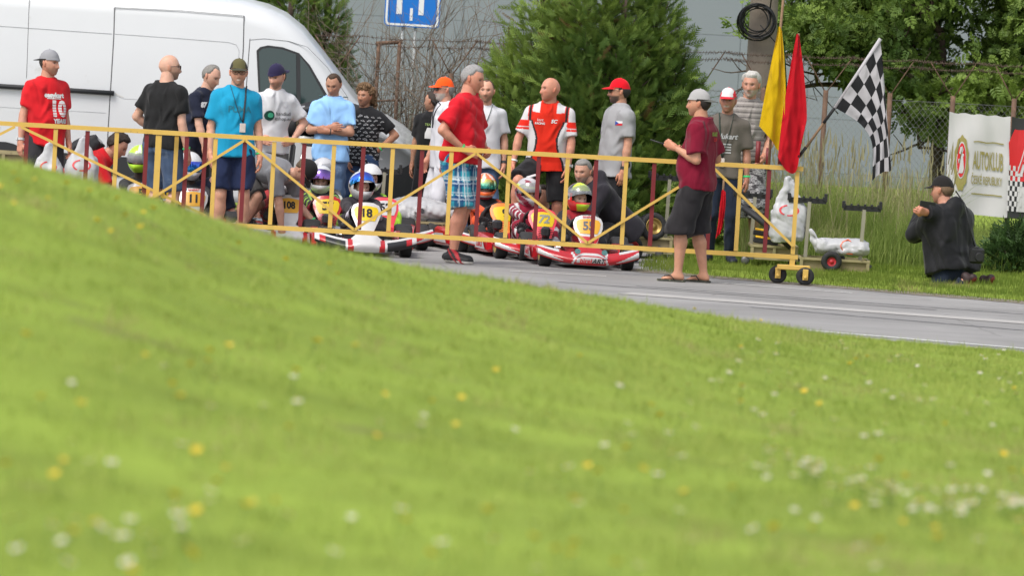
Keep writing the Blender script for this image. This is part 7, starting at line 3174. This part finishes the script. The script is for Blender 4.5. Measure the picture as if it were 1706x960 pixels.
def carrier(label, px, py, d, w, h_, seed, handles=1, depth=.10, lean=0.0, full=.75):
    """(px, py) the bag's base middle"""
    p = at(px, py, d)
    t = thing('carrier_bag', label, 'bag', tuple(p), 0, 'white carrier bags')
    g = np.random.default_rng(seed)
    hb = h_ * full
    pr = [p_torso((0, 0, 0), (lean * hb, 0, hb), (1, 0, 0), (0, -1, 0), [0, .08, .5, .72, 1], np.array([.44, .5, .49, .38, .10]) * w, np.array([.75, 1, .9, .5, .14]) * depth, np.array([.75, 1, .9, .5, .14]) * depth, p=3)]
    if handles:
        c = np.array([lean * hb, 0, hb])
        for s in (-1, 1):
            a, b, e_ = c + (s * .05 * w, s * .01, -.05), c + (s * .09 * w + lean * .1, s * .012, (h_ - hb) * .6), c + (s * .02 * w + lean * .2, 0, h_ - hb)
            pr.append((*p_cone(a, b, .022 * w / .3, .013 * w / .3), .03))
            pr.append((*p_cone(b, e_, .013 * w / .3, .010 * w / .3), .008))
    f1_, f2_ = folds(seed, .008, 20, (1, .6, .35)), folds(seed + 5, .003, 60)
    V, Q = surfnet(pr, .010, .03, 1, warp=lambda P: f1_(P) + f2_(P))
    obj('bag_skin', npmesh('bag_skin', V, Q, True), PLAST, t)
    bv = BVHTree.FromPolygons([tuple(x) for x in V], [tuple(x) for x in Q])
    pts = []
    for a in np.linspace(0, 6.283, 22)[:-1]:
        pts.append((a, .30 * w * math.cos(a), .055 * math.sin(a)))
    VV = []
    for rr in (1.0, .78):
        for a, x, z in pts:
            zc = hb * .55
            hh = bv.ray_cast(Vector((x * rr + lean * zc, -1, zc + z * rr)), Vector((0, 1, 0)), 2)
            VV.append((x * rr + lean * zc, (hh[0].y if hh[0] else -depth) - .003, zc + z * rr))
    n_ = len(pts)
    me = bpy.data.meshes.new('bag_print')
    me.from_pydata(VV, [], [(i, (i + 1) % n_, n_ + (i + 1) % n_, n_ + i) for i in range(n_) if i not in (3, 4, 5, 14)])
    obj('bag_print', me, PLAST2, t)
    return t


carrier('white carrier bag in front of the red tee man\'s legs', 80, 313, 51.65, .27, .42, 1, full=.86)
carrier('white carrier bag with red print beside the bending man', 135, 317, 51.65, .30, .50, 2, full=.86)
carrier('tall white carrier bag standing on the trolley by the gate post', 1312, 402, 53.0, .33, .62, 3, full=.88, lean=-.02)
trolley('kart trolley carrying two white bags at the far left', 52, 168, 322, 51.45, .43, castors=((60, .1), (160, .1)), h=.14, ground=0, dep=.4)
# bag lying on the right hand trolley
t = thing('carrier_bag', 'white carrier bag with orange mark lying on the trolley', 'bag', tuple(at(1398, 424, 52.8)), 0, 'white carrier bags')
f1_, f2_ = folds(9, .007, 20, (.5, .6, 1)), folds(14, .003, 55)
V, Q = surfnet([p_torso((-.22, 0, .065), (.27, .0, .075), (0, 1, 0), (0, 0, 1), [0, .1, .5, .9, 1], [.10, .15, .17, .16, .12], [.07, .085, .09, .085, .06], [.05, .065, .07, .065, .05]),
                (*p_cone((-.20, -.02, .06), (-.26, -.02, .13), .045, .020), .03), (*p_cone((-.26, -.02, .13), (-.285, -.03, .21), .018, .012), .02), (*p_cone((-.285, -.03, .21), (-.20, -.05, .12), .012, .016), .01)], .010, .03, 1, warp=lambda P: f1_(P) + f2_(P))
obj('bag_skin', npmesh('bag_skin', V, Q, True), PLAST, t)
q = MB()
q.tube([(.02, -.178, .05), (.0, -.17, .09), (.02, -.15, .125), (.07, -.12, .15), (.10, -.14, .13)], .012, 6, flat=.5)
q.tube([(.02, -.178, .05), (.05, -.176, .02), (.12, -.172, .015)], .010, 6, flat=.5)
q.build('bag_print', mat('bag_print_orange', srgb(245, 110, 70), rough=.4), t)
# sheeted kart on its trolley behind kart 18
t = thing('sheeted_kart', 'kart wrapped in white plastic sheeting on a low trolley', 'kart', tuple(at(700, 366, 53.9)))
f1_, f2_ = folds(19, .014, 12, (.6, .6, 1)), folds(24, .005, 40)
V, Q = surfnet([p_ell((-.05, .3, .075), (.30, .36, .13)), (*p_ell((.12, .3, .05), (.26, .3, .10)), .06), (*p_ell((-.22, .25, .03), (.16, .22, .10)), .06)], .012, .05, 1, warp=lambda P: f1_(P) + f2_(P))
obj('plastic_sheet', npmesh('plastic_sheet', V, Q, True), PLAST, t)
for xx in (-.07, .20):
    q = MB()
    q.box((xx, .02, -.065), (.06, .03, .035), bev=.008)
    q.build('orange_clip', mat('clip_orange', srgb(236, 160, 30), rough=.5), t)
q = MB()
q.box((.04, .25, -.085), (.46, .3, .04), bev=.01)
q.build('frame', KK, t)
# rucksack on the bending man's back
p = at(146, 247, 52.95)
t = thing('rucksack', 'black rucksack with white straps on the bending man\'s back', 'rucksack', tuple(p))
f1_ = folds(31, .012, 20)
RB = Ry(R(-38))
V, Q = surfnet([p_torso((0, 0, -.13), (0, 0, .13), (1, 0, 0), (0, -1, 0), [0, .15, .6, 1], [.09, .10, .10, .06], [.11, .13, .13, .08], [.11, .13, .13, .08], p=3),
                (*p_ell((-.07, 0, -.03), (.05, .09, .08)), .03)], .011, .03, 2, warp=f1_)
obj('pack', npmesh('pack', V @ Ry(R(52)).T, Q, True), MATS['black_nylon'], t)
for yy in (-.07, .07):
    q = MB()
    q.tube([Ry(R(52)) @ np.array(v_) for v_ in ((-.10, yy, .02), (-.06, yy, .13), (.03, yy, .145), (.10, yy, .05))], .012, 6, flat=.4)
    q.build('strap', PLAST, t)
trolley('kart trolley half hidden by the grass at the far left', -40, 52, 252, 54.2, None, castors=((-20, .1), (40, .1)), h=.12, ground=0)

# ================================================================== FLOWERS IN THE FOREGROUND
PET = mat('daisy_petal', (.62, .62, .58), rough=.6, var=.04)
DYC = mat('daisy_centre', (.60, .40, .03), rough=.7)
BUT = mat('buttercup_petal', (.62, .46, .03), rough=.45, var=.08)
STEM = mat('flower_stem', (.09, .17, .03), rough=.7)


def daisy_mesh():
    q_ = MB()
    q_.tube([(0, 0, 0), (.004, 0, .04), (0, 0, .075)], .0012, 4, m=2)
    n_ = 12
    for i in range(n_):
        a = 2 * math.pi * i / n_
        c, s = math.cos(a), math.sin(a)
        q_.add([(.003 * c, .003 * s, .075), (.011 * c - .0032 * s, .011 * s + .0032 * c, .077), (.0145 * c, .0145 * s, .074), (.011 * c + .0032 * s, .011 * s - .0032 * c, .077)], [(0, 1, 2, 3)], 0, True)
    q_.ball((0, 0, .077), (.005, .005, .003), 8, m=1)
    me = q_.mesh('daisy')
    for m_ in (PET, DYC, STEM):
        me.materials.append(m_)
    return me


def butter_mesh():
    q_ = MB()
    q_.tube([(0, 0, 0), (.006, 0, .06), (0, 0, .12)], .0013, 4, m=1)
    for i in range(5):
        a = 2 * math.pi * i / 5
        c, s = math.cos(a), math.sin(a)
        P_ = []
        for r_, z_, w_ in ((.002, .120, .003), (.009, .124, .008), (.0155, .132, .006)):
            P_.append([(r_ * c - w_ * s * t, r_ * s + w_ * c * t, z_ + .002 * abs(t)) for t in (-1, 0, 1)])
        q_.grid(P_)
    q_.ball((0, 0, .124), (.004, .004, .003), 8)
    me = q_.mesh('buttercup')
    for m_ in (BUT, STEM):
        me.materials.append(m_)
    return me


DM, BM = daisy_mesh(), butter_mesh()


def ground_at(px, py):
    v = CM @ np.array([(px - 853.0) / F, -(py - 480.0) / F, -1.0])
    D = np.linspace(9, 40.5, 900)
    X = v[0] / v[1] * D
    Z = CAMH + v[2] / v[1] * D
    hz = hill_z(X, D) + .05
    i = np.argmax(Z < hz)
    return (X[i], D[i], hill_z(X[i], D[i])) if (Z < hz).any() else None


fr_ = random.Random(12)
daisies = [(1300, 578), (185, 780), (660, 860), (125, 735), (1035, 703), (1010, 745), (1095, 800), (1260, 755), (1340, 783), (1385, 705), (1365, 780), (1150, 650), (1145, 708), (1290, 650), (1490, 660), (1470, 730), (1500, 740), (1330, 690),
           (1560, 672), (1590, 680), (1620, 660), (1650, 705), (1690, 715), (1605, 690), (440, 675), (500, 680), (620, 700), (650, 705), (700, 690), (850, 710), (905, 690), (400, 905), (350, 835), (20, 880), (150, 880), (250, 885), (590, 855)]
for _ in range(120):
    t_ = fr_.random() ** .7
    daisies.append((1240 + t_ * 470 + fr_.gauss(0, 8), 755 + 85 * min(1, t_ * 1.5) + fr_.gauss(0, 12)))
for _ in range(34):
    daisies.append((fr_.uniform(1080, 1706), fr_.uniform(585, 700)))
for _ in range(22):
    daisies.append((fr_.uniform(1230, 1706), fr_.uniform(565, 600)))
for _ in range(52):
    daisies.append((fr_.uniform(0, 1700), fr_.uniform(600, 950)))
for _ in range(24):
    daisies.append((fr_.uniform(0, 460), fr_.gauss(885, 28)))
for x, y in daisies:
    p = ground_at(x, y)
    if p is None:
        continue
    o = obj('daisy', DM, None, None, (p[0], p[1], p[2] - .005), (R(fr_.uniform(-5, 30)), R(fr_.uniform(-18, 18)), fr_.uniform(0, 6)))
    s = fr_.uniform(.7, 1.05)
    o.scale = (s, s, s)
    tag(o, 'small white daisy in the blurred foreground grass', 'flower', 'white daisies in the foreground grass')
butters = [(30, 565), (340, 588), (505, 562), (285, 628), (595, 575), (375, 768), (1065, 748), (1048, 778), (1008, 797), (1125, 692), (1330, 868), (955, 930), (1020, 945), (945, 912), (1150, 815), (1500, 830), (1240, 575), (540, 430), (560, 445),
           (14, 275), (70, 290), (110, 310), (45, 300), (145, 318), (210, 330), (240, 345), (1150, 505), (1265, 525), (1395, 540), (1680, 780), (1700, 860), (980, 905), (1430, 840), (1480, 905)]
for _ in range(60):
    butters.append((fr_.uniform(0, 1706), fr_.uniform(560, 955)))
for _ in range(10):
    x = fr_.uniform(0, 600)
    butters.append((x, 285 + x * .24 + fr_.uniform(0, 50)))
for x, y in butters:
    p = ground_at(x, y + 10)
    if p is None:
        continue
    o = obj('buttercup', BM, None, None, (p[0], p[1], p[2] - .03), (R(fr_.uniform(-5, 35)), R(fr_.uniform(-20, 20)), fr_.uniform(0, 6)))
    s = fr_.uniform(.6, .95)
    o.scale = (s, s, s)
    tag(o, 'yellow buttercup in the blurred foreground grass', 'flower', 'yellow buttercups in the foreground grass')
